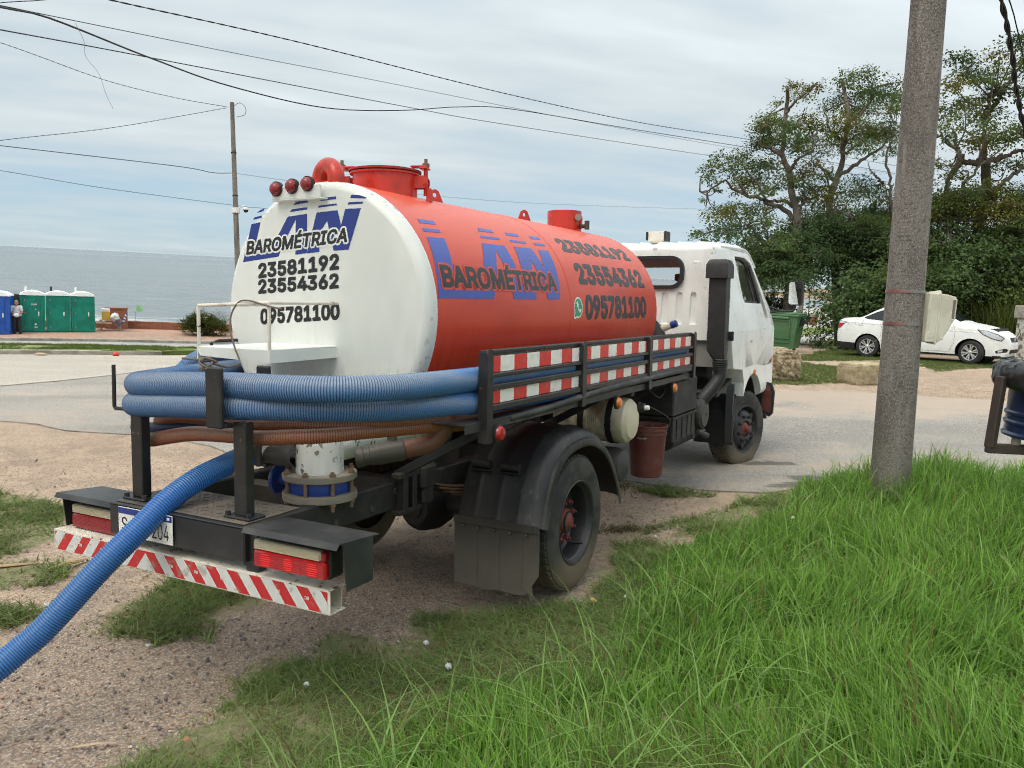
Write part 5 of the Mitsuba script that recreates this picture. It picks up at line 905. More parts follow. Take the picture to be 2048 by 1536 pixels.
TREES = [([[9.36, 30.4, 8.9, 0.22], [10.71, 33.59, 9.3, 0.31], [9.94, 30.09, 8.84, 0.24], [8.91, 30.18, 8.27, 0.26], [9.59, 34.15, 8.48, 0.38], [9.79, 33.39, 8.22, 0.41], [8.75, 31.47, 7.52, 0.32], [9.39, 30.69, 7.61, 0.38], [10.94, 33.8, 8.42, 0.48], [11.18, 33.4, 8.09, 0.34], [9.14, 32.77, 7.37, 0.3], [9.69, 32.17, 7.43, 0.4], [10.27, 32.14, 7.39, 0.33], [8.72, 34.1, 7.0, 0.42], [7.1, 31.96, 6.18, 0.3], [6.56, 29.93, 5.54, 0.25], [7.39, 29.95, 6.01, 0.28], [8.83, 32.32, 6.38, 0.47], [9.47, 32.95, 6.55, 0.47], [10.36, 32.43, 6.14, 0.4], [8.7, 32.92, 5.98, 0.41], [9.5, 30.9, 5.8, 0.32], [7.67, 31.08, 4.59, 0.48], [6.96, 30.5, 3.77, 0.38], [8.26, 31.06, 4.43, 0.52], [7.71, 30.52, 3.93, 0.48], [9.35, 33.18, 4.97, 0.38], [6.47, 29.95, 3.59, 0.25], [8.77, 30.3, 4.22, 0.38], [10.34, 32.49, 3.77, 0.54], [7.15, 31.29, 5.28, 0.14], [9.2, 31.06, 5.42, 0.26], [11.19, 33.86, 5.39, 0.35], [11.46, 33.56, 5.78, 0.31], [8.5, 30.18, 2.97, 0.53], [8.84, 29.84, 2.51, 0.44], [10.78, 31.51, 3.83, 0.59], [10.35, 31.72, 2.71, 0.46], [8.68, 30.77, 3.15, 0.51], [9.91, 31.93, 3.7, 0.49], [10.21, 32.2, 2.78, 0.55], [9.51, 32.73, 2.3, 0.46], [10.23, 30.35, 3.47, 0.42], [9.13, 32.05, 2.78, 0.58], [9.08, 29.5, 3.25, 0.53], [9.44, 29.45, 2.59, 0.49], [9.21, 29.41, 2.61, 0.57], [9.66, 29.79, 3.41, 0.42], [11.11, 32.62, 2.55, 0.61], [11.06, 30.83, 2.82, 0.42], [9.41, 31.36, 2.7, 0.61], [10.36, 31.15, 2.52, 0.53], [10.1, 30.15, 3.12, 0.51], [8.84, 29.35, 2.53, 0.58], [8.27, 29.93, 2.32, 0.55], [11.84, 33.14, 3.83, 0.6], [9.26, 30.64, 2.42, 0.4], [9.37, 31.1, 3.16, 0.47], [10.71, 30.4, 3.07, 0.4], [10.55, 32.6, 3.67, 0.45]], [[0.203, 0.066, [[10.1, 31.09, 0.46], [10.11, 31.11, 1.5], [10.21, 31.3, 2.81], [10.26, 31.3, 3.58], [10.32, 31.44, 4.11], [10.26, 31.62, 4.76], [10.09, 31.79, 5.41], [10.08, 32.3, 6.18], [9.96, 32.84, 6.83], [9.82, 32.54, 7.95], [9.8, 32.52, 8.71], [9.67, 32.12, 9.13]]], [0.098, 0.026, [[10.37, 31.59, 4.18], [10.09, 31.95, 4.55], [9.73, 32.17, 4.84], [9.34, 32.25, 4.96], [8.95, 31.86, 5.1], [8.57, 32.18, 5.18], [8.12, 32.32, 5.36], [7.65, 32.17, 5.72], [7.14, 32.4, 5.32], [6.68, 31.92, 5.22]]], [0.066, 0.02, [[10.24, 31.68, 4.83], [9.79, 32.0, 5.03], [9.13, 31.54, 5.02], [8.6, 31.24, 5.54], [8.26, 31.29, 5.9], [8.1, 31.58, 6.44]]], [0.072, 0.02, [[9.94, 31.86, 6.12], [10.12, 31.44, 6.52], [10.54, 31.27, 6.89], [10.71, 31.58, 7.64]]], [0.059, 0.02, [[9.68, 31.93, 6.69], [9.05, 31.65, 6.87], [8.58, 31.15, 6.9], [8.48, 30.98, 7.43]]], [0.053, 0.016, [[9.7, 32.15, 8.25], [9.89, 31.74, 8.63], [10.4, 31.86, 9.11], [10.79, 32.32, 9.42]]], [0.046, 0.016, [[9.17, 31.71, 5.04], [9.01, 31.41, 4.49], [9.2, 31.51, 4.06], [9.13, 31.01, 3.26]]], [0.046, 0.016, [[8.45, 31.72, 5.13], [8.03, 31.54, 5.54], [7.84, 31.98, 6.03], [7.72, 32.4, 6.4]]], [0.053, 0.016, [[10.32, 31.64, 4.51], [10.51, 31.59, 5.09], [10.59, 31.96, 5.58], [10.66, 32.52, 6.16]]], [0.053, 0.016, [[9.26, 31.49, 3.41], [8.86, 31.55, 3.65], [8.42, 31.25, 4.0], [7.48, 30.84, 3.87]]]]), ([[12.94, 35.58, 10.51, 0.43], [12.52, 32.16, 9.85, 0.42], [13.16, 34.89, 9.82, 0.53], [12.93, 32.36, 9.34, 0.36], [12.61, 35.17, 9.37, 0.43], [13.72, 35.58, 9.29, 0.62], [14.83, 36.59, 9.75, 0.45], [12.47, 33.61, 8.26, 0.72], [11.8, 33.57, 7.95, 0.45], [13.32, 33.65, 8.17, 0.52], [14.68, 35.22, 8.36, 0.47], [13.13, 35.57, 7.92, 0.55], [10.84, 31.99, 6.5, 0.36], [11.76, 33.01, 6.28, 0.31], [11.18, 31.52, 5.31, 0.42], [12.43, 32.48, 5.72, 0.6], [14.13, 35.07, 6.2, 0.61], [15.01, 36.05, 5.91, 0.63], [15.56, 36.85, 10.2, 0.45], [13.79, 32.18, 9.66, 0.29], [14.22, 33.67, 8.29, 0.45], [15.44, 35.98, 7.81, 0.44], [14.76, 34.3, 9.1, 0.35], [12.21, 32.79, 3.75, 0.61], [16.06, 35.07, 4.4, 0.55], [12.73, 35.49, 4.47, 0.58], [12.19, 31.73, 3.49, 0.61], [13.77, 33.71, 4.28, 0.58], [14.57, 31.74, 3.5, 0.61], [15.14, 31.92, 3.62, 0.55], [14.75, 33.86, 4.89, 0.5], [12.02, 32.32, 3.82, 0.54], [14.63, 35.15, 4.21, 0.7], [14.45, 32.81, 3.3, 0.58], [11.14, 32.06, 4.63, 0.66], [14.85, 34.34, 4.75, 0.46], [12.72, 32.34, 3.68, 0.52], [13.25, 31.39, 3.93, 0.6], [15.69, 36.04, 3.54, 0.67], [13.84, 32.02, 4.16, 0.56], [13.08, 31.79, 4.44, 0.58], [14.06, 33.32, 2.72, 0.67], [11.46, 31.11, 4.21, 0.57], [14.33, 35.16, 4.84, 0.61], [11.29, 31.46, 4.14, 0.55], [12.73, 31.27, 4.06, 0.57], [14.9, 36.03, 4.71, 0.57], [15.08, 33.64, 3.79, 0.62], [14.24, 35.58, 2.72, 0.64], [12.26, 35.7, 4.83, 0.69], [14.4, 34.78, 4.11, 0.59], [11.59, 31.11, 3.21, 0.43], [15.26, 34.16, 2.9, 0.6], [12.47, 31.18, 2.47, 0.62], [12.22, 31.18, 4.49, 0.57], [16.47, 35.31, 3.91, 0.64], [12.97, 32.45, 2.79, 0.53], [13.54, 34.97, 5.03, 0.56], [13.17, 33.68, 3.56, 0.63], [14.25, 35.12, 4.76, 0.49], [12.24, 34.16, 3.06, 0.68], [15.07, 35.8, 2.76, 0.72], [15.65, 33.43, 3.8, 0.69], [14.76, 35.54, 5.25, 0.51], [15.57, 35.36, 5.13, 0.51], [16.02, 34.05, 4.16, 0.68], [15.4, 33.48, 3.0, 0.55], [14.71, 33.3, 4.51, 0.51], [15.57, 34.25, 3.48, 0.56], [14.53, 32.06, 4.02, 0.59], [12.53, 33.33, 4.33, 0.49]], [[0.182, 0.07, [[12.95, 33.11, 0.48], [12.59, 33.11, 1.92], [12.19, 33.05, 3.61], [11.87, 32.84, 4.93], [12.06, 33.2, 5.37], [12.35, 33.66, 5.97], [12.62, 34.08, 6.58], [12.81, 34.37, 7.17], [12.88, 34.56, 7.75], [12.79, 34.21, 8.51], [12.82, 34.72, 9.43], [12.67, 34.79, 10.11]]], [0.084, 0.024, [[12.55, 33.9, 6.28], [13.04, 33.57, 6.67], [13.74, 33.89, 7.22], [14.05, 33.58, 7.53], [14.63, 34.15, 8.32]]], [0.07, 0.021, [[12.39, 33.87, 6.1], [11.95, 33.96, 6.53], [11.57, 34.15, 6.81]]], [0.063, 0.021, [[12.79, 34.18, 8.37], [13.36, 34.25, 8.89], [13.57, 33.91, 9.5], [13.24, 33.78, 10.12]]], [0.063, 0.021, [[12.71, 34.09, 7.67], [11.94, 33.81, 8.13], [11.65, 33.87, 9.2]]], [0.049, 0.017, [[14.34, 33.87, 6.09], [13.63, 33.45, 6.49], [13.4, 33.32, 6.79]]], [0.077, 0.021, [[12.24, 33.7, 4.81], [12.88, 33.93, 4.86], [13.5, 33.82, 4.53], [13.67, 33.48, 4.32]]], [0.07, 0.024, [[14.67, 33.74, 5.14], [14.53, 33.84, 6.51], [14.39, 34.07, 7.08], [14.77, 34.53, 7.98], [14.63, 34.62, 8.95]]], [0.049, 0.017, [[12.68, 34.01, 7.12], [13.21, 34.37, 7.47], [13.83, 34.77, 7.83]]]]), ([[13.67, 27.58, 9.38, 0.34], [14.45, 28.12, 9.28, 0.38], [14.33, 26.8, 8.71, 0.4], [14.58, 28.56, 9.05, 0.46], [12.91, 26.26, 8.26, 0.33], [13.55, 27.93, 7.86, 0.35], [13.53, 26.68, 7.75, 0.37], [14.74, 28.0, 8.13, 0.38], [14.55, 26.97, 9.33, 0.37], [14.77, 26.28, 9.6, 0.39], [15.8, 27.94, 9.3, 0.35], [15.1, 27.85, 8.45, 0.35], [15.04, 28.22, 7.85, 0.46], [13.21, 26.45, 7.17, 0.43], [14.64, 27.93, 6.96, 0.45], [15.01, 27.13, 6.99, 0.54], [14.97, 26.23, 6.84, 0.39], [13.41, 27.56, 6.84, 0.34], [13.82, 28.52, 6.32, 0.43], [13.59, 26.97, 5.71, 0.27], [15.65, 28.71, 6.36, 0.4], [16.4, 29.02, 6.37, 0.36], [15.13, 26.13, 8.09, 0.39], [15.83, 27.12, 9.43, 0.4], [16.17, 27.13, 7.44, 0.47], [12.92, 28.51, 8.48, 0.43], [12.58, 27.9, 7.13, 0.42], [16.66, 28.68, 10.47, 0.35], [15.91, 26.44, 8.64, 0.46], [14.61, 26.59, 3.37, 0.5], [15.02, 26.1, 3.52, 0.54], [16.6, 28.64, 4.88, 0.44], [13.4, 28.23, 3.7, 0.64], [16.04, 26.54, 2.48, 0.51], [15.74, 28.85, 2.51, 0.51], [13.97, 26.2, 5.06, 0.45], [14.31, 25.47, 3.17, 0.54], [13.89, 27.05, 4.21, 0.42], [17.13, 28.36, 5.06, 0.49], [14.75, 29.47, 5.02, 0.53], [15.37, 27.41, 2.85, 0.48], [13.04, 25.83, 2.24, 0.57], [15.84, 27.89, 3.75, 0.57], [15.61, 25.59, 4.05, 0.59], [17.54, 28.8, 3.9, 0.62], [13.26, 26.63, 2.64, 0.48], [14.77, 25.78, 2.95, 0.47], [15.85, 26.26, 5.03, 0.43], [14.47, 28.96, 4.72, 0.5], [15.71, 28.99, 2.64, 0.6], [15.28, 26.22, 3.74, 0.57], [17.35, 29.47, 3.43, 0.53], [15.76, 28.84, 2.94, 0.53], [15.34, 26.75, 3.33, 0.6], [14.82, 25.58, 2.99, 0.61], [13.75, 26.06, 3.5, 0.42], [15.58, 27.36, 4.61, 0.43], [14.73, 26.43, 4.63, 0.58], [15.28, 26.01, 2.25, 0.52], [14.58, 26.77, 5.17, 0.51], [15.26, 28.95, 3.2, 0.61], [13.88, 25.46, 2.52, 0.56], [17.93, 29.35, 4.86, 0.46], [13.62, 27.47, 5.08, 0.65], [14.09, 28.5, 4.07, 0.68], [13.04, 27.61, 4.19, 0.52], [17.71, 29.34, 4.09, 0.57], [16.38, 26.24, 3.99, 0.46], [13.56, 26.32, 2.31, 0.54], [14.08, 27.69, 4.9, 0.47], [13.92, 27.33, 2.32, 0.55], [15.09, 27.0, 5.12, 0.62], [14.69, 26.53, 2.38, 0.53], [15.46, 25.9, 4.2, 0.58], [13.93, 27.4, 2.99, 0.46], [17.47, 29.08, 5.56, 0.67], [15.77, 29.02, 4.03, 0.47], [16.25, 27.09, 3.26, 0.47], [17.59, 29.41, 3.54, 0.64], [18.09, 29.28, 2.97, 0.53], [14.66, 26.91, 4.76, 0.44]], [[0.28, 0.14, [[12.94, 27.06, 0.5], [13.41, 27.51, 1.34], [14.03, 28.04, 1.99], [14.65, 28.29, 2.66], [15.44, 28.86, 3.43], [15.75, 28.98, 4.47], [15.86, 29.12, 5.35], [15.57, 28.78, 6.02], [15.46, 28.7, 6.42]]], [0.119, 0.042, [[15.08, 27.71, 5.32], [14.25, 27.25, 4.9], [13.97, 26.95, 5.32], [14.15, 26.55, 5.88]]], [0.112, 0.049, [[14.99, 27.84, 6.25], [14.67, 27.93, 6.15], [14.33, 27.98, 6.27], [14.31, 28.41, 6.68], [14.29, 28.69, 7.34]]], [0.105, 0.042, [[14.22, 27.84, 6.28], [14.05, 27.88, 5.84], [13.84, 27.81, 5.27], [13.7, 27.26, 4.33]]], [0.091, 0.035, [[15.02, 27.83, 6.22], [15.8, 28.01, 6.49], [16.32, 27.75, 6.68], [16.79, 27.75, 7.31]]], [0.091, 0.035, [[15.16, 27.68, 5.12], [15.81, 27.87, 5.72], [16.27, 27.65, 6.05], [16.74, 27.44, 6.19]]], [0.084, 0.028, [[14.89, 28.01, 7.53], [15.31, 28.25, 8.07], [15.88, 28.59, 8.99], [16.07, 28.27, 9.33], [16.39, 28.1, 9.77]]], [0.084, 0.035, [[14.99, 27.84, 6.29], [15.0, 28.05, 7.0], [14.86, 27.92, 7.51]]], [0.049, 0.021, [[15.46, 28.17, 8.67], [14.94, 27.85, 8.11], [14.91, 27.94, 7.65]]], [0.049, 0.021, [[14.05, 27.88, 6.59], [13.82, 28.38, 6.99], [13.69, 28.69, 7.59]]]])]

# ---- poles, cables, meter box, bin -----------------------------------------
def concrete_c(p, n, uv):
    a = fbm(p.x * 4, p.y * 4, p.z * 1.2, 4); th = dr.atan2(p.y - 6.19 - (p.z - .15) * .0518, p.x - 2.925 + (p.z - .15) * .00907) * 12.0; b = voronoi(th, p.z * 92); s = fbm(th * .25, 1.0, p.z * 1.6, 4); g = fbm(p.x * 70, p.y * 70, p.z * 70, 2)
    c = mix((.190, .172, .156), (.125, .112, .104), smoothstep(.35, .65, a)); c = mix(c, (.37, .35, .32), smoothstep(.42, .15, b[0]) * .8 * smoothstep(.30, .6, b[2]))
    c = mix(c, (.075, .066, .062), .65 * smoothstep(.55, .7, g)); c = mix(c, (.34, .33, .30), .45 * smoothstep(.52, .80, s) * smoothstep(.30, .7, fbm(p.x * 9, p.y * 9, p.z * 6, 3)))
    return mix(c, (.16, .17, .09), .6 * smoothstep(.9, .35, p.z) * smoothstep(.4, .6, a))
mat('m_concrete', proc(concrete_c), .95, 0, .15, bump=(proc(lambda p, n, uv: .006 * fbm(p.x * 75, p.y * 75, p.z * 75, 3), 2e-3), 1.0))
mat('m_band', proc(lambda p, n, uv: mix((.26, .25, .235), (.36, .15, .13), smoothstep(2.93, 2.86, p.x + .03 * noise(p.z * 60)) * .7)), .35, .7)
mat('m_meter', proc(lambda p, n, uv: mix((.64, .62, .51), (.55, .52, .42), smoothstep(.4, .7, fbm(p.x * 14, p.y * 14, p.z * 6, 3)))), .45)
mat('m_meter_glass', (.17, .165, .15), .15)
mat('m_wire', (.022, .022, .022), .5)
mat('m_wood_pole', proc(lambda p, n, uv: mix((.20, .175, .15), (.13, .115, .10), smoothstep(.35, .65, fbm(p.x * 9, p.y * 9, p.z * 1.2, 4)))), .9)
mat('m_white_plastic', (.72, .72, .70), .4)
p0, p1 = np.array([2.925, 6.19, .15]), np.array([2.89, 6.39, 4.01]); d = (p1 - p0) / (p1 - p0)[2]
def pole_at(z): return p0 + d * (z - p0[2])
def pole_r(z): return .144 - .024 * np.clip((z - .3) / 3.7, 0, 1) - .02 * np.clip((z - 4) / 5, 0, 1)
up_ = thing('utility_pole', 'thick weathered concrete pole rising out of the tall grass', 'utility pole')
zs = np.linspace(-.05, 9.0, 60)
put(up_ + '__shaft', tube([pole_at(z) for z in zs], [pole_r(z) for z in zs], 48), 'm_concrete', 40)
for z in (1.895, 1.655):
    put(up_ + '__steel_band', tube([pole_at(z - .012), pole_at(z - .0118), pole_at(z + .0118), pole_at(z + .012)], [pole_r(z) + .001, pole_r(z) + .004, pole_r(z) + .004, pole_r(z) + .001], 48, False), 'm_band', 40)
mb = thing('meter_box', 'cream electric meter box strapped to the concrete pole', 'meter box')
mc = pole_at(1.72); bx0 = mc[0] + pole_r(1.72) - .022; by0 = 6.19
def rb_(x0, x1, y0, y1, z0, z1, r=.012, shear=None):
    """a box with well rounded edges"""
    m = m3.Manifold.batch_hull([m3.Manifold.sphere(r, 20).translate((x, y, z)) for x in (x0 + r, x1 - r) for y in (y0 + r, y1 - r) for z in (z0 + r, z1 - r)]); return tm(m)
put(mb + '__back_shell', rb_(bx0, bx0 + .078, by0 - .062, by0 + .062, 1.535, 1.898, .010), 'm_meter', 50)
put(mb + '__rim', rb_(bx0 + .072, bx0 + .086, by0 - .068, by0 + .068, 1.522, 1.904, .006), 'm_meter', 50)
cv = m3.Manifold.batch_hull([m3.Manifold.sphere(.010, 20).translate((bx0 + x, by0 + y, z)) for y in (-.050, .050) for x, z in ((.09, 1.885), (.14, 1.88), (.19, 1.868), (.188, 1.70), (.125, 1.575), (.095, 1.548))])
put(mb + '__cover', tm(cv), 'm_meter', 50)
put(mb + '__window', boxe(bx0 + .176, bx0 + .2005, by0 - .0615, by0 + .050, 1.715, 1.852, .002), 'm_meter_glass')
put(mb + '__window_frame', cat(boxe(bx0 + .170, bx0 + .204, by0 - .064, by0 + .055, 1.852, 1.864), boxe(bx0 + .170, bx0 + .202, by0 - .064, by0 + .055, 1.704, 1.714), boxe(bx0 + .196, bx0 + .204, by0 - .065, by0 - .058, 1.71, 1.86), boxe(bx0 + .168, bx0 + .176, by0 - .064, by0 - .058, 1.71, 1.86)), 'm_meter')
put(mb + '__plug', lathe([(0, -.002), (.019, -.002), (.019, -.0045), (.023, -.0045), (.023, 0)], 28, 'y', (bx0 + .038, by0 - .062, 1.592)), 'm_meter', 30)
put(mb + '__lug', cyl((bx0 + .02, by0, 1.893), (bx0 + .105, by0, 1.908), .012, 10), 'm_meter', 40)
put(mb + '__latch', box(.02, .03, .022, (bx0 + .122, by0 - .05, 1.568), .004), 'm_meter')
fp = thing('utility_pole', 'slender grey pole with a white camera, standing near the sea road', 'utility pole')
a, b = np.array([-13.47, 40.76, -2.75]), np.array([-14.52, 42.40, 9.45])
put(fp + '__shaft', tube([a, b], [.15, .10], 20), 'm_wood_pole', 40)
at = lambda z: a + (b - a) * (z - a[2]) / (b - a)[2]
for z in (7.0, 4.9): put(fp + '__ring', tube([at(z - .03), at(z + .03)], .135, 16), 'm_wire')
put(fp + '__cable_loop', tube(spline([at(9.2), at(9.3) + [.35, 0, .15], at(9.2) + [.65, 0, .05], at(9) + [.62, 0, -.1], at(8.8) + [.2, 0, -.05]], 30), .012, 6), 'm_wire', True)
put(fp + '__clamp', cat(tube([at(4.05), at(4.30)], .20, 16), box(.3, .2, .14, tuple(at(4.12)), .04)), 'm_white_plastic', 30)
sc_ = thing('security_camera', 'white dome camera on a short arm of the slender pole', 'camera')
put(sc_ + '__arm', tube([at(4.25), at(4.25) + [.45, -.05, .18]], .03, 8), 'm_white_plastic')
put(sc_ + '__housing', lathe([(0, .12), (.12, .10), (.16, .04), (.16, 0), (.12, -.02), (0, -.02)], 20, 'z', tuple(at(4.2) + [.52, -.06, .05])), 'm_white_plastic', 40)
put(sc_ + '__dome', lathe([(.12, -.02), (.10, -.10), (.05, -.14), (0, -.15)], 20, 'z', tuple(at(4.2) + [.52, -.06, .05])), 'm_wire', 40)
for lab, r, pts in WIRES:
    k = thing('power_cable', lab, 'cable'); s = spline(pts, 140)
    if 'twisted' in lab:
        dd = np.linalg.norm(np.diff(s, axis=0), axis=1).sum(); n = int(dd / .10); s = spline(pts, n); ph = np.arange(n) * PI / 3
        t, a_, b_ = frames(s); m = cat(*[tube(s + r * .36 * e * (np.cos(ph)[:, None] * a_ + np.sin(ph)[:, None] * b_), r * .36, 5) for e in (-1, 1)])
    else: m = tube(s, r * .62, 6)
    put(k, m, 'm_wire', True)
k = thing('power_cable', 'thick twisted black cable hanging down at the right picture edge', 'cable')
s = spline([(2.70, 5.2, 4.6), (2.78, 5.31, 3.84), (2.88, 5.39, 3.7), (3.05, 5.57, 3.55), (3.29, 5.84, 3.31), (3.45, 6.02, 3.16), (3.57, 6.11, 3.0), (3.95, 6.4, 2.3)], 200); s += (meshkit.fbm(np.stack([s[:, 2] * 6, 0 * s[:, 2], 0 * s[:, 2]], 1), 3)[:, None] - .5) * [.05, .03, 0]
ph = np.arange(200) * .35; t, a_, b_ = frames(s)
put(k, cat(*[tube(s + .009 * e * (np.cos(ph)[:, None] * a_ + np.sin(ph)[:, None] * b_), .009, 8) for e in (-1, 1)]), 'm_wire', True)
k = thing('power_cable', 'thin single wire beside the hanging twisted cable', 'cable')
put(k, tube(s[::6] + np.linspace(.0, .14, len(s[::6]))[:, None] * [.5, 0, .3] * np.sin(np.linspace(0, 3, len(s[::6])))[:, None] + [.03, 0, 0], .004, 6), 'm_wire', True)
vn = thing('dry_vine', 'dry tendril hanging from the cable at the upper left', 'vine')
mat('m_vine', (.25, .24, .21), .9)
g = [tube(spline([(-6.30, 12.03, 5.00), (-6.22, 12.1, 4.78), (-6.30, 12.3, 4.62), (-6.12, 12.3, 4.40), (-6.02, 12.3, 4.12), (-5.92, 12.3, 3.92)], 40), .003, 5)]
put(vn, cat(*g), 'm_vine'); tag(vn, kind=None)

# litter bin on its frame, right edge
mat('m_frame_brown', dusty((.045, .033, .028), (.12, .08, .06), .5, 12, .45, .8), .5)
mat('m_drum_blue', dusty((.010, .022, .075), (.08, .06, .05), .35, 7, .5, .85), .28, 0, .5, .5)
mat('m_bag', proc(lambda p, n, uv: mix((.012, .012, .013), (.022, .024, .025), smoothstep(.4, .7, fbm(p.x * 9, p.y * 9, p.z * 9, 3)))), .22, 0, .6, .3)
lb = thing('litter_bin', 'dark blue drum litter bin hung in a brown steel frame', 'bin')
fx, fy = 3.335, 5.64; cx = fx + .425
put(lb + '__frame', cat(bar((fx, fy, 1.36), (fx - .025, fy - .01, .865), .066, .05, b=.006), bar((fx - .05, fy - .01, .86), (cx + .47, fy - .01, .86), .05, .066, b=.006), bar((cx + .43, fy, 1.36), (cx + .44, fy - .01, .87), .066, .05, b=.006)), 'm_frame_brown')
put(lb + '__post', cyl((cx, fy, .0), (cx, fy, .85), .045, 20), 'm_frame_brown', 40)
put(lb + '__drum', lathe([(0, .945), (.30, .94), (.315, .945), (.318, .96), (.302, .975), (.300, 1.02), (.312, 1.032), (.312, 1.045), (.300, 1.058), (.300, 1.085), (.312, 1.097), (.312, 1.11), (.300, 1.123), (.300, 1.38), (.28, 1.385)], 64, 'z', (cx, fy + .03, 0)), 'm_drum_blue', 30)
for x in (fx + .155, cx + .3): put(lb + '__foot', cyl((x, fy, .88), (x, fy, .945), .030, 16), 'm_zinc', 40)
bg = thing('rubbish_bag', 'shiny black bin bag folded over the rim of the blue drum', 'bag')
th_ = np.linspace(0, 2 * PI, 121)[:-1]; prof = [(.375, 1.255), (.40, 1.275), (.418, 1.31), (.415, 1.36), (.405, 1.40), (.38, 1.432), (.33, 1.448), (.26, 1.43), (.18, 1.405), (.06, 1.39)]
V = []
for kz, (r, z) in enumerate(prof):
    w = meshkit.fbm(np.stack([np.cos(th_) * 3.1 + kz * .35, np.sin(th_) * 3.1, 0 * th_ + kz * .5], 1), 4) - .5; w2 = meshkit.fbm(np.stack([np.cos(th_) * 7 + z * 20, np.sin(th_) * 7, 0 * th_ + 4], 1), 3) - .5
    tilt = .02 * np.cos(th_ - PI) + .05 * w * (kz < 3)
    V.append(np.stack([cx + (r + .05 * w2 + .03 * w) * np.cos(th_), fy + .03 + (r + .05 * w2 + .03 * w) * np.sin(th_), z + tilt + .03 * w2 * (kz > 4) + .015 * w], 1))
V = np.vstack(V); n = 120; i, j = np.meshgrid(np.arange(len(prof) - 1), np.arange(n), indexing='ij'); j2 = (j + 1) % n
q = np.stack([i * n + j, i * n + j2, (i + 1) * n + j2, (i + 1) * n + j], -1).reshape(-1, 4)
put(bg, trimesh.Trimesh(V, np.vstack([q[:, [0, 1, 2]], q[:, [0, 2, 3]]]), process=False), 'm_bag', 40)

# ---- cars ------------------------------------------------------------------
mat('m_car_white', (.80, .81, .80), .16, 0, .5, .8, coatg=.95); mat('m_car_red', (.45, .015, .02), .2, 0, .5, .8)
mat('m_car_glass', (.010, .012, .014), .06, 0, .6); mat('m_car_black', (.014, .014, .015), .5)
mat('m_alloy', (.66, .66, .66), .28, .7); mat('m_tyre_car', (.022, .022, .022), .75)
mat('m_headlight', (.62, .65, .67), .1, .3, .5, .8); mat('m_tail_red', (.50, .012, .02), .15, 0, .5, .6)
def car_solid():
    sil = [(.14, .20), (.03, .36), (.0, .56), (.03, .80), (.075, .98), (.13, 1.035), (.45, 1.065), (.66, 1.09), (1.0, 1.275), (1.33, 1.42), (1.7, 1.49), (2.1, 1.495), (2.42, 1.45), (2.75, 1.29), (3.12, 1.085), (3.24, 1.035), (3.6, .965), (3.95, .865), (4.14, .765), (4.235, .66), (4.285, .52), (4.28, .36), (4.20, .22), (3.9, .18), (.4, .18)]
    s = spline(np.array(sil + [sil[0]]), 120)[:-1]
    m = m3.Manifold.extrude(m3.CrossSection([s[::-1].tolist()]), 1.70, 12)
    m = m.translate((0, 0, -.85)).refine_to_length(.09)
    def warp(v):
        v = np.asarray(v); y, z, x = v[:, 0], v[:, 1], v[:, 2]
        w = .85 - .25 * np.clip((z - .93) / .56, 0, 1) ** 1.15 - .035 * ((z - .62) / .4) ** 2 * (z < .93)
        w = np.clip(w, .3, .85)
        w = w * (1 - .34 * np.clip((y - 3.45) / .84, 0, 1) ** 2.3) * (1 - .17 * np.clip((.75 - y) / .75, 0, 1) ** 2)
        u = x / .85; e = np.abs(u) ** 6
        nz = z - (.055 * e + .03 * u ** 2) * np.clip((z - .75) / .3, 0, 1) + .03 * e * np.clip((.35 - z) / .15, 0, 1)
        ny = y - .16 * e * np.clip((y - 3.9) / .4, 0, 1) + .10 * e * np.clip((.25 - y) / .25, 0, 1)
        return np.stack([u * w, ny, nz], 1)
    q = m.to_mesh(); v = warp(q.vert_properties[:, :3]); return m3.Manifold(m3.Mesh(np.ascontiguousarray(v, np.float32), np.ascontiguousarray(q.tri_verts, np.uint32)))
CAR = car_solid()
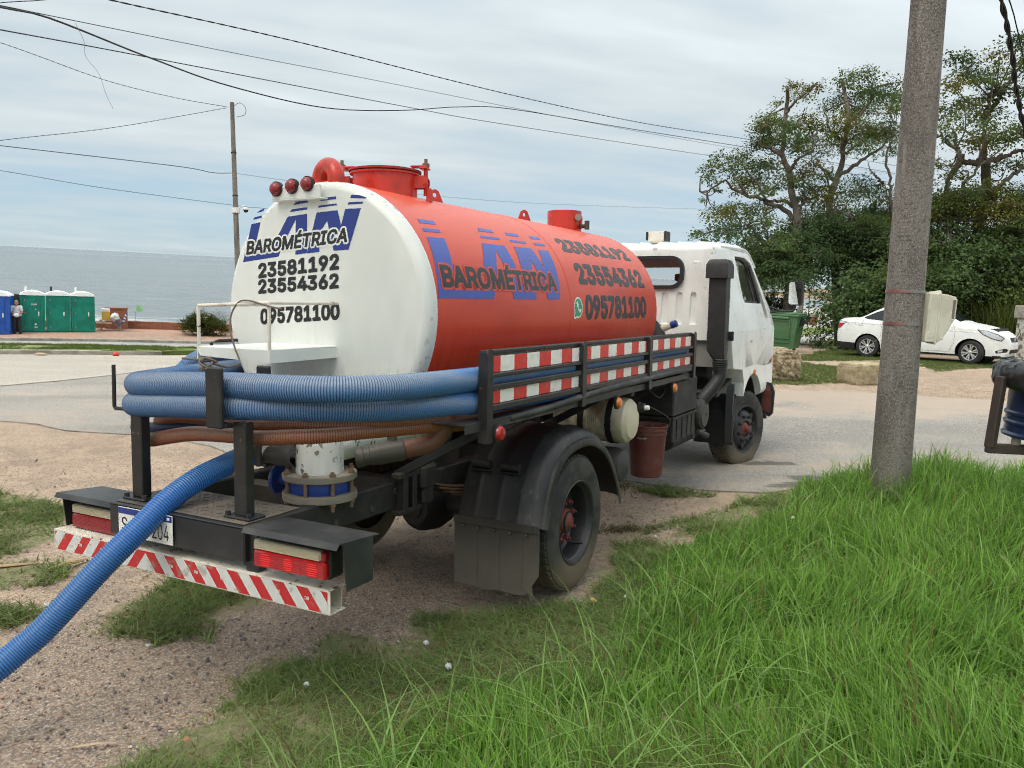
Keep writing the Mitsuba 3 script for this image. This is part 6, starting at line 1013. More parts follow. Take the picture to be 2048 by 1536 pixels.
def build_car(key, M, paint, detail=True):
    def C(name, m, mt, sm=30, label=None): return put(f'{key}__{name}', m, mt, sm, M, label=label)
    px = lambda pts, a=.25, b=1.2: to_man(prism(pts, a, b, 'x'))
    both = lambda man: man + to_man(mirror(tm(man)))
    inn = m3.Manifold(CAR.to_mesh()).translate((0, -2.14, -.75)).scale((.955, .985, .94)).translate((0, 2.14, .745))
    sh = CAR - inn
    wy = (.95, 3.46)
    arch = m3.Manifold()
    for y in wy:
        c = to_man(prism(Point(y, .30).buffer(.345, quad_segs=16), -1.2, 1.2, 'x')); sh = sh - c
    win = Polygon([(.80, 1.075), (1.12, 1.235), (1.50, 1.365), (2.05, 1.40), (2.40, 1.36), (2.68, 1.235), (3.00, 1.065), (3.02, 1.02), (2.2, .985), (1.3, 1.0), (.88, 1.035)]).buffer(-.01).buffer(.01)
    bl = [Polygon([(1.46, .9), (1.52, .9), (1.46, 1.5), (1.40, 1.5)]), Polygon([(2.18, .9), (2.26, .9), (2.20, 1.5), (2.12, 1.5)])]
    wc = both(px(win)); glass = sh ^ wc; sh = sh - wc
    ws_ = to_man(prism([(-.60, 3.14), (.60, 3.14), (.50, 2.52), (-.50, 2.52)], 1.03, 1.6, 'z')); rw = to_man(prism([(-.56, .70), (.56, .70), (.47, 1.24), (-.47, 1.24)], 1.05, 1.6, 'z'))
    g2 = sh ^ ws_; g3 = sh ^ rw; sh = sh - ws_ - rw
    low = px([(-1, 0), (5, 0), (5, .22), (4.0, .215), (3.9, .23), (.72, .26), (.60, .38), (.0, .40), (-1, .40)], -1.2, 1.2); bk_ = sh ^ low; sh = sh - low
    C('body', tm(sh), paint, 32)
    C('side_window', tm(glass), 'm_car_glass', 30); C('windscreen', tm(g2), 'm_car_glass', 30); C('rear_window', tm(g3), 'm_car_glass', 30)
    C('lower_trim', tm(bk_), 'm_car_black', 30)
    C('wheel_well', cat(*[lathe([(.34, -.60), (.34, .60)], 24, 'x', (0, y, .30)) for y in wy], boxe(-.72, .72, .3, 4.1, .20, .24), boxe(-.55, .55, .4, 4.0, .25, .9)), 'm_car_black', False)
    C('pillar', cat(*[tm((glass ^ both(px(b)))) for b in bl]).apply_transform(M4(None, (0, 0, 0))) if False else cat(*[bar((s * .80, y, 1.0), (s * .655, y - .06, 1.385), .06, .02) for s in (-1, 1) for y in (1.47, 2.20)]), 'm_car_black', False)
    if detail:
        hl = Polygon([(3.60, .875), (3.80, .845), (4.02, .765), (4.13, .68), (4.09, .615), (3.92, .665), (3.72, .765)]).buffer(.01)
        tl = Polygon([(-.05, .985), (.12, .975), (.42, .935), (.30, .90), (.20, .78), (.10, .755), (-.05, .76)])
        # lamps: the skin cut again, laid 3 mm proud
        skin = CAR - inn; pr = lambda man: tm(man).apply_transform(M4(np.diag([1.006, 1.003, 1.0]), (0, -.006, 0)))
        C('headlight', pr(skin ^ px(hl)), 'm_headlight', 30); C('headlight', mirror(pr(skin ^ px(hl))), 'm_headlight', 30)
        C('headlight_rim', pr(skin ^ px(hl.difference(hl.buffer(-.014)))).apply_transform(M4(np.diag([1.004, 1.001, 1]), (0, 0, 0))), 'm_car_black', 30)
        t2 = tl.intersection(sbox(-1, .5, 1, .905)); t1 = tl.difference(t2)
        tp = lambda man: tm(man).apply_transform(M4(np.diag([1.006, 1.003, 1.0]), (0, -.009, 0)))
        C('tail_light', tp(skin ^ px(t2)), 'm_tail_red', 30); C('tail_light', mirror(tp(skin ^ px(t2))), 'm_tail_red', 30); C('tail_light_clear', tp(skin ^ px(t1)), 'm_headlight', 30)
        C('tail_light_rim', cat(tp(skin ^ px(tl.difference(tl.buffer(-.012)))).apply_transform(M4(np.diag([1.003, 1, 1]), (0, 0, 0)))), 'm_car_black', 30)
        fr = lambda poly: tm(skin ^ to_man(prism(poly, 3.6, 4.6, 'y'))).apply_transform(M4(None, (0, .004, 0)))
        C('grille', fr(rrect(-.34, .34, .575, .685, .03)), 'm_car_black', 30); C('grille_badge', lathe([(0, .012), (.04, .010), (.045, 0)], 20, 'y', (0, 4.262, .63)), 'm_alloy', 30)
        C('intake', fr(ploy([(-.42, .30), (.42, .30), (.40, .395), (-.40, .395)])), 'm_car_black', 30)
        for s in (1, -1):
            C('fog_lamp_surround', fr(ploy([(s * .46, .385), (s * .52, .43), (s * .70, .36), (s * .68, .30), (s * .50, .33)])), 'm_car_black', 30)
            C('fog_lamp', fr(ploy([(s * .56, .375), (s * .60, .385), (s * .665, .355), (s * .65, .325), (s * .58, .34)])).apply_transform(M4(None, (0, .006, 0))), 'm_headlight', 30)
            C('door_mirror', hull([(s * (.86 + .2 * a), 2.72 + b, 1.0 + c) for a in (0, 1) for b in (-.06, .05) for c in (-.04, .09)]), paint, 20)
        C('number_plate', boxe(-.22, .22, 4.285, 4.296, .415, .52, .002), 'm_white_plastic')
        seams = [LineString([(1.26, 1.0), (1.30, .80), (1.29, .60), (1.20, .48), (1.10, .40)]), LineString([(2.20, .98), (2.22, .30)]), LineString([(3.02, 1.02), (3.10, .82), (3.08, .50), (2.98, .30)]), LineString([(1.28, .29), (2.98, .29)]), rrect(.60, .80, .86, 1.0, .03).exterior, LineString([(.35, .93), (1.4, .885), (3.3, .80)]), LineString([(3.3, .80), (3.62, .78)])]
        C('panel_seam', cat(*[tm(skin ^ px(l.buffer(.0045, cap_style=2))).apply_transform(M4(np.diag([1.0022, 1, 1]), (0, 0, 0))) for l in seams]), 'm_car_seam', False)
        C('door_handle', cat(*[boxe(.833, .855, y, y + .17, .87, .90, .01) for y in (1.42, 2.30)]), paint, 30)
    for s in (1, -1):
        for y in wy:
            st = R3('z', -14 if y > 3 else 0); mm = M4(st @ np.diag([s, 1, 1.0]), (s * .835, y, .301))
            f = lambda m: (lambda t: (t.apply_transform(mm), t.invert() if s < 0 else None, t)[2])(tm(m).copy())
            kk = C('wheel', f(lathe([(.20, .0), (.21, .006), (.25, .008), (.28, .0), (.297, -.02), (.301, -.05), (.301, -.13), (.29, -.17), (.2, -.185), (.0, -.185)], 48, 'x')), 'm_tyre_car', 30)[len(key) + 2:]
            sp = [lathe([(.205, .0), (.200, .008), (.192, .006), (.188, -.02), (.18, -.05)], 40, 'x'), lathe([(0, .004), (.028, .002), (.05, -.010), (.055, -.03)], 20, 'x')]
            for i in range(12):
                b_ = hull([(e, dy, z) for z, w_ in ((.045, .010), (.195, .017)) for dy in (-w_, w_) for e in (-.035, .0 - .008 * (z < .1))]); b_.apply_transform(M4(R3('x', i * 30 + (5 if i % 2 else -5)))); sp.append(b_)
            C(kk + '__rim', f(cat(*sp)), 'm_alloy', 25)
            C(kk + '__brake_disc', f(lathe([(0, -.06), (.19, -.06)], 24, 'x')), 'm_car_black', False)
mat('m_car_seam', (.25, .25, .25), .6)
def pose(origin, fwd, up=(0, 0, 1)):
    f = np.asarray(fwd, float); f /= np.linalg.norm(f); r = np.cross(f, up); r /= np.linalg.norm(r); u = np.cross(r, f)
    return M4(np.stack([r, f, u], 1), origin)
wr, wf = np.array([9.55, 22.46, .075]), np.array([11.40, 20.78, .165]); fwd = (wf - wr) / np.linalg.norm(wf - wr)
Mc = pose((0, 0, 0), fwd); Mc[:3, 3] = wr - Mc[:3, :3] @ np.array([.835, .95, 0])
wc_ = thing('car', 'white sedan parked behind the concrete pole', 'car'); build_car(wc_, Mc, 'm_car_white')
rc = thing('car', 'small bright red car far off on the coast road', 'car'); build_car(rc, pose((78.8, 206.3, float(gz(80.0, 207.0)) + .12), (.62, .78, 0)), 'm_car_red', False)

# ---- wheelie dumpster, boulders, gate post ---------------------------------
mat('m_dump', proc(lambda p, n, uv: mix((.060, .150, .062), (.085, .175, .085), smoothstep(.4, .7, fbm(p.x * 3, p.y * 3, p.z * 3, 4)))), .42)
dm = thing('dumpster', 'green plastic wheeled dumpster behind the truck cab', 'dumpster')
Md = pose((7.86, 24.85, -.10), (.52, .85, 0))
def D(n, m, mt='m_dump', sm=False): put(f'{dm}__{n}', m, mt, sm, Md)
D('body', hull([(x * .56, y * .38, .16) for x in (-1, 1) for y in (-1, 1)] + [(x * .66, y * .50, 1.12) for x in (-1, 1) for y in (-1, 1)]))
D('rim', cat(boxe(-.70, .70, -.54, .54, 1.10, 1.16, .015)))
D('panel_rib', cat(hull([(x, -.40 - (z - .2) * .125 - .03, z) for x in (-.45, -.42) for z in (.45, 1.0)] + [(x, -.40 - (z - .2) * .125 + .02, z) for x in (-.45, -.42) for z in (.45, 1.0)]), hull([(x, -.40 - (z - .2) * .125 - .03, z) for x in (.42, .45) for z in (.45, 1.0)] + [(x, -.40 - (z - .2) * .125 + .02, z) for x in (.42, .45) for z in (.45, 1.0)]), *[hull([(x, -.40 - (z - .2) * .125 - .03, zz) for x in (-.45, .45) for zz in (z, z + .03)] + [(x, -.40 - (z - .2) * .125 + .03, zz) for x in (-.45, .45) for zz in (z, z + .03)]) for z in (.33, .45, .97)]))
D('handle', cat(boxe(-.42, .42, -.58, -.50, 1.02, 1.09, .02)))
D('lid', cat(boxe(-.70, .70, -.50, .54, 1.165, 1.20, .02), *[boxe(x - .02, x + .02, -.45, .5, 1.20, 1.22, .008) for x in (-.5, -.2, .2, .5)]))
D('lid_bar', cat(tube([(-.5, -.35, 1.22), (-.5, -.30, 1.27), (-.1, -.30, 1.27), (-.1, -.35, 1.22)], .012, 8), tube([(-.62, .1, 1.2), (-.45, -.2, 1.32), (-.40, -.25, 1.24)], .012, 8)), 'm_car_black', 40)
for s in (1, -1):
    D('trunnion', cat(cyl((s * .62, -.05, .98), (s * .78, -.05, .98), .03, 12), boxe(s * .66 - .05, s * .66 + .05, -.16, .06, .84, 1.08, .02)), 'm_car_black', 30)
    for y in (-.28, .28): D('wheel', lathe([(0, -.03), (.08, -.03), (.09, -.02), (.09, .02), (.08, .03), (0, .03)], 20, 'x', (s * .45, y, .09)), 'm_car_black', 30)
def rock_c(p, n, uv):
    f1, f2, r = voronoi(p.x * 16 + p.z * 9, p.y * 12 + p.z * 14); a = fbm(p.x * 8, p.y * 8, p.z * 8, 4)
    c = mix((.36, .30, .20), (.20, .15, .09), smoothstep(.35, .65, a)); c = mix(c, (.52, .46, .36), smoothstep(.35, .15, f1) * .7 * smoothstep(.4, .6, r)); return mix(c, (.09, .065, .04), smoothstep(.55, .75, f1) * .7)
mat('m_rock', proc(rock_c), .95, 0, .1)
mat('m_stone', proc(lambda p, n, uv: mix(mix((.42, .36, .24), (.30, .245, .15), smoothstep(.35, .65, fbm(p.x * 7, p.y * 7, p.z * 7, 4))), (.20, .145, .08), .6 * smoothstep(.5, .7, fbm(p.x * 30, p.y * 30, p.z * 30, 3)))), .95, 0, .1)
ic = trimesh.creation.icosphere(5); v = ic.vertices.copy(); q = np.sign(v) * np.abs(v) ** .62 * [.42, .34, .335]
dsp = meshkit.fbm(v * 2.1 + 4, 4) - .5; d2 = meshkit.fbm(v * 9 + 1, 3) - .5; ic.vertices = q * (1 + .30 * dsp + .16 * d2)[:, None]; ic.apply_translation((5.33, 16.62, .30))
bo = thing('boulder', 'rough rounded conglomerate boulder beside the truck cab', 'boulder'); put(bo, ic, 'm_rock', True)
ic = trimesh.creation.icosphere(5); v = ic.vertices.copy(); q = np.sign(v) * np.abs(v) ** .28 * [.46, .30, .235]; ic.vertices = q * (1 + .12 * (meshkit.fbm(v * 2.6 + 8, 4) - .5) + .07 * (meshkit.fbm(v * 9, 3) - .5))[:, None]
ic.apply_transform(M4(R3('z', 22))); ic.apply_translation((6.95, 16.35, .225))
bo = thing('boulder', 'squared flat topped stone block on the lawn, partly behind the pole', 'boulder'); put(bo, ic, 'm_stone', 40)
mat('m_gate_post', proc(lambda p, n, uv: mix((.55, .53, .48), (.18, .16, .13), smoothstep(.52, .66, fbm(p.x * 12, p.y * 12, p.z * 9, 4)))), .9)
gp_ = thing('gate_post', 'white flaking square post with a grey cap at the right edge', 'post'); z0 = float(gz(14.0, 22.7))
put(gp_ + '__shaft', box(.42, .42, 1.2, (14.06, 22.85, z0 + .55), .02, R3('z', 20)), 'm_gate_post'); put(gp_ + '__cap', box(.56, .56, .36, (14.06, 22.85, z0 + 1.32), .03, R3('z', 20)), 'm_kerb')

# ---- by the sea: toilets, wall, person, chair ------------------------------
pdir = np.array([.932, .362, 0]); pn = np.array([-.362, .932, 0])
def pz(x, y): return float(gz(x, y)) + .19
for nm_, c1_, c2_ in (('m_toilet_green', (.0, .185, .125), (.0, .235, .165)), ('m_toilet_blue', (.012, .075, .37), (.02, .10, .42))):
    mat(nm_, proc(lambda p, n, uv, c1_=c1_, c2_=c2_: mix(c1_, c2_, smoothstep(.4, .6, fbm(p.x * 3, p.y * 3, p.z * 2, 3)))), .4)
mat('m_toilet_roof', (.74, .75, .74), .5); mat('m_grey_dark', (.025, .026, .028), .6)
def toilet(label, pos, mt, yaw, group, mark=False, vent='m_toilet_roof'):
    k = thing('portable_toilet', label, 'portable toilet', group); c, s = math.cos(yaw), math.sin(yaw)
    M = M4(np.array([[c, -s, 0], [s, c, 0], [0, 0, 1.0]]), (pos[0], pos[1], pz(pos[0], pos[1])))
    def Q(n, m, t, sm=False, label=None): return put(f'{k}__{n}', m, t, sm, M, label=label)
    Q('cabin', cat(hull([(x * .555, y * .55, z) for x in (-1, 1) for y in (-1, 1) for z in (.06, 1.92)] + [(0, y * .55, 2.06) for y in (-1, 1)])), mt)
    Q('corner_post', cat(*[boxe(x - .05, x + .05, -.585, -.545, .04, 1.94, .015) for x in (-.52, .52)], boxe(-.57, .57, -.58, -.55, .03, .13, .01)), mt)
    rf = [(x * .60, y * .60, 1.93) for x in (-1, 1) for y in (-1, 1)] + [(x * .56, y * .58, 2.0) for x in (-1, 1) for y in (-1, 1)] + [(x * .3, y * .56, 2.12) for x in (-1, 1) for y in (-1, 1)] + [(0, y * .5, 2.17) for y in (-1, 1)]
    Q('roof', hull(rf), 'm_toilet_roof', 25); Q('vent', cyl((-.30, .35, 2.0), (-.30, .35, 2.36), .055, 14), vent, 40)
    dp = Polygon([(-.33, .12), (.33, .12), (.33, 1.80), (.15, 1.87), (-.15, 1.87), (-.33, 1.80)]); dk = Q('door', prism(dp, -.575, -.545, 'y'), mt)
    Q('door__frame', prism(dp.difference(dp.buffer(-.03)), -.590, -.574, 'y'), mt)
    Q('door__rib', cat(*[bar((x0, -.585, z0 + e), (x1, -.585, z1 + e), .016, .018) for (x0, z0, x1, z1) in ((-.26, 1.45, .26, 1.08), (-.26, .40, .26, .76)) for e in (-.05, .05)]), mt)
    Q('door__handle', boxe(.235, .295, -.605, -.575, .86, 1.08, .012), 'm_toilet_roof')
    Q('door__hinge', cat(*[boxe(-.385, -.33, -.592, -.575, z, z + .11, .006) for z in (.2, .95, 1.62)]), 'm_zinc')
    if mark:
        Q('door__sign', sheet(text_fit('BAÑO', -.06, .20, 1.42, .075), lambda u, v: np.stack([u, np.full_like(u, -.5775), v], 1), 1), 'm_toilet_roof')
        Q('door__sign', cat(*[lathe([(0, -.5785), (r, -.578)], 16, 'y', (x, 0, z)) for x, z, r in ((.13, 1.20, .035), (.12, .42, .05), (.09, .27, .035), (.17, .27, .035))]), 'm_toilet_roof')
gs = 'green portable toilets in a row by the sea'
base = np.array([-25.62, 42.87]); stp = (np.array([-22.69, 44.80]) - base) / 3; yw = math.radians(30)
off = np.array([-.5, .87]) * .58
toilet('green portable toilet with white stickers on its door, left of the green three', base + stp * .5 + off, 'm_toilet_green', yw, gs, True)
toilet('green portable toilet with a dark vent pipe, middle of the green three', base + stp * 1.5 + off, 'm_toilet_green', yw, gs, False, 'm_grey_dark')
toilet('green portable toilet next to the folding chair, right of the green three', base + stp * 2.5 + off, 'm_toilet_green', yw, gs)
toilet('blue portable toilet at the left picture edge', (-26.12, 41.95), 'm_toilet_blue', math.radians(22), None)
kb = thing('cabinet', 'black narrow cabinet between the blue and the green toilets', 'cabinet')
put(kb + '__body', box(.9, .7, 1.95, (-26.15, 43.3, pz(-26.1, 43.3) + .98), .02, R3('z', 25)), 'm_grey_dark'); put(kb + '__label', box(.18, .01, .05, (-26.18, 42.88, pz(-26.1, 43.3) + 1.80), .001, R3('z', 25)), 'm_white_plastic')
def brick_c(p, n, uv):
    u = (p.x * .932 + p.y * .362) / .24; w = p.z / .075; row = dr.floor(w); f = u + .5 * (row - 2 * dr.floor(row / 2)); m = dr.minimum(f - dr.floor(f), w - row); k = cell_rand(dr.floor(f), row, 3)
    return mix(mix((.30, .105, .055), (.22, .075, .042), k), (.34, .26, .2), smoothstep(.10, .05, m) * .6)
mat('m_brick', proc(brick_c), .9)
wl = thing('brick_wall', 'low red brick wall along the promenade edge', 'wall')
wline = np.array([[-36.0, 41.6], [-23.3, 48.0], [-19.6, 49.35], [-16.5, 50.6], [-8, 53.9]])
put(wl + '__wall', cat(*[bar((*a, pz(*a) + .16), (*b, pz(*b) + .16), .28, .42, b=.01) for a, b in zip(wline[:-1], wline[1:])]), 'm_brick')
for i in range(26):
    a = np.array([-23.3, 48.0]) + (np.array([-16.5, 50.6]) - [-23.3, 48.0]) * i / 26; b = a + np.array([.245, .094]) * 1.0
    put(wl + '__coping_stone', bar((*a, pz(*a) + .40), (*b, pz(*b) + .40), .34, .07, b=.008), 'm_brick')
wp_ = thing('brick_pier', 'taller red brick pier behind the folding chair', 'wall'); put(wp_ + '__pier', box(1.12, .5, 1.18, (-22.85, 47.55, pz(-22.9, 47.5) + .56), .015, R3('z', 21)), 'm_brick'); put(wp_ + '__cap', box(1.2, .56, .07, (-22.85, 47.55, pz(-22.9, 47.5) + 1.18), .01, R3('z', 21)), 'm_brick')
mat('m_yellow', (.62, .38, .05), .5); mat('m_table', (.45, .34, .22), .6); mat('m_navy', (.03, .06, .17), .6); mat('m_pale_blue', (.55, .68, .78), .6)
cr = thing('crate', 'yellow crate with a white lid on the table by the last toilet', 'crate'); tx, ty = -22.85, 46.05; t0 = pz(tx, ty)
ta = thing('table', 'low folding table with thin legs beside the last green toilet', 'table'); Rt = R3('z', 25)
put(ta + '__top', box(.80, .5, .03, (tx, ty, t0 + .42), .006, Rt), 'm_table')
for a in (-.33, .33):
    for e in (-.05, .05): put(ta + '__leg', tube([(tx + a - e * 3, ty - .1, t0), (tx + a + e * 3, ty - .1, t0 + .41)], .014, 6), 'm_zinc')
put(cr + '__box', box(.42, .35, .42, (tx - .10, ty + .45, t0 + .80), .02, Rt), 'm_yellow'); put(cr + '__lid', box(.46, .39, .20, (tx - .12, ty + .45, t0 + 1.10), .03, Rt), 'm_white_plastic')
st_ = thing('bench', 'wooden bench top under the yellow crate', 'bench'); put(st_ + '__top', box(1.15, .45, .05, (tx + .15, ty + .5, t0 + .56), .01, Rt), 'm_table'); put(st_ + '__leg', box(.08, .4, .56, (tx - .3, ty + .3, t0 + .27), .01, Rt), 'm_table'); put(st_ + '__leg', box(.08, .4, .56, (tx + .6, ty + .7, t0 + .27), .01, Rt), 'm_table')
bgw = thing('plastic_bag', 'crumpled white plastic bag beside the yellow crate', 'bag'); ic = trimesh.creation.icosphere(3); ic.vertices *= (.24, .2, .22); ic.vertices *= (1 + .7 * (meshkit.fbm(ic.vertices * 9, 3) - .5))[:, None]; ic.apply_translation((tx + .42, ty + .42, t0 + .74)); put(bgw, ic, 'm_white_plastic', 20)
fc = thing('folding_chair', 'folding garden chair with navy seat and pale blue striped back', 'chair'); Mf = M4(R3('z', 28), (-22.15, 46.35, pz(-22.2, 46.3)))
F_ = lambda n, m, t: put(f'{fc}__{n}', m, t, False, Mf)
F_('seat', box(.52, .46, .05, (0, 0, .42), .015), 'm_navy'); F_('backrest', box(.07, .46, .58, (.31, 0, .74), .015, R3('y', 20)), 'm_navy')
for i in range(3): F_('stripe', box(.075, .47, .08, (.245 + i * .058, 0, .56 + i * .16), .005, R3('y', 20)), 'm_pale_blue')
for y in (-.22, .22): F_('leg', tube([(-.24, y, 0), (.26, y, .44)], .013, 6), 'm_zinc'); F_('leg', tube([(.24, y, 0), (-.24, y, .42)], .013, 6), 'm_zinc'); F_('armrest', tube([(-.2, y, .62), (.24, y, .64), (.30, y, .66)], .014, 6), 'm_navy')
fl = thing('flag', 'small pale green flag on a thin stick by the wall', 'flag'); put(fl + '__pole', tube([(-22.35, 48.9, pz(-22.4, 48.9)), (-22.42, 48.95, pz(-22.4, 48.9) + 1.25)], .012, 6), 'm_zinc')
mat('m_flag', (.35, .62, .38), .7); fx_ = np.linspace(0, .55, 12); put(fl + '__cloth', (lambda m: m)(trimesh.Trimesh(np.vstack([np.stack([-22.42 + fx_ * .9, 48.95 - .10 * np.sin(fx_ * 14) + w, pz(-22.4, 48.9) + z + .05 * np.sin(fx_ * 6)], 1) for w in (0, .012) for z in (.92, 1.28)]), np.vstack([np.vstack([[i, i + 1, i + 13], [i, i + 13, i + 12], [i + 24, i + 37, i + 25], [i + 24, i + 36, i + 37]]) for i in range(11)]), process=False)), 'm_flag')
rb = thing('litter', 'small red plastic lump at the foot of the near kerb', 'litter'); ic = trimesh.creation.icosphere(2); ic.vertices *= (.15, .12, .10); ic.vertices *= (1 + .5 * (meshkit.fbm(ic.vertices * 4, 3) - .5))[:, None]; ic.apply_translation((-16.0, 33.2, float(gz(-16.0, 33.2)) + .10)); mat('m_red_litter', (.62, .07, .05), .5); put(rb, ic, 'm_red_litter', 30)
rb = thing('litter', 'flat yellowish scrap lying below the near kerb', 'litter'); ic = trimesh.creation.icosphere(2); ic.vertices *= (.22, .16, .05); ic.vertices *= (1 + .5 * (meshkit.fbm(ic.vertices * 4 + 3, 3) - .5))[:, None]; ic.apply_translation((-18.6, 32.4, float(gz(-18.6, 32.4)) + .08)); put(rb, ic, 'm_table', 30)

# the person
mat('m_skin', (.42, .24, .17), .55); mat('m_hair', (.30, .28, .26), .8); mat('m_trousers', (.030, .030, .033), .8); mat('m_shoe', (.02, .02, .02), .6)
mat('m_shirt', proc(lambda p, n, uv: mix((.72, .70, .71), (.25, .30, .55), smoothstep(.56, .62, fbm(p.x * 16, p.y * 16, p.z * 16, 3)) * smoothstep(-1.15, -1.25, p.z) * .8)), .8)
pk = thing('person', 'person in a white patterned shirt and dark trousers looking down at a white bag', 'person')
def limbs_mesh(bones, L=.03, it=6):
    s = m3.Manifold()
    for (a, ra), (b, rb_) in bones: s = s + m3.Manifold.batch_hull([m3.Manifold.sphere(ra, 16).translate(tuple(a)), m3.Manifold.sphere(rb_, 16).translate(tuple(b))])
    t = tm(s.refine_to_length(L)); t.merge_vertices(); trimesh.smoothing.filter_taubin(t, iterations=it); return t
Mp = M4(R3('z', 20), (-25.33, 42.12, pz(-25.3, 42.1)))
J = dict(hipL=(-.10, 0, .90), hipR=(.10, 0, .90), kneeL=(-.11, -.03, .48), kneeR=(.12, -.05, .48), ankL=(-.12, .0, .08), ankR=(.14, -.02, .08), pel=(0, 0, .95), waist=(0, .0, 1.08), chest=(0, .01, 1.30), neck=(0, -.015, 1.45), head=(0, -.07, 1.575), shL=(-.19, 0, 1.38), shR=(.19, 0, 1.38), elL=(-.25, -.04, 1.12), elR=(.26, -.05, 1.12), wrL=(-.06, -.24, 1.02), wrR=(.12, -.26, 1.02))
J = {k: np.array(v) for k, v in J.items()}
skin = [((J['chest'], .11), (J['neck'], .055)), ((J['neck'], .052), (J['head'] - [0, 0, .05], .055)), ((J['head'], .088), (J['head'] + [0, .02, .06], .085)), ((J['head'] + [0, -.03, -.06], .052), (J['head'], .075)), ((J['elL'], .043), (J['wrL'], .030)), ((J['elR'], .043), (J['wrR'], .030)), ((J['shL'], .06), (J['elL'], .045)), ((J['shR'], .06), (J['elR'], .045)), ((J['ankL'], .045), (J['kneeL'], .06)), ((J['ankR'], .045), (J['kneeR'], .06)), ((J['kneeL'], .06), (J['hipL'], .085)), ((J['kneeR'], .06), (J['hipR'], .085)), ((J['hipL'], .1), (J['chest'], .11)), ((J['hipR'], .1), (J['chest'], .11)), ((J['shL'], .06), (J['chest'], .1)), ((J['shR'], .06), (J['chest'], .1)), ((J['head'] + [0, -.085, -.005], .014), (J['head'] + [0, -.097, -.03], .016)), ((J['head'] + [-.085, .01, 0], .02), (J['head'] + [-.088, .01, .03], .02)), ((J['head'] + [.085, .01, 0], .02), (J['head'] + [.088, .01, .03], .02))]
for w, s in ((J['wrL'], 1), (J['wrR'], -1)):
    pm = w + np.array([s * .045, -.05, -.01]); skin.append(((w, .028), (pm, .034)))
    for i, ln in enumerate((.075, .085, .08, .065)):
        f0 = pm + np.array([s * .012, -.015, .028 - i * .02]); f1 = f0 + np.array([s * .03, -.03, -.008]) * ln / .075; skin += [((f0, .011), (f1, .010)), ((f1, .010), (f1 + np.array([s * .022, .008, -.018]), .008))]
    skin.append(((pm + [0, 0, .02], .012), (pm + [s * .02, .01, .055], .010)))
put(pk + '__body', limbs_mesh(skin, .02, 4), 'm_skin', True, Mp)
put(pk + '__shirt', limbs_mesh([((J['hipL'] + [0, 0, .05], .125), (J['chest'], .135)), ((J['hipR'] + [0, 0, .05], .125), (J['chest'], .135)), ((J['shL'], .078), (J['shR'], .078)), ((J['shL'], .08), (J['chest'], .125)), ((J['shR'], .08), (J['chest'], .125)), ((J['shL'], .08), (J['elL'] * .6 + J['shL'] * .4, .07)), ((J['shR'], .08), (J['elR'] * .6 + J['shR'] * .4, .07))]), 'm_shirt', True, Mp)
put(pk + '__trousers', limbs_mesh([((J['hipL'], .122), (J['kneeL'], .085)), ((J['hipR'], .122), (J['kneeR'], .085)), ((J['kneeL'], .085), (J['ankL'] + [0, 0, -.01], .075)), ((J['kneeR'], .085), (J['ankR'] + [0, 0, -.01], .075)), ((J['hipL'], .12), (J['hipR'], .12))]), 'm_trousers', True, Mp)
put(pk + '__hair', limbs_mesh([((J['head'] + [0, .035, .05], .095), (J['head'] + [0, .06, .0], .085)), ((J['head'] + [0, -.02, .085], .07), (J['head'] + [0, .03, .07], .09)), ((J['head'] + [-.075, .03, .03], .03), (J['head'] + [-.07, .05, -.04], .03)), ((J['head'] + [.075, .03, .03], .03), (J['head'] + [.07, .05, -.04], .03))]), 'm_hair', True, Mp)
for a in ('ankL', 'ankR'): put(pk + '__shoe', limbs_mesh([((J[a] + [0, .02, -.035], .045), (J[a] + [0, -.14, -.048], .036))]), 'm_shoe', True, Mp)
for s in (-1, 1): put(pk + '__eye', trimesh.creation.icosphere(2, .011).apply_translation(J['head'] + [s * .032, -.082, .012]), 'm_shoe', True, Mp)
put(pk + '__mouth', box(.045, .008, .010, tuple(J['head'] + [0, -.083, -.062]), .003), 'm_red_litter', False, Mp)
hb = thing('plastic_bag', 'small white bag held in the hands of the person', 'bag'); ic = trimesh.creation.icosphere(3); ic.vertices *= (.13, .09, .10); ic.vertices *= (1 + .6 * (meshkit.fbm(ic.vertices * 14, 3) - .5))[:, None]; ic.apply_translation((.05, -.33, .98)); put(hb, ic, 'm_white_plastic', 20, Mp)

# far right: piers, posts and scrub at the bend of the coast road
def far(x, y): return float(gz(x, y))
bp_ = thing('brick_pier', 'small red brick pier with a grey roofed panel beside the far road', 'wall'); x, y = 34.1, 95.4; put(bp_ + '__pier', box(.75, .6, .95, (x, y, far(x, y) + .6), .02), 'm_brick'); put(bp_ + '__panel', box(.95, .7, .45, (x, y, far(x, y) + 1.28), .04), 'm_kerb'); put(bp_ + '__board', box(.45, .08, 1.2, (x - .62, y, far(x, y) + .8), .02, R3('y', 25)), 'm_grey_dark')
bp2 = thing('brick_wall', 'very low brick wall stub left of the far brick pier', 'wall'); put(bp2, box(2.2, .4, .5, (31.6, 95, far(31.6, 95) + .45), .02), 'm_brick')
sg = thing('sign_post', 'thin dark sign pole beside the door mirror of the truck', 'post'); put(sg + '__pole', tube([(28.23, 80.3, far(28.2, 80.3)), (28.2, 80.6, far(28.2, 80.3) + 3.2)], .05, 8), 'm_grey_dark'); put(sg + '__plate', box(.30, .04, .85, (27.75, 80.5, far(28.2, 80.3) + 1.6), .01), 'm_white_plastic')
pp_ = thing('utility_pole', 'short grey post by the tail of the white sedan, in front of the red car', 'post'); put(pp_ + '__shaft', tube([(39.5, 100.5, far(39.5, 100.5)), (39.43, 100.7, far(39.5, 100.5) + 2.6)], [.20, .17], 12), 'm_kerb', 40)
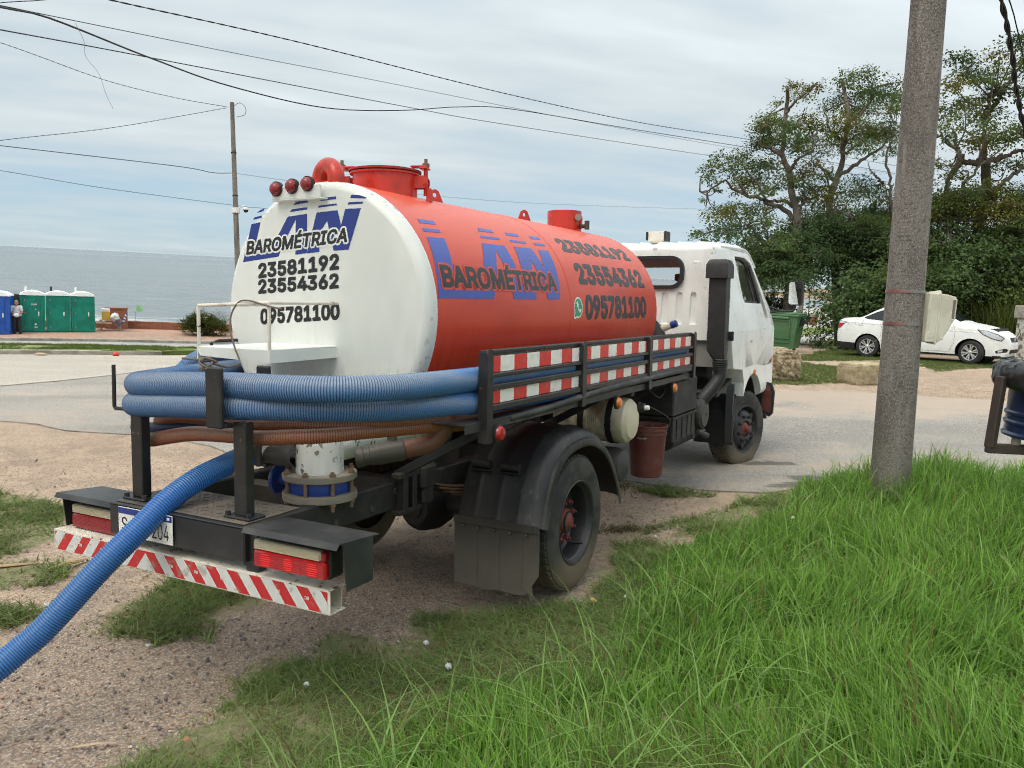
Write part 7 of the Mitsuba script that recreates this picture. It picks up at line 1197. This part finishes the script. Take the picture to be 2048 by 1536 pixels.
pp_ = thing('utility_pole', 'grey post right behind the truck door mirror', 'post'); put(pp_ + '__shaft', tube([(24.9, 72.9, far(24.9, 72.9)), (24.85, 73.1, far(24.9, 72.9) + 6.0)], [.22, .18], 12), 'm_wood_pole', 40)
pw = thing('garden_wall', 'long pale low wall before the bay at the far right', 'wall'); put(pw, cat(bar((55, 236, -5.2), (79, 236, -4.95), .4, 1.1), bar((79, 236, -4.95), (112, 234, -4.2), .4, 1.0)), 'm_white_plastic')

# ---- trees -----------------------------------------------------------------
mat('m_bark', proc(lambda p, n, uv: mix((.115, .095, .078), (.185, .160, .132), smoothstep(.4, .7, fbm(p.x * 5, p.y * 5, p.z * 1.5, 4)))), .95, 0, .1)
def leaf_mat(key, c, t):
    scene[key] = {'type': 'principledthin', 'base_color': {'type': 'mesh_attribute', 'name': 'vertex_color'}, 'roughness': .45, 'diff_trans': t, 'spec_trans': 0.0, 'eta': 1.35}
leaf_mat('m_leaf', None, 0.9)
def leaf_cloud(centres, radii, per, size, cols, rg, flat=.55, droop=.25):
    """many small leaves in clumps; returns mesh and colours. Each leaf is a bent pair of triangles."""
    C = []; D = []; K = []
    for (c, r) in zip(centres, radii):
        n = int(per * (r / .4) ** 2)
        u = rg.normal(size=(n, 3)); ln = np.linalg.norm(u, axis=1, keepdims=True); u /= ln; rad = np.clip(ln[:, 0] * .56, .1, 1.45)
        q = u * rad[:, None] * r * np.array([1.25, 1.25, flat]); q[:, 2] -= droop * r * np.minimum((np.hypot(q[:, 0], q[:, 1]) / r) ** 2, 1.6)
        nz = meshkit.noise((np.asarray(c) + q) * 3.1); keep = nz > .40
        C.append((np.asarray(c) + q)[keep]); D.append(u[keep] * [1, 1, .25]); tone = rg.uniform(.75, 1.25) * (0.85 + .35 * u[keep][:, 2] * 0 + .3 * rg.uniform(0, 1, keep.sum())); K.append(cols[rg.integers(0, len(cols))] * tone[:, None])
    C = np.vstack(C); D = np.vstack(D); K = np.vstack(K); n = len(C)
    d = D + rg.normal(size=(n, 3)) * .45; d[:, 2] -= .25; d /= np.linalg.norm(d, axis=1, keepdims=True)
    s = np.cross(d, rg.normal(size=(n, 3)) * .35 + [0, 0, 1]); s /= np.linalg.norm(s, axis=1, keepdims=True); up = np.cross(s, d)
    L = size * rg.uniform(.6, 1.3, n)[:, None]; W = L * .32
    a = C; b = C + d * L * .5 + s * W - up * L * .05; e = C + d * L * .5 - s * W - up * L * .05; f = C + d * L - up * L * .18
    V = np.stack([a, b, e, f], 1).reshape(-1, 3); i = np.arange(n)[:, None] * 4
    F = np.vstack([i + [0, 2, 1], i + [1, 2, 3]])
    return trimesh.Trimesh(V, F, process=False), np.repeat(np.clip(K, .004, .5), 4, 0)
GREENS = np.array([(.120, .165, .055), (.098, .145, .052), (.155, .185, .055), (.080, .118, .046), (.195, .180, .048)])
DARKS = np.array([(.115, .175, .068), (.092, .148, .066), (.155, .205, .072)])
def taper(pts, r0, r1, rg, n=14):
    s = spline(pts, 26); s[1:-1] += (rg.uniform(-1, 1, (24, 3))) * min(r0, .05); rr = np.linspace(r0, r1, 26) * (1 + .08 * rg.uniform(-1, 1, 26)); return tube(s, rr, n)
tree_lab = ['tall open crowned tree with its trunk behind the dumpster', 'tall tree with a forked upright trunk, left of the concrete pole', 'broad spreading tree with thick bent limbs, right of the concrete pole']
for ti, (cl, lb_) in enumerate(TREES):
    rg = np.random.default_rng(40 + ti); k = thing('tree', tree_lab[ti], 'tree')
    base = np.array(lb_[0][2][0]); g0 = float(gz(base[0], base[1])); lb_[0][2][0] = [base[0], base[1], min(g0 - .2, base[2])]
    put(k + '__trunk', taper(lb_[0][2], lb_[0][0], lb_[0][1], rg, 20), 'm_bark', True)
    ends = []
    for r0, r1, pts in lb_[1:]:
        put(k + '__limb', taper(pts, r0, max(r1 * .7, .012), rg), 'm_bark', True); ends += [np.array(p) for p in spline(pts, 10)]
    ends += [np.array(p) for p in spline(lb_[0][2], 14)[5:]]; E_ = np.array(ends); tw = []
    cs = [np.array(c[:3]) for c in cl]; rs = [c[3] for c in cl]
    # more clumps through the depth of the crown, so that it has a volume
    cs2, rs2 = list(cs), list(rs)
    for c, r in zip(cs, rs):
        if c[2] < 4.2 or rg.uniform() < .45:
            cs2.append(c + rg.normal(size=3) * [.45, 1.6, .30]); rs2.append(r * rg.uniform(.6, .95))
    for c, r in zip(cs2, rs2):
        j = np.argmin(np.linalg.norm(E_ - c, axis=1) + .8 * np.maximum(0, E_[:, 2] - c[2])); a = E_[j]; m_ = (a + c) / 2 + rg.normal(size=3) * .18 - [0, 0, .12]
        tw.append(tube(spline([a, m_, c + [0, 0, -.1]], 9), np.linspace(.030, .010, 9), 6))
        for _ in range(3):
            t_ = c + rg.normal(size=3) * r * [.7, .7, .4]; tw.append(tube([c, (c + t_) / 2 + [0, 0, .05], t_], [.010, .008, .004], 4))
    put(k + '__twigs', cat(*tw), 'm_bark', True); tag(k + '__twigs', kind='stuff')
    hi = [i for i, c in enumerate(cs2) if c[2] > 4.3]; lo = [i for i, c in enumerate(cs2) if c[2] <= 4.3]
    m1_, k1_ = leaf_cloud([cs2[i] for i in hi], [rs2[i] * 1.12 for i in hi], 520, .095, GREENS, rg); m2_, k2_ = leaf_cloud([cs2[i] for i in lo], [rs2[i] * 1.15 for i in lo], 340, .115, DARKS, rg, .7)
    put(k + '__crown', cat(m1_, m2_), 'm_leaf', False, color=np.vstack([k1_, k2_])); tag(k + '__crown', kind='stuff')
def shrub(label, c, r, n, cols, size, seed, h=None, kind='shrub'):
    rg = np.random.default_rng(seed); k = thing(kind, label, kind); c = np.array(c, float); h = h or r
    P_ = [c + rg.normal(size=3) * np.array([r * .5, r * .5, h * .38]) for _ in range(n)]; P_ = [np.array([p[0], p[1], max(p[2], c[2] - h * .8)]) for p in P_]
    m, kk = leaf_cloud(P_, [r * rg.uniform(.28, .46) for _ in P_], 420 * (.4 / max(r * .4, .1)) ** .7, size, np.array(cols), rg, .8, .1)
    st = [tube(spline([[c[0] + .05 * i, c[1], c[2] - h], (p + c) / 2 - [0, 0, h * .4], p], 8), np.linspace(.035, .008, 8), 6) for i, p in enumerate(P_[:18])]
    put(k + '__stem', cat(*st), 'm_bark', True); tag(k + '__stem', kind='stuff'); put(k + '__crown', m, 'm_leaf', False, color=kk); tag(k + '__crown', kind='stuff')
zb = pz(-17.5, 46.8)
shrub('round green and yellowish bush by the sea wall, left of the tank', (-17.55, 46.8, zb + .82), 1.0, 46, [(.060, .085, .022), (.12, .12, .03), (.040, .062, .018)], .085, 5, .78, 'bush')
shrub('dark shrub right behind the roof of the white sedan', (13.0, 27.5, 1.3), 2.2, 60, DARKS, .13, 7, 1.7)
shrub('shrub with yellowish leaves behind the bonnet of the white sedan', (14.6, 26.6, 1.2), 1.7, 60, [(.07, .085, .022), (.11, .11, .035), (.035, .05, .018)], .10, 8, 1.3)
shrub('pale green shrub behind the cab window, at the foot of the first tree', (10.0, 32.0, .9), .8, 30, [(.07, .10, .03), (.05, .075, .02)], .10, 9, 1.0)
shrub('dark hedge mass behind the trees, far right', (19.5, 31.0, 1.9), 3.4, 90, DARKS, .17, 10, 2.6)
shrub('dark hedge mass behind the concrete pole', (17.0, 33.5, 1.6), 2.6, 60, DARKS, .17, 11, 2.2)
shrub('small dark shrub standing before the far bay', (74, 199, -3.0), 1.1, 16, DARKS, .3, 12, .9)
rg = np.random.default_rng(5)
k = thing('reed_clump', 'tall green reed clump beside the white gate post', 'reeds')
def blades(x, y, z, h, w, lean, az, cols, seg=4):
    """grass blades as curved tapering strips; returns mesh and colours"""
    n = len(x); t = np.linspace(0, 1, seg + 1); dx, dy = np.cos(az), np.sin(az)
    out = lean[:, None] * h[:, None] * t ** 2 ; hh = h[:, None] * (t - .35 * np.minimum(lean, 1.3)[:, None] * t ** 2.4)
    P_ = np.stack([x[:, None] + dx[:, None] * out, y[:, None] + dy[:, None] * out, z[:, None] + hh], -1)
    fa = az + rng.uniform(-1.2, 1.2, n) + PI / 2; ww = (w[:, None] * np.clip(1.15 - t ** 1.6 * 1.15, 0, 1) * .5); S = np.stack([np.cos(fa), np.sin(fa), 0 * fa], -1)
    A_ = P_[:, :-1] + ww[:, :-1, None] * S[:, None]; B_ = P_[:, :-1] - ww[:, :-1, None] * S[:, None]; tip = P_[:, -1:]
    V = np.concatenate([A_, B_, tip], 1); m = 2 * seg + 1; i = np.arange(n)[:, None] * m; F = []
    for s_ in range(seg - 1): F += [i + [s_, seg + s_, s_ + 1], i + [s_ + 1, seg + s_, seg + s_ + 1]]
    F.append(i + [seg - 1, 2 * seg - 1, 2 * seg])
    return trimesh.Trimesh(V.reshape(-1, 3), np.vstack(F), process=False), np.repeat(cols, m, 0)
n = 900; x = 14.1 + rg.normal(size=n) * .35; y = 24.0 + rg.normal(size=n) * .5
m, kk = blades(x, y, np.full(n, .1), rg.uniform(1.0, 2.3, n), rg.uniform(.02, .04, n), rg.uniform(.1, .7, n), rg.uniform(0, 2 * PI, n), np.array([(.10, .13, .035)]) * rg.uniform(.6, 1.5, (n, 1)), 5)
put(k, m, 'm_leaf', False, color=kk)

# ---- grass, gravel and scraps ----------------------------------------------
rng = np.random.default_rng(77)
def ground_at(x, y): return gz(x, y)
def scatter(poly, n, soft=.0, seed=0):
    x0, y0, x1, y1 = poly.bounds; x = rng.uniform(x0 - soft, x1 + soft, n); y = rng.uniform(y0 - soft, y1 + soft, n)
    k = inside(poly, x, y, soft, seed) > .5; return x[k], y[k]
def near_density(x, y, full=3.2):
    d = np.hypot(x, y); return rng.uniform(0, 1, len(x)) < np.clip((full / np.maximum(d, .1)) ** 1.1, .0, 1)
VIEW = Polygon([(-.9, 1.0), (.9, 1.0), (6.2, 7.2), (6.2, 8.2), (-5.2, 8.2), (-5.2, 7.0)])
pole_c = (2.925, 6.2)
def colour(n, base, var=.3, dry=.04):
    c = np.array(base)[rng.integers(0, len(base), n)] * rng.uniform(1 - var, 1 + var, (n, 1)); k = rng.uniform(0, 1, n) < dry; c[k] = np.array((.24, .19, .075)) * rng.uniform(.7, 1.2, (k.sum(), 1)); return c
# short turf
area = GRASSY.intersection(VIEW.buffer(.3)).difference(TALL.buffer(-.35))
x, y = scatter(area, 1050000, .16); k = near_density(x, y, 3.6); x, y = x[k], y[k]; n = len(x)
dens = meshkit.fbm(np.stack([x * 2.2, y * 2.2, 0 * x + 4], 1), 3); edge_in = contains_xy(unary_union([SHORT]).buffer(-.25), x, y)
k = rng.uniform(0, 1, n) < np.clip((dens - .30) * 3.2 + .45 * edge_in, .10, 1); x, y, dens = x[k], y[k], dens[k]; n = len(x)
worn = contains_xy(unary_union(PATCH), x, y)
h = (.042 + .075 * dens) * rng.uniform(.5, 1.5, n); h = np.where(worn, h * .85, h); dist = np.hypot(x, y)
m, kk = blades(x, y, ground_at(x, y) - .004, h, rng.uniform(.0042, .0078, n) * np.clip(dist / 3.2, 1, 1.7), rng.uniform(.45, 1.9, n), rng.uniform(0, 2 * PI, n), np.where(worn[:, None], .78, 1) * colour(n, [(.245, .345, .115), (.200, .310, .095), (.300, .370, .160), (.30, .34, .17)], .30, .10), 3)
scene['m_grass'] = {'type': 'principledthin', 'base_color': {'type': 'mesh_attribute', 'name': 'vertex_color'}, 'roughness': .38, 'diff_trans': 1.05, 'spec_trans': 0.0, 'eta': 1.5}
k_ = 'short_grass'; put(k_, m, 'm_grass', False, color=kk); tag(k_, 'short trodden turf between the gravel and the long grass', 'grass', kind='stuff'); print('short', n)
# long grass
tl = TALL.intersection(VIEW.buffer(.35))
x, y = scatter(tl, 330000, .16, 2); k = near_density(x, y, 3.0) & (np.hypot(x - pole_c[0], y - pole_c[1]) > .19); x, y = x[k], y[k]; n = len(x)
tuft = meshkit.fbm(np.stack([x * 2.6, y * 2.6, 0 * x + 9], 1), 3); big = meshkit.fbm(np.stack([x * .9, y * .9, 0 * x + 2], 1), 2)
rim = np.clip(np.array(TALL.boundary.distance(__import__('shapely').points(x, y))) / .55, .15, 1)
k = rng.uniform(0, 1, n) < np.clip((tuft - .22) * 3.6, .42, 1); x, y, tuft, big, rim = x[k], y[k], tuft[k], big[k], rim[k]; n = len(x); dist = np.hypot(x, y)
h = (.10 + .17 * tuft + .10 * big) * rng.uniform(.45, 1.35, n) * (.35 + .65 * rim) * np.clip(.80 + .09 * (dist - 2), .7, 1.25)
flow = 2 * PI * meshkit.fbm(np.stack([x * 1.3, y * 1.3, 0 * x + 5], 1), 2) * 2.2; az = flow + rng.normal(size=n) * .9
lean = np.clip(rng.gamma(2.2, .20, n), .05, 1.7)
m, kk = blades(x, y, ground_at(x, y) - .005, h, rng.uniform(.0062, .0140, n) * np.clip(dist / 3.5, 1, 1.3), lean, az, colour(n, [(.235, .420, .075), (.195, .375, .068), (.275, .455, .100), (.310, .460, .145), (.150, .290, .058)], .30, .035), 6)
k_ = 'long_grass'; put(k_, m, 'm_grass', False, color=kk); tag(k_, 'long bright green grass on the bank at the lower right', 'grass', kind='stuff'); print('long', n)
# a few seed stalks, broad leaning blades and flower heads
n = 2600; x, y = scatter(tl, n * 3); x, y = x[:n], y[:n]; n = len(x)
m, kk = blades(x, y, ground_at(x, y), rng.uniform(.26, .46, n), rng.uniform(.007, .012, n), rng.uniform(.4, 1.5, n), rng.uniform(0, 2 * PI, n), colour(n, [(.31, .47, .16), (.27, .44, .125)], .25, .06), 7)
k_ = 'broad_grass_blade'; put(k_, m, 'm_grass', False, color=kk); tag(k_, 'broad arching blades standing above the long grass', 'grass', kind='stuff')
# dry clump near the lower right
n = 2600; x = .55 + rng.normal(size=n) * .20; y = 2.45 + rng.normal(size=n) * .16
m, kk = blades(x, y, ground_at(x, y), rng.uniform(.10, .26, n), rng.uniform(.004, .007, n), rng.uniform(.5, 1.6, n), rng.uniform(0, 2 * PI, n), colour(n, [(.20, .25, .10), (.26, .245, .12), (.15, .22, .065)], .3, .25), 5)
k_ = 'dry_grass_clump'; put(k_, m, 'm_grass', False, color=kk); tag(k_, 'paler clump of grass with dry curled tips near the lower edge', 'grass', kind='stuff')
# lawns farther off, by the boulders and the car
lw = unary_union(LAWN[:3]); x, y = scatter(lw, 150000, .25, 5); n = len(x)
m, kk = blades(x, y, gz(x, y) - .01, rng.uniform(.03, .09, n), rng.uniform(.014, .026, n), rng.uniform(.3, 1.4, n), rng.uniform(0, 2 * PI, n), colour(n, [(.150, .215, .068), (.125, .190, .058), (.190, .225, .09)], .3, .12), 2)
k_ = 'lawn_grass'; put(k_, m, 'm_grass', False, color=kk); tag(k_, 'patchy lawn around the boulders and the white car', 'grass', kind='stuff')
x = np.concatenate([rng.uniform(-26, -14, 26000)]); y = rng.uniform(30, 39, 26000); k = contains_xy(med.buffer(-.25), x, y) & (meshkit.fbm(np.stack([x * 1.1, y * 1.1, 0 * x], 1), 3) > .42); x, y = x[k], y[k]; n = len(x)
m, kk = blades(x, y, gz(x, y) + .18, rng.uniform(.05, .14, n), rng.uniform(.03, .05, n), rng.uniform(.3, 1.2, n), rng.uniform(0, 2 * PI, n), colour(n, [(.125, .185, .048), (.15, .195, .062)], .3, .1), 2)
k_ = 'median_grass'; put(k_, m, 'm_grass', False, color=kk); tag(k_, 'thin grass on the raised median before the sea road', 'grass', kind='stuff')
# weeds in the dirt at the road edge
x = np.concatenate([rng.normal(c[0], c[2], 500) for c in ((1.0, 7.6, .18), (1.5, 7.35, .2), (.7, 7.75, .15), (-.05, 6.6, .2), (.9, 6.1, .14))]); y = np.concatenate([rng.normal(c[1], c[2] * .5, 500) for c in ((1.0, 7.6, .18), (1.5, 7.35, .2), (.7, 7.75, .15), (-.05, 6.6, .2), (.9, 6.1, .14))]); n = len(x)
m, kk = blades(x, y, gz(x, y), rng.uniform(.015, .05, n), rng.uniform(.004, .008, n), rng.uniform(.6, 1.8, n), rng.uniform(0, 2 * PI, n), colour(n, [(.10, .12, .045), (.15, .125, .06)], .3, .4), 3)
k_ = 'road_edge_weed'; put(k_, m, 'm_grass', False, color=kk); tag(k_, 'sparse dry weeds in the dirt at the road edge', 'weeds', kind='stuff')
# gravel: small stones, thick in front and thinning out
base = trimesh.creation.icosahedron(); bv, bf = base.vertices, base.faces
n = 60000; x = rng.uniform(-5.0, 1.6, n); y = rng.uniform(2.0, 8.2, n)
g = np.clip(1.1 - np.hypot((x + .9) / 2.4, (y - 3.7) / 2.3), .22, 1); k = (rng.uniform(0, 1, n) < g) & ~contains_xy(SHORT.buffer(-.05), x, y) & near_density(x, y, 4.2); x, y = x[k], y[k]; n = len(x)
sz = (.0028 + .0075 * rng.uniform(0, 1, n) ** 3.2) * np.where(rng.uniform(0, 1, n) < .012, 1.9, 1)
V = bv[None] * (sz[:, None, None] * rng.uniform(.6, 1.3, (n, 1, 3)) * [1, 1, .62]) * rng.uniform(.8, 1.2, (n, 12, 1)); V = V + np.stack([x, y, gz(x, y) + sz * .30 + .006], 1)[:, None]
F = (bf[None] + (np.arange(n) * 12)[:, None, None]).reshape(-1, 3)
pc = np.array([(.40, .30, .22), (.24, .19, .17), (.34, .21, .155), (.14, .125, .13), (.50, .43, .36), (.44, .26, .18)])[rng.choice(6, n, p=[.27, .24, .18, .17, .10, .04])] * rng.uniform(.75, 1.2, (n, 1))
scene['m_pebble'] = two(pbr({'type': 'mesh_attribute', 'name': 'vertex_color'}, .85, 0, .2))
put('gravel', trimesh.Trimesh(V.reshape(-1, 3), F, process=False), 'm_pebble', False, color=np.repeat(pc, 12, 0)); tag('gravel', 'fine mixed gravel and pebbles strewn over the bare ground', 'gravel', kind='stuff'); print('stones', n)
# scraps one can point at
mat('m_paper', (.60, .61, .62), .8); mat('m_chip', (.40, .27, .15), .85); mat('m_leaf_dry', (.45, .22, .10), .8); mat('m_scrap_yellow', (.62, .46, .16), .6); mat('m_scrap_black', (.03, .03, .03), .6)
def crumple(c, s, mt, label, flat=.6, seed=0, lift=.03):
    k = thing('litter', label, 'litter'); ic = trimesh.creation.icosphere(3); v = ic.vertices; d_ = meshkit.fbm(v * 3.2 + seed * 3.7, 3) - .5; ic.vertices = v * (1 + 1.3 * d_)[:, None] * np.array([s, s * .75, s * flat]) * .6
    ic.apply_transform(M4(R3('z', seed * 57))); ic.apply_translation((c[0], c[1], float(gz(c[0], c[1])) + lift)); put(k, ic, mt, False)
for i, (c, s, mt, lab, fl_, lf) in enumerate([((-.865, 3.55), .024, 'm_paper', 'crumpled white paper on the turf edge near the bottom, leftmost of the papers', .7, .05), ((-.37, 4.02), .030, 'm_paper', 'torn white paper beside the bare patch behind the bumper', .5, .04),
    ((-.23, 3.67), .024, 'm_paper', 'crumpled white tissue in the turf below the mud flap', .9, .07), ((.70, 4.48), .018, 'm_paper', 'tiny white scrap in the grass below the rear wheel', .8, .07), ((1.99, 5.59), .020, 'm_paper', 'tiny white scrap in the long grass on the right', .8, .16),
    ((.52, 4.54), .045, 'm_scrap_yellow', 'yellow lump at the turf edge below the rear wheel', .5, .03), ((-1.21, 3.04), .022, 'm_leaf_dry', 'brown dry leaf on the turf near the bottom edge', .4, .05), ((-2.62, 4.56), .03, 'm_paper', 'white paper scrap beside the clean blue hose', .5, .015),
    ((-3.0, 5.9), .035, 'm_paper', 'white scrap on the left grass under the left rear lamp', .3, .03), ((-1.81, 4.06), .022, 'm_paper', 'white chip on the gravel below the grass patch', .4, .012), ((.55, 7.45), .05, 'm_scrap_black', 'dark rag lying in the dirt behind the rear wheel', .4, .02), ((-.20, 5.62), .035, 'm_scrap_black', 'dark scrap in the shade under the truck, left of the mud flap', .3, .015), ((.05, 5.6), .03, 'm_scrap_black', 'second dark scrap in the shade close to the mud flap', .3, .015), ((1.0, 7.0), .03, 'm_paper', 'pale scrap in the dirt beyond the rear wheel', .4, .015), ((1.1, 5.85), .02, 'm_paper', 'white crumb on the bare soil behind the rear wheel', .5, .015)]):
    crumple(c, s, mt, lab, fl_, i + 1, lf)
for i, (a, b, w, lab, mt) in enumerate([((-3.5, 5.02), (-3.05, 5.25), .045, 'long splinter of wood lying on the left grass', 'm_chip'), ((-2.95, 5.15), (-2.80, 5.36), .06, 'broad wood chip on the ground under the bumper end', 'm_chip'), ((-1.66, 3.02), (-1.49, 3.06), .016, 'dry straw coloured stick on the gravel at the bottom left', 'm_table'), ((-1.2, 3.75), (-1.1, 3.80), .010, 'thin pale straw on the gravel edge', 'm_table')]):
    k = thing('wood_chip', lab, 'wood'); a, b = np.array(a), np.array(b); m_ = (a + b) / 2 + [.02, -.015]; put(k, tube(spline([(*a, float(gz(*a)) + .012), (*m_, float(gz(*m_)) + .03), (*b, float(gz(*b)) + .018)], 9), w * .5 * np.array([.15, .6, .9, 1, 1, .9, .8, .6, .2]), 7, True, (1, .4)), mt, False)
